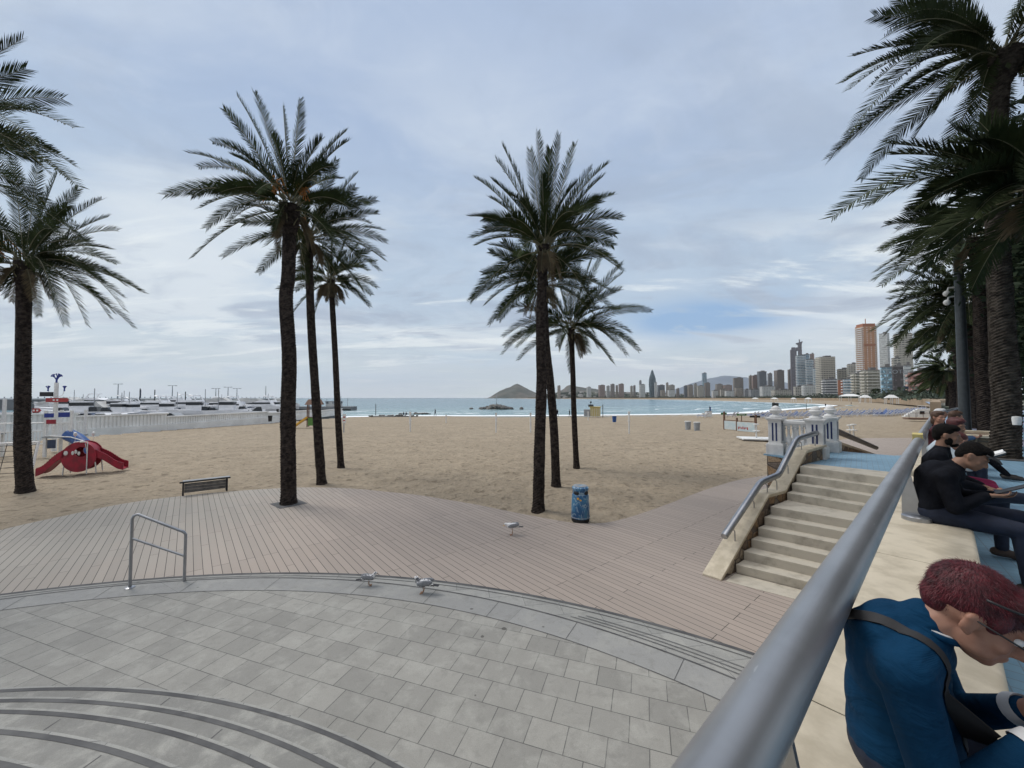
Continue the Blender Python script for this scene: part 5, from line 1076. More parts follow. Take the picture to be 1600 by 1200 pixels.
person(W(11.3, -0.15, 1.7), FACE, 'person in dark clothes seated just left of the one in denim', seated(0.05, hy=0.02, hz=0.76, face=(0.7, 0.7, 0)), top='maroon_cloth', hair='hair_brown', hairf=hair_full)
person(W(12.6, 0.0, 1.7), FACE, 'person with brown hair in a blue denim jacket and long dark trousers', seated(0.12, hy=0.04, hz=0.74, face=(-0.3, 0.9, -0.1), anL=(-0.12, 0.80, 0.12), anR=(0.12, 0.80, 0.12)), top='denim', legs='jacket_black', hair='hair_brown', hairf=hair_full)
person(W(13.9, -0.1, 1.7), FACE, 'person in a white cap sitting farthest along the ledge', seated(0.02, hy=0.02, hz=0.77), top='jacket_black', hair='white_cloth')
def standing(st=0.0, **kw):
    J = dict(pelvis=(0, 0, 0.95), chest=(0, 0.02, 1.28), neck=(0, 0.02, 1.48), head=(0, 0.05, 1.62), shL=(-0.19, 0, 1.42), shR=(0.19, 0, 1.42), elL=(-0.25, -0.02, 1.13), elR=(0.25, 0.02, 1.13), haL=(-0.22, 0.10, 0.92), haR=(0.22, 0.10, 0.92),
             hipL=(-0.10, 0, 0.90), hipR=(0.10, 0, 0.90), knL=(-0.11, st * 0.5, 0.50), knR=(0.11, -st * 0.5, 0.50), anL=(-0.11, st, 0.10), anR=(0.11, -st, 0.10)); J.update(kw); return J
GPE = 'people standing under the promenade palms'
for a, l, rz_, lab, tp in ((26.0, 1.15, 0.5, 'person in black standing just right of the lamp post', 'jacket_black'), (33.0, 2.3, 2.0, 'small dark figure standing left of the thick palm trunk', 'jacket_black'), (20.2, 2.7, 3.4, 'person in dark clothes just right of the thick palm trunk', 'jacket_black'), (30.5, 3.0, 1.0, 'dark figure farther back right of the thick palm trunk', 'jacket_black')):
    person(W(a, l, 1.7), rz_, lab, standing(0.1), top=tp, legs='jeans', vox=0.02, hands=False, detail=False, skin='skin_shade', group=GPE)
mb = MB(); mb.lathe([(0.07, 0), (0.085, 0.15), (0.075, 0.21), (0.01, 0.22)], 14); tag(mb.build('lantern', 'white_paint', None, smooth=True, loc=dep(1589, 664, 9.8)), 'white bucket-shaped lantern by the right edge beside the thick trunk', 'lantern')
# --- beach walker
p = at(680, 649.7, -1.25); person(p, 1.3, 'dark figure walking along the water line', standing(0.22), top='jeans', legs='jacket_black', vox=0.04, hands=False, detail=False)
for px, py, lab in ((631, 648.5, 'person sitting on the shore rocks, left of the pair'), (635, 648.5, 'person sitting on the shore rocks, right of the pair')):
    p = at(px, py, -1.2); person(p + Vector((0, 0, -0.45)), 2.8, lab, seated(0.1), top='jeans', vox=0.04, hands=False, detail=False)
for i, (px, py, lab) in enumerate(((871, 651, 'beach walker left of the yellow hut behind the palm trunks'), (890, 652, 'second beach walker beside the yellow hut'), (1290, 636, 'distant bather near the shore behind the balustrade'), (1330, 632, 'distant figure on the sand right of the balustrade'), (1416, 634, 'distant figure below the seafront wall'))):
    p = at(px, py, -1.0); person(p, 0.5 + i, lab, standing(0.2), top='jacket_black', vox=0.05, hands=False, detail=False)
# ============================================================ BEACH OBJECTS
# blue painted bin
p = at(907, 813, 0); t_ = thing('litter_bin', (p.x, p.y, -0.03), 'blue painted round litter bin in the sand at the boardwalk edge', 'bin', rz=0.3)
mb = MB(); mb.lathe([(0.235, 0.10), (0.25, 0.12), (0.24, 0.45), (0.225, 0.72), (0.222, 0.74), (0.205, 0.76), (0.205, 0.88)], 40); mb.build('body', 'bin_art', t_, smooth=True)
mb = MB(); mb.lathe([(0.215, 0), (0.24, 0.03), (0.245, 0.12), (0.235, 0.13)], 36); mb.build('base', 'rubber', t_, smooth=True)
mb = MB(); mb.lathe([(0.249, 0.135), (0.256, 0.14), (0.249, 0.15)], 36); mb.build('band', 'bin_grey', t_, smooth=True)
mb = MB(); mb.lathe([(0.205, 0.86), (0.225, 0.88), (0.225, 0.93), (0.19, 0.965), (0.09, 0.975)], 36); mb.build('rim', 'bin_art', t_, smooth=True)
mb = MB(); mb.lathe([(0.19, 0.967), (0.185, 0.978), (0.07, 0.982), (0.065, 0.97)], 36); mb.build('lid', 'bin_grey', t_, smooth=True)
for an in (R(-62), R(118), R(210)):
    mb = MB(); c, s_ = math.cos(an), math.sin(an); mb.ell((c * 0.196, s_ * 0.196, 0.80), (0.028, 0.085, 0.055), Matrix.Rotation(an, 3, 'Z')); mb.build('slot', 'black_plastic', t_, smooth='all')
mb = MB()
for u, z, r_ in ((-0.02, 0.66, 0.035), (0.05, 0.62, 0.032), (0.012, 0.57, 0.025), (0.03, 0.54, 0.018)):
    an = R(-128) + u / 0.23; mb.ell((math.cos(an) * 0.226, math.sin(an) * 0.226, z), (0.006, r_, r_), Matrix.Rotation(an, 3, 'Z'))
mb.build('painted_flowers', 'yellow_plastic', t_, smooth='all')
# low bench seen from behind
a_, b_ = at(284, 775, 0), at(356, 766, 0); d_ = b_ - a_; L = d_.length
t_ = thing('bench', (a_.x, a_.y, -0.02), 'low dark metal bench with grey slats on the sand behind the boardwalk', 'bench', rz=math.atan2(d_.y, d_.x))
for x in (0.03, L - 0.03): mb = MB(); mb.box((x, 0, 0.25), (0.05, 0.05, 0.50)); mb.box((x, 0.22, 0.2), (0.05, 0.05, 0.40)); mb.box((x, 0.11, 0.40), (0.05, 0.26, 0.04)); mb.build('leg', 'black_plastic', t_)
mb = MB(); mb.box((L / 2, -0.004, 0.475), (L + 0.14, 0.06, 0.05)); mb.build('top_rail', 'black_plastic', t_, bevel=0.006)
for z in (0.13, 0.235, 0.34): mb = MB(); mb.box((L / 2, 0.012, z + 0.03), (L - 0.12, 0.025, 0.098)); mb.build('slat', 'wood_grey', t_, bevel=0.005)
for y in (0.10, 0.22, 0.34): mb = MB(); mb.box((L / 2 + 0.04, y, 0.485 - 0.02 * (y > 0.3)), (L + 0.05, 0.10, 0.03)); mb.build('seat_plank', 'bin_grey', t_, bevel=0.005)
# birds
def bird(loc, rz, label, kind, s=1.0):
    t_ = thing(kind, loc, label, 'bird', rz=rz)     # faces local +y
    gull = kind == 'seagull'
    bd = MB(); z0 = 0.15 if gull else 0.105; tl = Matrix.Rotation(R(-12), 3, 'X')
    bd.ell((0, -0.01, z0 + 0.045), (0.052, 0.115, 0.055), tl, 16, 10); bd.ell((0, 0.06, z0 + 0.06), (0.044, 0.06, 0.05), None, 14, 8)
    hp = (0, 0.135, z0 + 0.085) if gull else (0, 0.105 , z0 + 0.115); 
    if kind == 'pigeon_down': hp = (0, 0.155, z0 - 0.03)
    bd.cap((0, 0.075, z0 + 0.07), hp, 0.036, 0.024); bd.ell(hp, (0.027, 0.033, 0.027), None, 14, 8); bd.cap((0, -0.08, z0 + 0.03), (0, -0.17, z0 + 0.01), 0.03, 0.012)
    bd.build('body', 'feather_white' if gull else 'feather_pied', t_, remesh=0.006, soft=2)
    for sx in (-1, 1):
        w = MB(); w.ell((sx * 0.044, -0.035, z0 + 0.06), (0.016, 0.125, 0.042), Matrix.Rotation(R(-10), 3, 'X'), 14, 8); w.build('wing', 'feather_grey', t_, smooth='all')
    w = MB(); w.add([(-0.02, -0.13, z0 + 0.03), (0.02, -0.13, z0 + 0.03), (0.03, -0.24, z0 + 0.022), (-0.03, -0.24, z0 + 0.022), (-0.02, -0.13, z0 + 0.02), (0.02, -0.13, z0 + 0.02), (0.03, -0.24, z0 + 0.016), (-0.03, -0.24, z0 + 0.016)], [(0, 1, 2, 3), (7, 6, 5, 4), (0, 4, 5, 1), (1, 5, 6, 2), (2, 6, 7, 3), (3, 7, 4, 0)]); w.build('tail', 'feather_dark', t_)
    h = Vector(hp); dn = Vector((0, 0.8, -0.6)) if gull else Vector((0, 0.95, -0.3))
    w = MB(); w.cap(h + dn * 0.02, h + dn * (0.068 if gull else 0.045), 0.009, 0.003, 8); w.build('beak', 'yellow_plastic' if gull else 'feather_dark', t_, smooth='all')
    for sx in (-1, 1):
        w = MB(); w.tube([(sx * 0.022, 0.0, z0 + 0.02), (sx * 0.022, -0.012, z0 * 0.5), (sx * 0.022, 0.0, 0.008)], 0.005, 6)
        for q in (-0.5, 0, 0.5): w.tube([(sx * 0.022, 0, 0.006), (sx * 0.022 + math.sin(q) * 0.04, math.cos(q) * 0.045, 0.004)], 0.004, 5)
        w.build('leg', 'bird_leg', t_)
    t_.scale = (s, s, s); return t_
m, t, b = base_mat('feather_pied'); co = t.new('ShaderNodeTexCoord').outputs['Object']
t.l.new(t.mix(t.ramp(t.noise(co, 16, 2), 0.51, 0.57), (0.74, 0.74, 0.74), (0.10, 0.105, 0.12)), b.inputs['Base Color']); b.inputs['Roughness'].default_value = 0.8
p = at(800, 836, 0); bird((p.x, p.y, 0.0), R(96), 'grey and white seagull standing on the brown boardwalk', 'seagull', 1.15)
p = at(577, 915, 0.01); bird((p.x, p.y, 0.012), R(-80), 'small pied pigeon, left of the two on the granite ring', 'pigeon', 0.95)
p = at(661, 927, 0.01); bird((p.x, p.y, 0.012), R(84), 'plump grey pigeon pecking at the dark line, right of the two', 'pigeon', 1.15)
# red ladybird climbing frame
p = at(128, 738, 0); t_ = thing('beetle_climber', (p.x, p.y, -0.03), 'red beetle-shaped climbing frame with slides, beside the left palm', 'playground toy', rz=R(30))
for i, y in enumerate((-0.35, 0.45)):
    mb = MB(); P = []
    for k_ in range(40):
        a = 2 * math.pi * k_ / 40; P.append((0.86 * math.cos(a), 0.66 * math.sin(a) + 0.76))
    # disc with a window
    hole = [(0.10 + 0.30 * math.cos(2 * math.pi * k_ / 40), 0.98 + 0.22 * math.sin(2 * math.pi * k_ / 40)) for k_ in range(40)]
    vs = []
    for yy in (y - 0.02, y + 0.02): vs += [(x, yy, z) for x, z in P] + [(x, yy, z) for x, z in hole]
    fs = []
    for k_ in range(40):
        n_ = (k_ + 1) % 40; fs += [(k_, n_, 40 + n_, 40 + k_), (80 + k_, 120 + k_, 120 + n_, 80 + n_), (k_, 80 + k_, 80 + n_, n_), (40 + k_, 40 + n_, 120 + n_, 120 + k_)]
    mb.add(vs, fs); mb.build('side_panel', 'red_plastic', t_, fix=True)
mb = MB(); P = [(0.80 * math.cos(R(a)), 0.60 * math.sin(R(a)) + 0.76) for a in range(15, 166, 10)]
vs = [(x, y, z) for x, z in P for y in (-0.33, 0.43)] + [(x * 0.96, y, z - 0.03) for x, z in P for y in (-0.33, 0.43)]; n = len(P)
mb.add(vs, [(2 * i, 2 * i + 1, 2 * i + 3, 2 * i + 2) for i in range(n - 1)] + [(2 * n + 2 * i, 2 * n + 2 * i + 2, 2 * n + 2 * i + 3, 2 * n + 2 * i + 1) for i in range(n - 1)]); mb.build('shell', 'red_plastic', t_, fix=True)
def chute(x0, z0, x1, z1, y0, y1, name='slide'):
    pts = catmull([(x0, z0), (x0 + (x1 - x0) * 0.35, z0 - (z0 - z1) * 0.32), (x0 + (x1 - x0) * 0.75, z1 + 0.12), (x1, z1)], 5); o = None
    mb = MB()
    for (xa, za), (xb, zb) in zip(pts[:-1], pts[1:]):
        mb.add([(xa, y0, za), (xb, y0, zb), (xb, y1, zb), (xa, y1, za), (xa, y0, za - 0.03), (xb, y0, zb - 0.03), (xb, y1, zb - 0.03), (xa, y1, za - 0.03)], [(0, 1, 2, 3), (7, 6, 5, 4), (0, 4, 5, 1), (3, 2, 6, 7)])
        for y in (y0, y1):
            mb.add([(xa, y - 0.02, za - 0.05), (xb, y - 0.02, zb - 0.05), (xb, y - 0.02, zb + 0.26), (xa, y - 0.02, za + 0.30), (xa, y + 0.02, za - 0.05), (xb, y + 0.02, zb - 0.05), (xb, y + 0.02, zb + 0.26), (xa, y + 0.02, za + 0.30)], [(0, 1, 2, 3), (7, 6, 5, 4), (3, 2, 6, 7), (0, 4, 5, 1), (0, 3, 7, 4), (1, 5, 6, 2)])
    mb.build(name, 'red_plastic', t_, fix=True)
chute(-0.70, 0.85, -2.0, 0.08, -0.35, 0.40); chute(0.72, 0.80, 2.25, 0.10, -0.30, 0.35)
for (x, z, y) in ((-0.62, 0.96, -0.38), (-1.0, 1.0, 0.42)): mb = MB(); mb.lathe([(0.10, -0.02), (0.10, 0.02), (0.02, 0.03)], 16); o = mb.build('eye', 'white_paint', t_, loc=(x, y, z)); o.rotation_euler = (R(90), 0, 0)
for x, y in ((-0.78, -0.30), (-0.78, 0.40), (0.85, -0.3), (0.85, 0.4)): mb = MB(); mb.tube([(x, y, 0), (x * 0.93, y, 0.5)], 0.035, 8); mb.build('leg', 'white_paint', t_)
mb = MB(); mb.tube([(0.42, -0.40, 0), (0.42, -0.40, 1.42), (0.05, -0.40, 1.42)], 0.03, 8); mb.tube([(0.42, -0.40, 0.9), (0.30, -0.38, 1.36)], 0.02, 8); mb.build('grab_bar', 'white_paint', t_)
mb = MB(); mb.tube([(-0.75, 0.4, 0.9), (-0.65, 0.4, 1.35), (-0.2, 0.4, 1.4)], 0.03, 8); mb.build('grab_bar', 'white_paint', t_)
for x in (-0.62, 0.30): mb = MB(); mb.tube([(x, 0.43, 1.35), (x, 0.43, 1.62)], 0.012, 6); mb.ell((x, 0.43, 1.72), (0.09, 0.09, 0.10)); mb.build('antenna', 'white_paint', t_, smooth='all')
for x, z in ((-0.15, 1.0), (0.0, 0.92), (-0.30, 0.95)): mb = MB(); mb.ell((x, -0.375, z), (0.07, 0.01, 0.09)); mb.build('handhold', 'white_paint', t_, smooth='all')
t_.scale = (0.64, 1, 1)
# play tower
p = at(62, 712, 0); t_ = thing('play_tower', (p.x, p.y, -0.1), 'white play tower with blue and red panels and blue slide behind the left palm', 'playground tower', rz=R(22))
s_ = 1.0; PX = (-3.9, -2.3, 0.2, 1.3)
for x in PX:
    for y in (0.0, 1.3): mb = MB(); h_ = 3.4 if x < 0 else 2.7; mb.box((x, y, h_ / 2), (0.12, 0.12, h_)); mb.build('post', 'white_paint', t_)
mb = MB(); mb.box((-3.1, 0.65, 1.35), (1.75, 1.5, 0.08)); mb.box((0.75, 0.65, 1.15), (1.3, 1.5, 0.08)); mb.build('platform', 'bin_grey', t_)
for (x0, x1, z0, z1, y) in ((-3.85, -2.35, 1.4, 2.2, 0.0), (0.25, 1.25, 1.2, 1.95, 0.0), (-3.85, -2.35, 1.4, 2.2, 1.3), (0.25, 1.25, 1.2, 1.95, 1.3), (-2.3, 0.2, 0.75, 1.5, 0.0)):
    mb = MB(); mb.box(((x0 + x1) / 2, y, z1), (x1 - x0, 0.06, 0.06)); mb.box(((x0 + x1) / 2, y, z0 + 0.03), (x1 - x0, 0.06, 0.06)); n = int((x1 - x0) / 0.14)
    for i in range(n): mb.box((x0 + (x1 - x0) * (i + .5) / n, y, (z0 + z1) / 2), (0.035, 0.03, z1 - z0))
    mb.build('railing', 'white_paint', t_)
mb = MB(); mb.box((-3.1, -0.05, 2.75), (1.4, 0.05, 0.8)); mb.build('roof_panel', 'blue_plastic', t_)
mb = MB(); mb.box((0.45, -0.05, 2.05), (0.4, 0.04, 0.25)); mb.build('red_panel', 'red_plastic', t_)
mb = MB(); mb.box((1.0, -0.05, 2.45), (0.5, 0.04, 0.28)); mb.box((0.35, -0.05, 2.42), (0.4, 0.04, 0.25)); mb.build('blue_panel', 'kelly', t_)
mb = MB(); mb.box((0.5, -0.04, 0.75), (0.35, 0.04, 0.5)); mb.build('play_panel', 'hull_navy', t_)
mb = MB(); pts = catmull([(1.1, 0.2, 1.25), (1.7, -0.1, 0.95), (2.3, -0.5, 0.5), (2.9, -0.8, 0.15)], 5)
mb.tube(pts, 0.34, 14, False); mb.build('tube_slide', 'blue_plastic', t_, smooth=True)
mb = MB(); mb.tube([(0.2, -0.1, 1.25), (1.5, -0.4, 1.15), (3.0, -0.9, 0.65)], 0.03, 6); mb.tube([(-2.3, -0.05, 2.0), (0.2, -0.05, 2.0)], 0.03, 6); mb.build('slide_rail', 'white_paint', t_)
p = at(5, 742, 0); t_ = thing('climbing_net', (p.x - 0.5, p.y, -0.03), 'rope climbing net frame standing left of the palm trunk', 'climbing net', rz=R(30))
mb = MB()
for i in range(7): mb.tube([(-1.6 + i * 0.45, 0, 0), (-1.6 + i * 0.45, 0.5, 1.3)], 0.014, 5)
for i in range(6): mb.tube([(-1.6, i * 0.09, 0.05 + i * 0.235), (1.1, i * 0.09, 0.05 + i * 0.235)], 0.014, 5)
mb.build('net', 'rope', t_)
for x in (-1.65, 1.15): mb = MB(); mb.tube([(x, 0, -0.05), (x, 0.5, 1.35)], 0.05, 8); mb.build('post', 'white_paint', t_)
mb = MB(); mb.tube([(-1.65, 0.5, 1.33), (1.15, 0.5, 1.33)], 0.04, 8); mb.build('top_bar', 'white_paint', t_)
# signpost mast with blue coral ornament
p = at(84, 705, -0.1); t_ = thing('signpost', p, 'tall white mast with red arrow signs and blue coral-shaped ornaments', 'signpost', rz=0.25)
zt = dep(84, 598, p.y).z - p.z
mb = MB(); mb.tube([(0, 0, 0), (0, 0, zt)], [0.13, 0.10], 12); mb.build('mast', 'white_paint', t_, smooth=True)
for (py, x, w_) in ((625, 0.18, 1.2), (641, -0.85, 0.45)):
    z = dep(84, py, p.y).z - p.z; mb = MB(); mb.add([(x - w_ / 2, -0.15, z - 0.13), (x + w_ / 2 - 0.12, -0.15, z - 0.13), (x + w_ / 2, -0.15, z), (x + w_ / 2 - 0.12, -0.15, z + 0.13), (x - w_ / 2, -0.15, z + 0.13), (x - w_ / 2, -0.11, z - 0.13), (x + w_ / 2 - 0.12, -0.11, z - 0.13), (x + w_ / 2, -0.11, z), (x + w_ / 2 - 0.12, -0.11, z + 0.13), (x - w_ / 2, -0.11, z + 0.13)],
        [(0, 1, 2, 3, 4), (9, 8, 7, 6, 5), (0, 5, 6, 1), (1, 6, 7, 2), (2, 7, 8, 3), (3, 8, 9, 4), (4, 9, 5, 0)]); o = mb.build('arrow_sign', 'sign_red', t_, fix=True)
    mb = MB()
    for q in (-0.12, 0.06): mb.box((x - w_ * 0.05 + q, -0.155, z), (0.10, 0.006, 0.10))
    mb.build('lettering', 'white_paint', o)
z = dep(84, 616, p.y).z - p.z; mb = MB(); mb.box((-0.42, -0.1, z), (0.62, 0.12, 0.28)); mb.build('black_box', 'black_plastic', t_)
rr = random.Random(3)
def coral(mb, b_, d_, L, w, dep_):
    q = b_ + d_ * L; mb.tube([b_, q], [w, w * 0.75], 5)
    if dep_ > 0:
        for a in (-0.55, 0.55, 0.05):
            nd = (Matrix.Rotation(a + rr.uniform(-.15, .15), 3, 'Y') @ d_); coral(mb, q, nd, L * 0.66, w * 0.72, dep_ - 1)
mb = MB(); coral(mb, Vector((0, 0, zt - 0.1)), Vector((0, 0, 1)), 0.30, 0.06, 3); mb.build('coral_ornament', 'kelly', t_)
for x in (-0.42, 0.42):
    mb = MB(); coral(mb, Vector((x, 0, zt - 0.55)), Vector((0, 0, 1)), 0.17, 0.045, 2); mb.build('coral_ornament', 'kelly', t_)
    mb = MB(); mb.tube([(0.02, 0, zt - 1.0), (x * 0.8, 0, zt - 0.8), (x, 0, zt - 0.5)], 0.015, 5); mb.build('bracket', 'white_paint', t_)
# volleyball posts
VB = [(641, 673, 644), (640, 662, 643), (697, 660, 648), (775, 674, 645), (829, 674, 645), (983, 676, 643), (919, 656, 643), (1045, 0, 0)]
names = ['nearest white volleyball post left of the central palms', 'white volleyball post just behind the one left of the central palms', 'small distant white post below the walking figure', 'white volleyball post to the left of the central trunks', 'white volleyball post touching the tall central trunk', 'white volleyball post right of the central palms', 'small white post in front of the yellow hut']
for (px, pb, pt), nm in zip(VB, names):
    z = -0.25 if pb > 665 else -0.6; p = at(px, pb, z); h_ = dep(px, pt, p.y).z - p.z; t_ = thing('volleyball_post', p, nm, 'post', 'volleyball posts')
    mb = MB(); mb.tube([(0, 0, -0.1), (0, 0, h_)], 0.075, 8); mb.build('pole', 'white_paint', t_); mb = MB(); mb.box((0, 0, h_ - 0.1), (0.2, 0.2, 0.2)); mb.box((0, 0, h_ * 0.55), (0.18, 0.18, 0.12)); mb.build('net_bracket', 'white_paint', t_)
# litter bins in the distance
for px, py, s_, c_, lab in ((960, 659, 1.0, 'blue_plastic', 'small blue bin on the beach right of the yellow hut'), (1075, 671, 1.0, 'bin_grey', 'grey beach bin, left of the pair beyond the sand track'), (1089, 673, 1.0, 'bin_grey', 'grey beach bin, right of the pair beyond the sand track'), (100, 679, 1.15, 'bin_grey', 'grey bin against the white harbour wall beside the mast'), (422, 658, 0.9, 'black_plastic', 'dark bin at the far end of the white harbour wall')):
    p = at(px, py, -0.4); t_ = thing('beach_bin', p, lab, 'bin', rz=px)
    mb = MB(); mb.lathe([(0.24, -0.05), (0.25, 0.1), (0.30, 0.80), (0.27, 0.80), (0.25, 0.2)], 16); mb.build('body', c_, t_, smooth=True)
    mb = MB(); mb.lathe([(0.31, 0.78), (0.32, 0.83), (0.31, 0.86), (0.28, 0.84)], 16); mb.build('rim', 'white_paint' if c_ != 'black_plastic' else 'black_plastic', t_, smooth=True); t_.scale = (s_ * 1.15,) * 3
# toddler slide
p = at(485, 667, -0.45); t_ = thing('play_slide', p, 'small yellow and green slide with a roof beside the left palm trunks', 'playground toy', rz=0.3)
for x in (-0.7, 0.7):
    for y in (-0.5, 0.5): mb = MB(); mb.box((x + 0.4, y, 1.5), (0.12, 0.12, 3.0)); mb.build('post', 'wood_brown', t_)
mb = MB(); mb.add([(-0.6, -0.8, 2.9), (1.5, -0.8, 2.9), (1.5, 0.8, 2.9), (-0.6, 0.8, 2.9), (-0.3, 0, 3.6), (1.2, 0, 3.6)], [(0, 1, 5, 4), (1, 2, 5), (2, 3, 4, 5), (3, 0, 4), (0, 3, 2, 1)]); mb.build('roof', 'wood_brown', t_, fix=True)
mb = MB(); mb.box((0.4, 0, 1.25), (1.4, 1.0, 0.1)); mb.build('platform', 'wood_brown', t_)
for y in (-0.62, 0.1): mb = MB(); mb.box((-1.05, y, 0.62), (2.0, 0.5, 0.08), ry=-0.66); mb.box((-1.05, y - 0.25, 0.72), (2.0, 0.05, 0.2), ry=-0.66); mb.build('slide', 'yellow_plastic', t_)
mb = MB(); mb.box((0.45, -0.55, 0.7), (1.3, 0.06, 1.0)); mb.build('panel', 'green_plastic', t_)
# sign on a post beside the third left palm
p = at(538, 676, -0.35); t_ = thing('beach_sign', p, 'white notice board on a post right beside the small-crowned palm trunk', 'sign'); z1, z0 = dep(538, 647, p.y).z - p.z, dep(538, 661, p.y).z - p.z
mb = MB(); mb.box((-0.05, 0, z1 / 2), (0.08, 0.08, z1)); mb.build('post', 'bin_grey', t_)
mb = MB(); mb.box((0, -0.07, (z0 + z1) / 2), (0.38, 0.04, z1 - z0)); o = mb.build('board', 'white_paint', t_)
mb = MB(); mb.box((0, -0.094, (z0 + z1) / 2 + 0.15), (0.20, 0.004, 0.14)); mb.box((0, -0.094, (z0 + z1) / 2 - 0.2), (0.24, 0.004, 0.1)); mb.build('pictogram', 'sign_red', o)
# flag poles and thin poles near the water
for px, pb, pt, lab in ((587, 648, 631, 'thin dark pole on the spit near the pier'), (942, 651, 632, 'thin dark pole right of the yellow hut'), (1109, 651, 635, 'flagpole with a dark flag beside the white cabin'), (1260, 640, 630, 'thin pole on the far beach left of the balustrade ball')):
    p = at(px, pb, -1.1); h_ = dep(px, pt, p.y).z - p.z; t_ = thing('pole', p, lab, 'pole'); mb = MB(); mb.tube([(0, 0, -0.2), (0, 0, h_)], 0.09, 6); mb.build('mast', 'lamp_post_paint', t_)
    if 'flag' in lab: mb = MB(); mb.box((0.12, 0, h_ - 0.9), (0.35, 0.03, 1.6)); mb.build('flag', 'kelly', t_)
# yellow hut
p = at(930, 651, -1.1); t_ = thing('beach_hut', p, 'small yellow beach hut with railing and dark roof lantern by the water', 'hut', rz=-0.15)
mb = MB(); mb.box((0, 0, 1.15), (2.3, 1.8, 2.1)); mb.build('wall', 'hut_yellow', t_)
for i in range(6): mb = MB(); mb.box((-1.0 + i * 0.4, -0.95, 1.0), (0.08, 0.08, 2.0)); mb.build('post', 'white_paint', t_)
mb = MB(); mb.box((0, 0, 2.3), (2.7, 2.2, 0.16)); mb.build('roof', 'hut_yellow', t_)
mb = MB(); mb.box((-1.0, 0, 2.6), (1.2, 1.0, 0.5)); mb.tube([(-1.0, 0, 2.8), (-1.0, 0, 3.7)], 0.06, 6); mb.ell((-1.0, 0, 3.4), (0.25, 0.25, 0.2)); mb.build('lookout', 'lamp_post_paint', t_)
mb = MB(); mb.box((-1.9, 0, 0.9), (1.4, 1.4, 1.6)); mb.build('side_cabin', 'bin_grey', t_)
# lifeguard cabin
p = at(1107, 651, -0.95); t_ = thing('cabin', p, 'tiny white cabin beside the flagpole at the water edge', 'cabin'); mb = MB(); mb.box((0, 0, 0.6), (1.1, 1.0, 1.2)); mb.build('wall', 'white_paint', t_); mb = MB(); mb.box((0, 0, 1.25), (1.25, 1.15, 0.1)); mb.build('roof', 'bin_grey', t_); mb = MB(); mb.box((-1.2, 0, 0.4), (0.5, 0.5, 0.9)); mb.build('side_box', 'white_paint', t_)
# notice frame with banners
a_, b_ = at(1132, 671, -0.35), at(1183, 675, -0.3); d_ = b_ - a_; L = d_.length; t_ = thing('banner_frame', a_, 'wooden frame with two pale banners, the right one printed red', 'banner frame', rz=math.atan2(d_.y, d_.x))
for f in (0.0, 0.41, 0.97): mb = MB(); h_ = (2.1, 1.45, 1.9)[int(f > 0) + int(f > .5)]; mb.box((L * f, 0, h_ / 2), (0.14, 0.14, h_)); mb.build('post', 'wood_brown', t_)
for z in (1.1, 0.72): mb = MB(); mb.box((L * 0.49, 0.0, z), (L, 0.08, 0.08)); mb.build('cross_bar', 'wood_brown', t_)
mb = MB(); mb.box((L * 0.2, -0.06, 0.55), (L * 0.37, 0.03, 0.95)); mb.build('banner', 'banner_pale', t_)
mb = MB(); mb.box((L * 0.69, -0.06, 0.5), (L * 0.53, 0.03, 1.0)); o = mb.build('banner', 'banner_pale', t_); o['label'] = 'pale banner printed red along its lower part'
mb = MB()
for i in range(7): mb.box((L * 0.47 + i * L * 0.045, -0.08, 0.33 + 0.05 * (i % 2)), (L * 0.03, 0.004, 0.28 - 0.06 * (i % 3)))
mb.build('red_print', 'sign_red', o)
# signs on short poles
for px, pb, pt, w_, c_, lab in ((1133, 671, 646.5, 9, 'sign_green', 'small green sign on a post at the left end of the banner frame'), (1161, 668, 648, 15, 'sign_green', 'wide green sign rising above the banner frame'), (1182, 672, 651, 16, 'black_plastic', 'black rectangular board on a post above the white shower')):
    p = at(px, pb, -0.38); z = dep(px, pt, p.y).z - p.z; k_ = p.y / F; t_ = thing('beach_sign', p + Vector((0, 0.25, 0)), lab, 'sign'); mb = MB(); mb.box((0, 0.03, z / 2), (0.09, 0.06, z)); mb.build('post', 'wood_brown', t_); mb = MB(); mb.box((0, -0.03, z), (w_ * k_, 0.05, 3.2 * k_)); o = mb.build('board', c_, t_)
    if w_ == 15: mb = MB(); [mb.box((-0.32 + q * 0.13, -0.06, z), (0.09, 0.006, 0.09)) for q in range(6)]; mb.build('lettering', 'white_paint', o)
p = at(1186, 668, -0.3) ; mb = MB()
t_ = thing('totem_sign', at(1209, 660, -0.5), 'tall dark leaning board behind the left ball finial', 'sign'); zt = dep(1211, 629, t_.location.y).z - t_.location.z; mb.box((0, 0, zt / 2), (0.35, 0.1, zt)); mb.box((0.35, 0, zt - 0.5), (0.9, 0.12, 0.9)); mb.build('board', 'lamp_post_paint', t_)
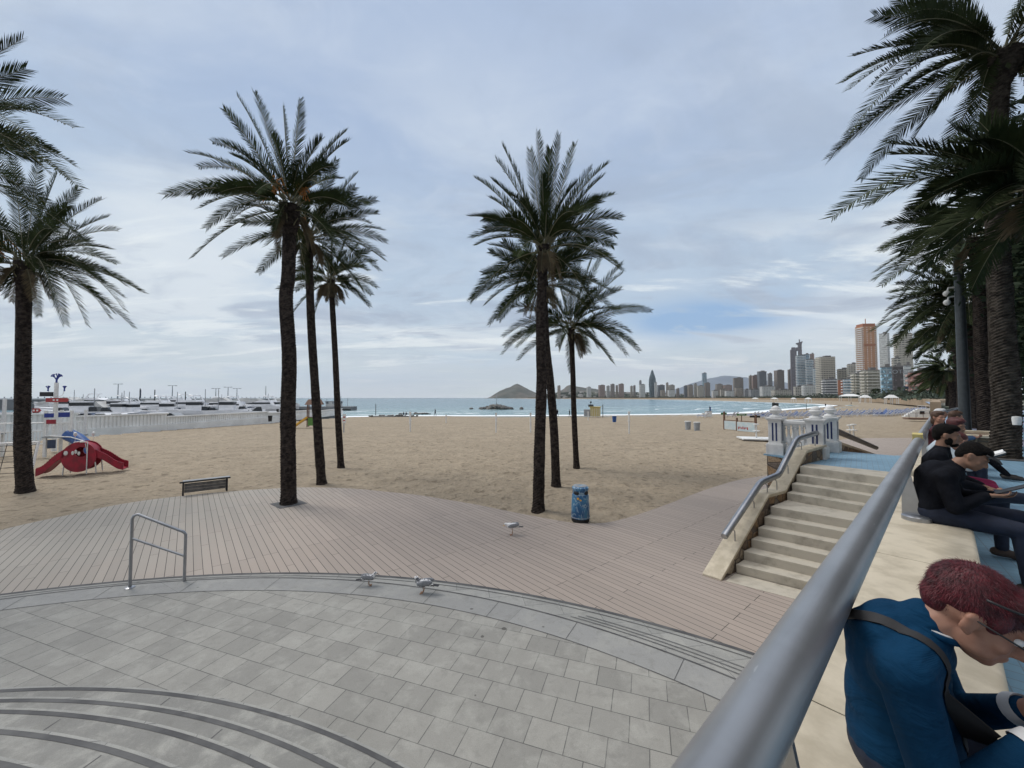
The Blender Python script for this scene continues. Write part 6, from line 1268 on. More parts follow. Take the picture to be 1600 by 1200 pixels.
# showers
def shower(p, lab, plat, h_=1.5):
    t_ = thing('beach_shower', p, lab, 'shower', rz=-0.3)
    mb = MB(); mb.tube([(0, 0, 0), (0, 0, h_)], 0.055, 10); mb.build('column', 'white_paint', t_, smooth=True)
    for z, r_ in ((h_, 0.22), (h_ * 0.55, 0.27)): mb = MB(); mb.lathe([(r_ * 0.4, z - 0.05), (r_, z - 0.02), (r_, z + 0.03), (r_ * 0.5, z + 0.05)], 14); mb.build('spray_head', 'white_paint', t_, smooth=True)
    if plat: mb = MB(); mb.box((0.2, 0, 0.02), (2.9, 2.2, 0.10)); mb.build('platform', 'white_paint', t_)
shower(at(1182, 685.5, -0.1), 'white beach shower on a pale platform left of the balustrade', True, dep(1182, 663, at(1182, 685.5, -0.1).y).z + 0.1)
p = at(1334, 683, -0.1); shower(p, 'white beach shower behind the ramp coping, right of the two', False, 1.1); p = at(1328, 681, -0.1); shower(p, 'white beach shower behind the ramp coping, left of the two', False, 0.95)
# sun loungers
lg = MB(); lg.box((0, 0.35, 0.30), (0.62, 1.2, 0.08)); lg.box((0, -0.55, 0.52), (0.62, 0.75, 0.08), rx=-0.75); lg.cur = 0
for x in (-0.27, 0.27):
    for y in (-0.3, 0.85): lg.box((x, y, 0.13), (0.06, 0.06, 0.27))
    lg.box((x, 0.25, 0.24), (0.05, 1.6, 0.06))
lg.cur = 1; lg.box((0, 0.35, 0.36), (0.50, 1.15, 0.05)); lg.box((0, -0.53, 0.57), (0.50, 0.70, 0.05), rx=-0.75)
proto = None; rr = random.Random(12)
m, t, b = base_mat('lounger_white'); b.inputs['Base Color'].default_value = (0.66, 0.67, 0.70, 1)
def addl(x, y, rz):
    global proto
    z = -0.04 - 1.48 * max(0, min(1, (84 - float(segdist(np.array([x]), np.array([y]), BEACH)[0])) / 84)) ** 1.15
    if proto is None:
        proto = lg.build('sun_lounger', ['lounger_white', 'lounger_blue']); tag(proto, 'white sun lounger with a blue pad in the rows on the far sand', 'sun lounger', 'sun loungers in rows on the beach'); o = proto
    else: o = proto.copy(); COL.objects.link(o)
    o.location = (x, y, z); o.rotation_euler = (0, 0, rz); o.scale = (1.35, 1.35, 1.5)
for row in range(3):
    for i in range(22):
        f = i / 21; px = 1192 + 186 * f + rr.uniform(-1.5, 1.5); py = 654.0 - 3.0 * row - 5.0 * f + rr.uniform(-.3, .3); p = at(px, py, -0.8); addl(p.x, p.y, 0.9 + rr.uniform(-.3, .3))
for row in range(3):
    for i in range(15): f = i / 14; px = 1377 + 63 * f + rr.uniform(-1, 1); p = at(px, 649.5 - 1.8 * row - 6 * f, -0.6); addl(p.x, p.y, 0.9 + rr.uniform(-.3, .3))
for px, py in ((1099, 651.5), (1141, 650), (1146, 650), (1172, 651), (1178, 649), (1183, 650.5), (1196, 650)): p = at(px, py, -0.85); addl(p.x, p.y, 0.8)
# far beach bars and tents
for i, (px, py, w_, Yd, lab) in enumerate(((1328, 622.5, 26, 190, 'wide white tent roof of a beach bar below the beige blocks'), (1352, 625.5, 14, 170, 'small white awning right of the wide beach bar tent'), (1263, 624.5, 9, 300, 'tiny white tent above the corner pillar ball'), (1240, 625, 7, 330, 'tiny white tent on the far sand left of the corner ball'), (1210, 625, 10, 380, 'small white tent cluster near the far waterline'), (1180, 625.5, 9, 420, 'farthest small white tent along the far waterline'), (1393, 627, 16, 150, 'white sloping canopy against the seafront wall'))):
    p = dep(px, py + 4, Yd); p.z = max(p.z, 0.0) - 0.1; w2 = w_ * Yd / F; t_ = thing('beach_tent', p, lab, 'tent', rz=-0.5)
    mb = MB(); mb.add([(-w2 / 2, -w2 / 4, 2.4), (w2 / 2, -w2 / 4, 2.4), (w2 / 2, w2 / 4, 2.4), (-w2 / 2, w2 / 4, 2.4), (-w2 / 6, 0, 3.6), (w2 / 6, 0, 3.6)], [(0, 1, 5, 4), (1, 2, 5), (2, 3, 4, 5), (3, 0, 4), (0, 3, 2, 1)]); mb.build('canopy', 'white_paint', t_, fix=True)
    for x in (-.45, 0, .45):
        for y in (-.22, .22): mb = MB(); mb.box((w2 * x, w2 * y, 1.2), (0.15, 0.15, 2.4)); mb.build('post', 'white_paint', t_)
# white kiosk near the promenade people
p = at(1458, 652, -0.2); t_ = thing('kiosk', p, 'white painted kiosk stairs and wall below the pink building', 'kiosk', rz=-0.7); mb = MB(); mb.box((0, 0, 0.75), (4.2, 2.4, 1.5)); mb.box((1.2, 0, 1.9), (1.6, 2.0, 0.8)); mb.build('wall', 'white_paint', t_)
for q in range(6): mb = MB(); mb.box((-2.3 - q * 0.3, 0, 0.65 - q * 0.12), (0.3, 2.2, 1.3 - q * 0.24)); mb.build('step', 'white_paint', t_)
for q in (-1.5, -0.3, 0.9): mb = MB(); mb.box((q, -1.22, 0.85), (0.6, 0.05, 0.55)); mb.build('window', 'glass_dark', t_)
mb = MB(); [mb.tube([(-2.0 + q * 0.5, -1.1, 1.5), (-2.0 + q * 0.5, -1.1, 2.1)], 0.03, 5) for q in range(7)]; mb.tube([(-2.0, -1.1, 2.1), (1.0, -1.1, 2.1)], 0.035, 5); mb.build('rail', 'white_paint', t_)
p = at(1438, 655, -0.2); t_ = thing('low_platform', p, 'low wooden platform with a thin rail in front of the white kiosk', 'platform', rz=-0.5); mb = MB(); mb.box((0, 0, 0.1), (3.6, 2.4, 0.2)); mb.build('deck', 'wood_brown', t_); mb = MB(); [mb.box((-1.7 + q * 0.85, -1.1, 0.6), (0.05, 0.05, 0.9)) for q in range(5)]; mb.box((0, -1.1, 1.05), (3.5, 0.05, 0.05)); mb.build('rail', 'wood_brown', t_)
# ============================================================ HARBOUR
A_, B_, C_ = Vector((-62, 33, 0)), Vector((-42.5, 45.5, 0)), Vector((-40.6, 66, 0)); Dd = Vector((-43, 98, 0))
WP = [Vector((-75, 31.5, 0)), Vector((-52, 35.6, 0)), Vector((-44.2, 39.5, 0)), Vector((-41.8, 47, 0)), Vector((-40.3, 64, 0)), Vector((-41.5, 80, 0)), Dd]
t_ = thing('harbour_wall', (0, 0, 0), 'long white slatted harbour wall along the left side of the beach', 'wall')
for i in range(len(WP) - 1):
    p, q = WP[i], WP[i + 1]; d_ = q - p; L = d_.length; top = (1.75, 1.75, 1.45, 1.05, 0.8, 0.55)[i]; rz = math.atan2(d_.y, d_.x); lo = -0.9
    mb = MB(); mb.box((L / 2, 0, (lo + 0.15) / 2), (L + 0.2, 0.5, 0.15 - lo)); n = int(L / 0.34)
    mb.box((L / 2, 0, top), (L + 0.2, 0.34, 0.16)); mb.box((L / 2, 0.02, (top + 0.1) / 2), (L, 0.06, top - 0.1))
    mb.build('wall_base', 'harbour_wall_paint', t_, loc=p, rz=rz)
    mb = MB()
    for k_ in range(n): mb.box((L * (k_ + .5) / n, -0.01, (top + 0.12) / 2), (0.21, 0.13, top - 0.14))
    mb.build('slat_row', 'harbour_wall_paint', t_, loc=p, rz=rz)
mb = MB(); mb.prism([(p.x - 0.3, p.y) for p in WP] + [(-75, 98), (-120, 98), (-200, 60), (-120, 24)], -2.0, -0.25); tag(mb.build('harbour_quay', 'breakwater_stone'), kind='structure')
# breakwater
t_ = thing('breakwater', (0, 0, 0), 'long grey breakwater wall behind the moored boats', 'breakwater')
mb = MB(); p, q = dep(-60, 621, 150), dep(447, 621, 205); p.z = q.z = 0; d_ = q - p; L = d_.length; rz = math.atan2(d_.y, d_.x)
mb.box((L / 2, 0, 0.6), (L, 5, 4.2)); mb.build('wall', 'breakwater_stone', t_, loc=p, rz=rz)
mb = MB(); mb.box((L / 2, -2.2, 2.85), (L, 0.5, 0.5)); mb.build('parapet', 'harbour_wall_paint', t_, loc=p, rz=rz)
mb = MB(); n = 60
for k_ in range(n): mb.box((L * (k_ + .5) / n, -2.2, 3.4), (0.25, 0.25, 0.7))
mb.build('railing', 'bin_grey', t_, loc=p, rz=rz)
for i, px in enumerate((184, 269, 337, 356, 370, 415)):
    Yd = 170 + i * 5; top = (600, 602.5, 607, 605, 607, 603)[i]; b_ = dep(px, 622, Yd); b_.z = 2.7; h_ = dep(px, top, Yd).z - 2.7
    t_ = thing('street_lamp', b_, f'{ORD[i]} lamp post from the left standing on the breakwater', 'street lamp', 'lamp posts on the breakwater'); mb = MB(); mb.tube([(0, 0, 0), (0, 0, h_)], [0.22, 0.14], 6); mb.build('post', 'bin_grey', t_)
    if i != 5: mb = MB(); mb.box((0, 0, h_), (3.0, 0.18, 0.16)); mb.build('arm', 'bin_grey', t_); mb = MB(); mb.box((-1.5, 0, h_), (0.9, 0.4, 0.25)); mb.box((1.5, 0, h_), (0.9, 0.4, 0.25)); mb.build('lamp_head', 'bin_grey', t_)
for px, top, fl, lab in ((218, 607, True, 'dark mast with a furled flag rising above the boats'), (241, 609, False, 'plain thin mast above the boats, right of the furled flag'), (289, 612, False, 'short thin mast above the moored boats')):
    b_ = dep(px, 640, 80); b_.z = -0.3; h_ = dep(px, top, 80).z + 0.3; t_ = thing('mast', b_, lab, 'mast'); mb = MB(); mb.tube([(0, 0, 0), (0, 0, h_)], 0.09, 6); mb.build('pole', 'lamp_post_paint', t_)
    if fl: mb = MB(); mb.box((0.05, 0, h_ - 1.1), (0.3, 0.06, 1.7)); mb.build('flag', 'hull_navy', t_)
# boats
def hull(mb, L, w, h, z0=0.0, rake=0.12):
    st = []; n = 12
    for i in range(n + 1):
        u = i / n; ww = w / 2 * (1 - max(0, (u - 0.45) / 0.55) ** 2.1) * (0.92 + 0.08 * min(1, u * 4)); sh = h * (1 + 0.35 * u * u); x = -L / 2 + L * u
        st.append([(x - rake * 0, 0, z0), (x * (1 - 0.04), ww * 0.62, z0 + 0.08 * h), (x, ww * 0.95, z0 + sh * 0.55), (x + rake * u, ww, z0 + sh), (x + rake * u, 0, z0 + sh * 1.02)])
    for sg in (1, -1):
        vs = [(p[0], p[1] * sg, p[2]) for r_ in st for p in r_]; fs = []
        for i in range(n):
            for j in range(4):
                a = i * 5 + j; fs.append((a, a + 5, a + 6, a + 1) if sg == 1 else (a, a + 1, a + 6, a + 5))
        mb.add(vs, fs)
        mb.add([(p[0], p[1] * sg, p[2]) for p in st[0]], [(0, 1, 2, 3, 4)])
def wedge(mb, x0, x1, w, z0, h, front=0.55, back=0.1):
    L = x1 - x0; mb.add([(x0, -w / 2, z0), (x1, -w / 2, z0), (x1, w / 2, z0), (x0, w / 2, z0), (x0 + L * back, -w * .42, z0 + h), (x1 - L * front, -w * .42, z0 + h), (x1 - L * front, w * .42, z0 + h), (x0 + L * back, w * .42, z0 + h)],
                        [(3, 2, 1, 0), (4, 5, 6, 7), (0, 1, 5, 4), (1, 2, 6, 5), (2, 3, 7, 6), (3, 0, 4, 7)])
def boat(kind):
    r_ = bpy.data.objects.new('motor_boat', None); COL.objects.link(r_)
    if kind == 0:     # flybridge cruiser
        mb = MB(); hull(mb, 9.5, 3.1, 1.25); mb.build('hull', 'hull_white', r_, fix=True); mb = MB(); wedge(mb, -2.6, 2.9, 2.5, 1.35, 1.0); mb.build('cabin', 'hull_white', r_)
        mb = MB(); wedge(mb, -2.3, 2.75, 2.56, 1.65, 0.42, 0.45, 0.05); mb.build('window_band', 'glass_dark', r_)
        mb = MB(); mb.tube([(-2.6, -1.1, 1.4), (-1.5, -1.0, 3.1), (-0.9, -0.9, 3.2)], 0.10, 6); mb.tube([(-2.6, 1.1, 1.4), (-1.5, 1.0, 3.1), (-0.9, 0.9, 3.2)], 0.10, 6); mb.box((-1.2, 0, 3.15), (0.7, 2.0, 0.12)); mb.build('radar_arch', 'hull_white', r_)
        mb = MB(); mb.tube([(1.6, -0.9, 1.9), (4.5, -0.3, 2.2), (4.9, 0, 2.2), (4.5, 0.3, 2.2), (1.6, 0.9, 1.9)], 0.04, 5); mb.build('bow_rail', 'bin_grey', r_)
    elif kind == 1:   # boat under a tarpaulin
        mb = MB(); hull(mb, 8.5, 2.9, 1.1); mb.build('hull', 'hull_white', r_, fix=True); mb = MB(); wedge(mb, -4.0, 3.6, 2.9, 1.15, 1.25, 0.62, 0.25); mb.build('tarpaulin', 'tarp', r_)
    elif kind == 2:   # small open boat
        mb = MB(); hull(mb, 5.6, 2.1, 0.85); mb.build('hull', 'hull_white', r_, fix=True); mb = MB(); wedge(mb, -0.7, 0.9, 1.2, 0.9, 0.75, 0.5, 0.1); mb.build('windscreen', 'glass_dark', r_); mb = MB(); mb.box((-2.95, 0, 0.8), (0.35, 0.4, 0.9)); mb.build('outboard_motor', 'black_plastic', r_)
    elif kind == 3:   # navy hull cuddy boat
        mb = MB(); hull(mb, 7.5, 2.6, 1.0); mb.build('hull', 'hull_navy', r_, fix=True); mb = MB(); wedge(mb, -1.6, 2.2, 2.1, 1.1, 0.95); mb.build('cabin', 'hull_white', r_); mb = MB(); wedge(mb, -1.4, 2.1, 2.14, 1.4, 0.35, 0.4, 0.05); mb.build('window_band', 'glass_dark', r_)
    else:             # box-cabin fishing boat
        mb = MB(); hull(mb, 6.8, 2.5, 1.0); mb.build('hull', 'hull_white', r_, fix=True); mb = MB(); mb.box((-0.4, 0, 1.75), (1.8, 1.6, 1.4)); mb.build('cabin', 'hull_white', r_); mb = MB(); mb.box((-0.4, 0, 2.05), (1.84, 1.64, 0.45)); mb.build('window_band', 'glass_dark', r_)
        mb = MB(); mb.tube([(-1.6, 0, 1), (-1.6, 0, 4.2)], 0.05, 5); mb.build('mast', 'bin_grey', r_)
    return r_
protos = [boat(i) for i in range(5)]; used = [False] * 5
KN = ['white cruiser with radar arch', 'boat under pale tarpaulin', 'small open motor boat', 'navy-hulled cuddy boat', 'box-cabin fishing boat']
rr = random.Random(31); slots = []
for ri, (Y0, n, z, y0) in enumerate(((57, 16, 0.25, 95), (70, 18, 0.35, 92), (84, 18, 0.6, 90), (102, 17, 0.2, 90), (126, 17, -0.2, 90))):
    row = []
    for i in range(n):
        f = (i + .5 + rr.uniform(-.25, .25)) / n; px = y0 + (436 - y0) * f; Yd = Y0 + (10 * f if ri < 2 else rr.uniform(-2, 2))
        if ri == 0 and px > 420: continue
        row.append((px, Yd, z))
    slots.append(row)
RN = ['the row nearest the wall', 'the second row', 'the middle row', 'the fourth row', 'the farthest row']
for ri, row in enumerate(slots):
    for i, (px, Yd, z) in enumerate(sorted(row)):
        kd = rr.choice([[2, 4, 2, 3], [0, 1, 4, 3, 2], [0, 1, 0, 1, 3], [0, 0, 4, 1], [0, 4, 1, 0]][ri]); p = dep(px, 600, Yd); p.z = z + (0.25 if ri == 2 else 0)
        if ri == 0: p.z = 0.15
        o = protos[kd] if not used[kd] else copy_tree(protos[kd]); used[kd] = True
        o.location = p; o.rotation_euler = (0, 0, rr.choice([0, math.pi]) + rr.uniform(-.35, .35) + R(18)); s_ = rr.uniform(0.85, 1.15) * (1, 0.95, 0.95, 0.9, 0.9)[ri]; o.scale = (s_, s_, s_)
        tag(o, f'{KN[kd]}, {ORD[i]} from left in {RN[ri]}', 'boat', 'boats packed in the harbour')
for i, u in enumerate(used):
    if not u:
        for c in list(protos[i].children): bpy.data.objects.remove(c)
        bpy.data.objects.remove(protos[i])
# white container sheds in the yard
for px, Yd, w_, lab in ((319, 92, 5.5, 'plain white container left of centre among the boats'), (361, 100, 2.6, 'small white square shed beyond the boats')):
    p = dep(px, 600, Yd); p.z = -0.2; t_ = thing('container', p, lab, 'container', rz=0.2); mb = MB(); mb.box((0, 0, 1.9), (w_, 2.4, 2.2)); mb.build('wall', 'harbour_wall_paint', t_); mb = MB(); mb.box((0, 0, 3.04), (w_ + .1, 2.5, 0.08)); mb.build('roof', 'bin_grey', t_)
    mb = MB(); mb.box((0, 0, 0.4), (w_ * .9, 2.2, 0.8)); mb.build('plinth', 'breakwater_stone', t_)
# cars parked
def car(loc, rz, lab, col):
    t_ = thing('parked_car', loc, lab, 'car', 'cars parked behind the harbour wall', rz)
    mb = MB(); mb.side([(-2.0, 0.25), (2.0, 0.25), (2.05, 0.65), (1.6, 0.82), (0.9, 0.88), (0.4, 1.38), (-1.1, 1.42), (-1.85, 0.95), (-2.05, 0.85)], -0.82, 0.82); mb.build('body', col, t_, bevel=0.06)
    mb = MB(); mb.side([(0.80, 0.90), (0.38, 1.30), (-1.05, 1.33), (-1.65, 0.95)], -0.835, 0.835); mb.build('window', 'glass_dark', t_)
    for y in (-1.25, 1.3):
        for x in (-0.8, 0.8): mb = MB(); mb.lathe([(0.32, -0.1), (0.32, 0.1)], 14); o = mb.build('wheel', 'rubber', t_, loc=(x, y, 0.32)); o.rotation_euler = (0, R(90), 0)
for i, (px, c_, nm) in enumerate(((166, 'hull_white', 'white'), (190, 'hull_white', 'white'), (215, 'hull_navy', 'dark blue'), (244, 'hull_white', 'white'), (262, 'bin_grey', 'grey'), (135, 'hull_navy', 'dark blue'))):
    p = dep(px, 600, 52 + 0.012 * (px - 130)); p.z = -0.1; car(p, R(80 + i * 4), f'{nm} car parked behind the harbour wall, {["second","third","fourth","fifth","sixth","first"][i]} from the left', c_)
# pier with a low building
t_ = thing('pier', (0, 0, 0), 'concrete pier reaching into the sea behind the left palm trunks', 'pier'); p = dep(440, 636, 150); q = dep(553, 636, 150); p.z = q.z = 0
mb = MB(); mb.box(((p.x + q.x) / 2, 150, -0.9), (q.x - p.x, 6, 1.8)); mb.build('deck', 'breakwater_stone', t_)
mb = MB(); mb.box(((p.x + q.x) / 2, 147, -1.2), (q.x - p.x, 0.3, 0.5)); mb.build('fender', 'black_plastic', t_)
p = dep(522, 634, 151); t_ = thing('pier_building', (p.x, 151, 0), 'small pale building with posts standing on the pier', 'building'); mb = MB(); mb.box((0, 0, 0.95), (5.2, 3, 1.9)); mb.build('wall', 'fac_white', t_); mb = MB(); mb.box((0, 0, 1.95), (5.8, 3.4, 0.2)); mb.build('roof', 'bin_grey', t_); mb = MB(); [mb.tube([(x, -1.8, 0), (x, -1.8, 3.2 + (x * 7) % 1)], 0.08, 5) for x in (-8, -4, -2, 3.4, 6)]; mb.build('post', 'bin_grey', t_)
# ============================================================ CITY ACROSS THE BAY
BL = []
def bld(px0, px1, ytop, Yd, mt, desc, balc=None, rot=22, z0=1.5, ratio=0.6, roof='roof_grey', pent=True, name='tower_block', bstep=3.0, bdep=1.3):
    mid = (px0 + px1) / 2; al = math.atan((mid - 800) / F); wp = (px1 - px0) / F * Yd * math.cos(al)
    ph = R(abs(rot)); w = wp / (math.cos(ph) + ratio * math.sin(ph)); d_ = w * ratio; h_ = (621.5 - ytop) * Yd / F + H - z0
    x = (mid - 800) / F * Yd; t_ = thing(name, (x, Yd + d_ * 0.5, z0), None, 'building', rz=-al + R(rot)); BL.append((mid, t_, desc))
    mb = MB(); mb.box((0, 0, h_ / 2), (w, d_, h_)); mb.build('wall', mt, t_)
    if pent:
        mb = MB(); mb.box((w * 0.1, 0, h_ + 0.4), (w * 1.02, d_ * 1.02, 0.0)) if False else None; mb.box((0, 0, h_ + 0.45), (w * 1.01, d_ * 1.01, 0.9)); mb.box((w * 0.12, 0, h_ + 2.0), (w * 0.4, d_ * 0.5, 2.2)); mb.build('roof', roof, t_)
    if balc:
        n = min(50, int((h_ - 2) / bstep))
        for i in range(n):
            z = h_ - (i + 0.55) * bstep; mb = MB(); mb.box((0, -d_ / 2 - bdep / 2, z), (w * 0.98, bdep, 1.15)); mb.box((-w / 2 - bdep / 2, 0, z), (bdep, d_ * 0.9, 1.15)); mb.build('balcony', balc, t_)
    return t_, w, d_, h_
b = bld
# far hillside towers
b(935.5, 946, 602, 1700, 'fac_red', 'reddish tan far tower'); b(947.5, 953, 603.5, 1720, 'fac_white', 'thin pale far tower'); b(954, 961, 600.5, 1700, 'fac_brown', 'brown far tower'); b(962, 966, 602.5, 1730, 'fac_tan', 'narrow tan far tower')
b(967, 975.5, 600, 1690, 'fac_red', 'broad reddish far tower'); b(985, 989, 603.5, 1700, 'fac_tan', 'small tan far tower'); b(989.5, 993.5, 602.7, 1720, 'fac_brown', 'small brown far tower'); b(999, 1003, 595, 1750, 'fac_grey', 'thin grey far tower'); b(999.5, 1009, 601, 1690, 'fac_white', 'pale rounded far block')
b(917, 924, 605, 1750, 'fac_white', 'low white block beside the second hill'); b(871, 876, 603, 1750, 'fac_tan', 'tan tower showing between the central palm trunks')
# spear-shaped tower
sx = (1019.5 - 800) / F * 1500; t_ = thing('spire_tower', (sx, 1500, 1.5), None, 'building'); BL.append((1019.5, t_, 'dark spear-shaped tower with a pointed crown'))
hh = (621.5 - 577) * 1500 / F; mb = MB(); mb.lathe([(11, 0), (12.0, hh * .2), (13.6, hh * .42), (13.8, hh * .55), (12.6, hh * .68), (9.5, hh * .80), (6.5, hh * .86), (5.5, hh * .90), (4.2, hh * .95), (0.8, hh)], 18, (0, 0, 0), 1.0, 0.7); mb.build('wall', 'fac_spire', t_)
b(1023, 1027, 598, 1450, 'fac_white', 'thin white slab right of the spear-shaped tower'); b(1028, 1040, 602, 1450, 'fac_dark', 'dark square-topped block'); b(1032.5, 1040, 610, 1380, 'fac_tan', 'low tan block in front of the dark one')
b(1041, 1045, 598.5, 1430, 'fac_tan', 'narrow tan tower'); b(1045, 1055.5, 602, 1440, 'fac_cream', 'cream block with a pointed roof edge'); b(1044, 1056, 609.5, 1360, 'fac_white', 'pale wide low block'); b(1057, 1062, 607.5, 1400, 'fac_brown', 'small brown block')
b(1069, 1075, 603, 1400, 'fac_dark', 'dark narrow block'); b(1075, 1084, 602, 1380, 'fac_tan', 'tan double tower'); b(1084.5, 1090, 600, 1400, 'fac_cream', 'cream narrow tower'); b(1090, 1101, 603, 1340, 'fac_cream', 'striped cream tower'); b(1098, 1105.5, 583, 1500, 'fac_glass', 'tall pale glass tower'); b(1101.5, 1111, 598.5, 1350, 'fac_brown', 'brown tower before the pale glass one')
# middle distance
b(1113, 1123, 610.6, 1000, 'fac_white', 'low white block'); b(1126, 1136.5, 609, 980, 'fac_cream', 'low cream block'); b(1134, 1149, 611, 950, 'fac_white', 'low white flat block'); b(1119, 1131, 600.5, 1500, 'fac_tan', 'distant tan cluster'); b(1131, 1146, 602, 1480, 'fac_red', 'distant reddish cluster')
b(1147.5, 1164, 591, 1100, 'fac_brown', 'square brown tower with a flat top', rot=15); b(1149.5, 1162, 606, 950, 'fac_tan', 'tan low tower'); b(1163, 1172, 609, 960, 'fac_grey', 'grey low block'); b(1171, 1176.5, 587.5, 1100, 'fac_tan', 'narrow tan tower'); b(1176, 1187, 587, 1080, 'fac_red', 'wide reddish tower')
b(1186, 1201, 580.6, 1050, 'fac_dark', 'dark tower with white vertical stripes', ratio=0.8); b(1200.5, 1208.5, 584, 1080, 'fac_grey', 'grey tower'); b(1212.5, 1229, 579, 1040, 'fac_brown', 'large brown tower standing alone', rot=30, ratio=0.8); b(1232.5, 1241, 578, 1020, 'fac_brown', 'brown slab tower')
b(1172, 1191, 609, 920, 'fac_grey', 'grey low row'); b(1190, 1215, 604, 880, 'fac_white', 'long white low block'); b(1209, 1242, 609.5, 820, 'fac_cream', 'long cream low row'); b(1242, 1258, 604.5, 780, 'fac_cream', 'cream mid-rise'); b(1256, 1278, 602.5, 740, 'fac_white', 'white mid-rise with balconies', 'balcony_white')
# twin-legged tallest tower
t_, w, d_, h_ = b(1237.5, 1248, 546, 1000, 'fac_mauve', 'tallest mauve tower with a stepped split top', rot=10, pent=False)
mb = MB(); mb.box((0, 0, h_ + 3), (w * 0.6, d_ * .8, 6)); mb.build('top_step', 'fac_mauve', t_)
mb = MB(); zb, ztp = h_ * 0.55, h_ + 21; xs = w * 1.05
mb.add([(xs - w * .25, -d_ / 2, zb), (xs + w * .32, -d_ / 2, zb), (xs + w * .32, d_ / 2, zb), (xs - w * .25, d_ / 2, zb), (xs - w * .25, -d_ / 2, h_ + 12), (xs + w * .32, -d_ / 2, h_ + 12), (xs + w * .32, d_ / 2, h_ + 12), (xs - w * .25, d_ / 2, h_ + 12)], [(0, 1, 5, 4), (1, 2, 6, 5), (2, 3, 7, 6), (3, 0, 4, 7), (4, 5, 6, 7), (0, 3, 2, 1)])
mb.add([(xs - w * .25, -d_ / 2, h_ + 12), (xs + w * .32, -d_ / 2, h_ + 12), (xs + w * .32, d_ / 2, h_ + 12), (xs - w * .25, d_ / 2, h_ + 12), (xs - w * .65, -d_ / 2, ztp - 5), (xs + w * .5, -d_ / 2, ztp), (xs + w * .5, d_ / 2, ztp), (xs - w * .65, d_ / 2, ztp - 5)], [(0, 1, 5, 4), (1, 2, 6, 5), (2, 3, 7, 6), (3, 0, 4, 7), (4, 5, 6, 7)])
mb.box((xs - w * .4, 0, h_ + 1), (w * .5, d_ * .8, 9)); mb.tube([(xs, 0, ztp - 3), (xs, 0, ztp + 5)], 1.2, 6); mb.build('second_leg', 'fac_mauve', t_)
for i in range(18): mb = MB(); mb.box((w * 0.0, -d_ / 2 - 0.2, h_ * (i + .5) / 18), (w, 0.5, 1.0)); mb.build('ledge', 'fac_mauve', t_)
b(1268, 1275, 553, 900, 'fac_red', 'brown slab behind the glass towers', rot=5); b(1275, 1281.5, 561, 880, 'fac_tan', 'narrow tan slab right of the glass towers', rot=5)
b(1247, 1262.5, 555.5, 850, 'fac_glass', 'blue-grey glass tower with curved white balconies', 'balcony_white', rot=20, bstep=3.6); b(1258.5, 1268, 553.5, 870, 'fac_glass', 'upper glass tower with a white frame', rot=10); b(1262, 1274.5, 562, 830, 'fac_glass', 'stepped glass tower with white bands', 'balcony_white', rot=15, bstep=3.6); b(1273, 1279.5, 576, 810, 'fac_glass', 'lowest step of the glass tower group', 'balcony_white', rot=15, bstep=3.6)
b(1280.5, 1312, 558, 640, 'fac_cream', 'broad cream apartment tower with bands of balconies', 'balcony_cream', rot=28, ratio=0.7); b(1289, 1312, 593, 520, 'fac_dark', 'white building with bold curved balconies', 'balcony_white', rot=18, bstep=3.4, bdep=2.0)
b(1312, 1331.5, 577, 640, 'fac_cream', 'cream mid-rise behind the orange low block', 'balcony_cream', rot=12); b(1328, 1347, 569, 620, 'fac_white', 'stepped pale block left of the orange tower', 'balcony_cream', rot=12); b(1311, 1321, 594, 500, 'brick_red', 'small orange low block', rot=8); b(1320, 1337, 593, 470, 'fac_glass', 'low block with light blue rounded balconies', 'balcony_white', rot=14, bstep=3.4, bdep=2)
t_, w, d_, h_ = b(1345.5, 1379.5, 509, 560, 'fac_orange', 'tall orange tower with white side balconies', rot=38, ratio=0.75, roof='brick_red')
n = 34
for i in range(n): z = h_ - (i + .8) * (h_ - 6) / n; mb = MB(); mb.box((-w * 0.5 - 0.7, 0, z), (1.4, d_ * 0.96, 1.2)) ; mb.build('balcony', 'balcony_white', t_)
for i in range(n): z = h_ - (i + .8) * (h_ - 6) / n; mb = MB(); mb.box((w * 0.44, -d_ / 2 - 0.6, z), (w * 0.14, 1.2, 1.1)); mb.build('balcony', 'balcony_white', t_)
mb = MB(); mb.box((0, 0, h_ + 2.5), (w * 0.9, d_ * .9, 3)); mb.box((0, -d_ / 2 - 0.4, h_ * .74), (w * .9, 0.8, 2)); mb.tube([(0, 0, h_ + 3), (0, 0, h_ + 12)], 0.5, 6); mb.build('cornice', 'brick_red', t_)
b(1379, 1395.5, 521, 600, 'fac_pale', 'pale plain tower right of the orange tower', rot=-25); b(1404, 1434, 521, 560, 'fac_cream', 'massive pale tower behind the palm leaves', 'balcony_cream', rot=20, bstep=3.2)
b(1397, 1412, 560, 520, 'fac_cream', 'sloping pale foot of the massive tower', rot=20)
b(1334, 1358, 584, 400, 'fac_beige', 'left half of the long beige apartment block', 'balcony_cream', rot=35, ratio=0.5, bstep=2.9); b(1350, 1380, 579, 360, 'fac_beige', 'long beige apartment block with green-shaded balconies', 'balcony_cream', rot=40, ratio=0.45, bstep=2.9, bdep=1.6)
b(1379, 1398, 574, 330, 'fac_blueglass', 'pale blue glazed building', rot=12, ratio=0.5); t_, w, d_, h_ = b(1398, 1416, 573, 320, 'fac_darkbrown', 'dark brown building with large roof lettering', rot=12, ratio=0.6)
t2, w2, d2, h2 = t_, w, d_, h_
cu = bpy.data.curves.new('lettering', 'FONT'); cu.body = 'HOTEL'; cu.size = h2 * 0.16; cu.align_x = 'CENTER'; cu.extrude = 0.05
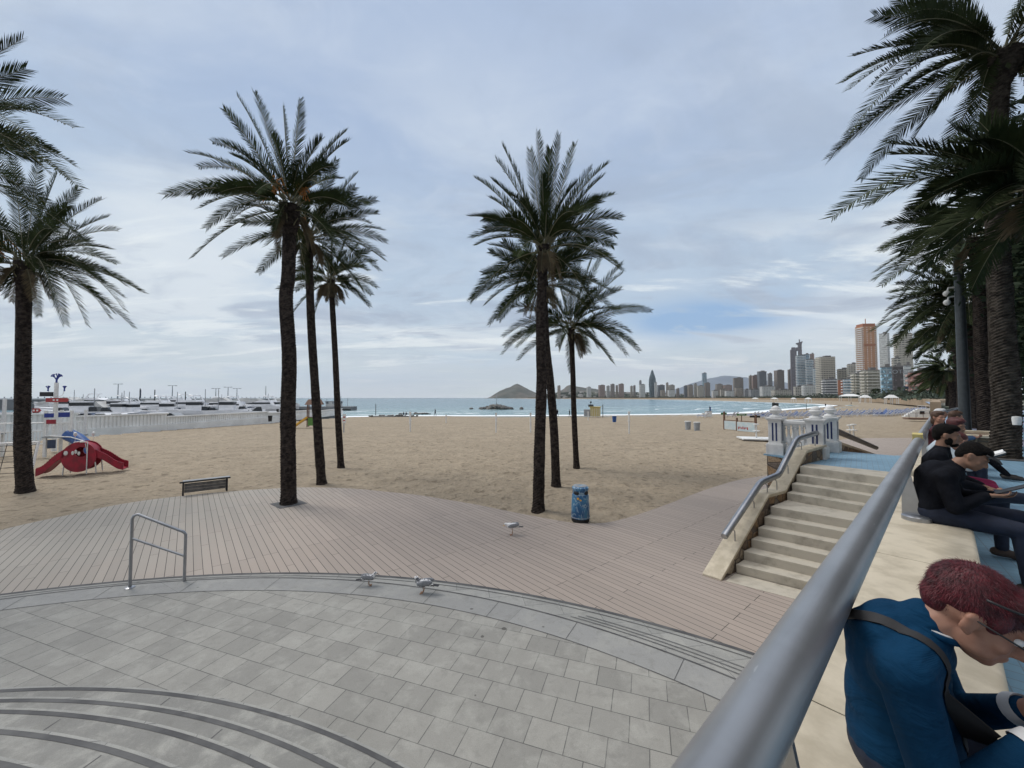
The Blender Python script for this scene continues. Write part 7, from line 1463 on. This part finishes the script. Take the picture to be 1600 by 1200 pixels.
tmp = bpy.data.objects.new('tmp', cu); COL.objects.link(tmp); dg = bpy.context.evaluated_depsgraph_get(); me = bpy.data.meshes.new_from_object(tmp.evaluated_get(dg)); bpy.data.objects.remove(tmp)
lt = bpy.data.objects.new('lettering', me); COL.objects.link(lt); me.materials.clear(); me.materials.append(M('fac_pale') if False else M('bin_grey')); lt.parent = t2; lt.location = (0, -d2 / 2 - 0.15, h2 * 0.80); lt.rotation_euler = (R(90), 0, 0)
b(1415, 1428, 571, 330, 'fac_pale', 'plain grey-white block behind the palms', rot=8); b(1414, 1429, 603, 250, 'hull_navy', 'low navy block at the foot of the plain block', rot=5, pent=False)
t_, w, d_, h_ = b(1425, 1464, 582, 235, 'fac_pink', 'salmon pink building with white balcony lines', 'balcony_pink', rot=14, ratio=0.5, bstep=3.0, name='apartment_block')
mb = MB(); mb.box((0, -d_ / 2 - 1.5, 4.2), (w * 1.1, 3.0, 0.5)); mb.build('awning', 'sign_red', t_)
b(1460, 1490, 608, 180, 'fac_cream', 'low pale building under the hanging palm leaves', rot=10, ratio=0.5, name='apartment_block')
BL.sort(key=lambda q: q[0])
for i, (mx, t_, desc) in enumerate(BL): t_['label'] = f'{desc}, {ordn(i)} from left on skyline'; t_['group'] = 'buildings of the skyline'
# small hillside houses
rr = random.Random(77); proto_h = None
hm = MB(); hm.box((0, 0, 3), (14, 10, 6)); hm.add([(-7.3, -5.3, 6), (7.3, -5.3, 6), (7.3, 5.3, 6), (-7.3, 5.3, 6), (-5, 0, 8), (5, 0, 8)], [(0, 1, 5, 4), (1, 2, 5), (2, 3, 4, 5), (3, 0, 4), (0, 3, 2, 1)], 1)
for i in range(95):
    px = rr.uniform(846, 1072); f = rr.random(); Yd = 1770 + f * 150; hp = float(np.interp(px, [838, 850, 870, 890, 950, 1000, 1050, 1072], [0, 3.0, 7, 10, 9, 9, 7, 6])); z = max(0.5, -2 + (hp * 1960 / F + 3.35) * max(0, (1 - abs((Yd - 1960) / 190))) ** 0.8)
    if proto_h is None: proto_h = hm.build('house', ['house_white', 'roof_grey']); o = proto_h; tag(o, 'small pale house among many on the far wooded slope', 'house', 'houses on the far slope')
    else: o = proto_h.copy(); COL.objects.link(o)
    s_ = rr.uniform(0.6, 1.5); o.location = ((px - 800) / F * Yd, Yd, z - 1); o.rotation_euler = (0, 0, rr.uniform(0, 3)); o.scale = (s_, s_, s_ * rr.uniform(.7, 1.3))
# shoreline greenery across the bay
rr = random.Random(8); mb = MB(); V, Fc, Mi = mb.v, mb.f, mb.mi
WPX = [tuple(p) for p in WALLP[2:]]
for i in range(1500):
    k_ = rr.randrange(len(WPX) - 1); u = rr.random(); (ax, ay), (bx, by) = WPX[k_], WPX[k_ + 1]; x = ax + (bx - ax) * u + rr.uniform(2, 16); y = ay + (by - ay) * u; hh_ = rr.uniform(2.5, 7.5) * (0.5 + 0.5 * math.sin(x * 0.05) ** 2); dd = math.hypot(x, y); cs = 1.2 + hh_ * 0.3
    for _ in range(9):
        q = Vector((x + rr.gauss(0, cs), y + rr.gauss(0, cs), 2.3 + hh_ * rr.uniform(0.1, 1))); a = Vector((rr.uniform(-1, 1), rr.uniform(-1, 1), rr.uniform(-1, 1))).normalized() * rr.uniform(.7, 1.5); b_ = a.cross(Vector((rr.uniform(-1, 1), rr.uniform(-1, 1), rr.uniform(-1, 1)))).normalized() * rr.uniform(.5, 1.1)
        n0 = len(V); V.extend([tuple(q - a), tuple(q + b_), tuple(q + a), tuple(q - b_)]); Fc.append((n0, n0 + 1, n0 + 2, n0 + 3)); Mi.append(0)
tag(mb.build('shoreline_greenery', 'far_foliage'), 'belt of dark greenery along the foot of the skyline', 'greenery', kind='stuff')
rr = random.Random(9); mb = MB(); V, Fc, Mi = mb.v, mb.f, mb.mi
for i in range(2600):
    px = rr.uniform(842, 1085); Yd = 1768 + rr.random() * 170; hp = float(np.interp(px, [838, 850, 870, 890, 950, 1000, 1050, 1085], [0, 3.0, 7, 10, 9, 9, 7, 4])); z = max(0.5, -2 + (hp * 1960 / F + 3.35) * max(0, (1 - abs((Yd - 1960) / 190))) ** 0.8); x = (px - 800) / F * Yd
    for _ in range(4):
        q = Vector((x + rr.gauss(0, 4), Yd + rr.gauss(0, 3), z + rr.uniform(0, 5))); a = Vector((rr.uniform(-1, 1), rr.uniform(-1, 1), rr.uniform(-.5, .5))).normalized() * rr.uniform(2, 4.5); b_ = a.cross(Vector((rr.uniform(-1, 1), rr.uniform(-1, 1), rr.uniform(-1, 1)))).normalized() * rr.uniform(1.2, 2.5)
        n0 = len(V); V.extend([tuple(q - a), tuple(q + b_), tuple(q + a), tuple(q - b_)]); Fc.append((n0, n0 + 1, n0 + 2, n0 + 3)); Mi.append(0)
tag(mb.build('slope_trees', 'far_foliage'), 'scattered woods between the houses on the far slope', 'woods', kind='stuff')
# ============================================================ SEA AIR
m = bpy.data.materials.new('sea_air'); m.use_nodes = True; t = NT(m.node_tree); t.n.clear()
v = t.new('ShaderNodeVolumePrincipled'); v.inputs['Color'].default_value = (0.90, 0.95, 0.99, 1); v.inputs['Density'].default_value = 5.5e-5; v.inputs['Anisotropy'].default_value = 0.2
o_ = t.new('ShaderNodeOutputMaterial'); t.l.new(v.outputs[0], o_.inputs['Volume']); MATS['sea_air'] = m
mb = MB(); mb.box((0, 0, 445), (28400, 28400, 902)); hz = mb.build('haze', 'sea_air'); hz['kind'] = 'stuff'
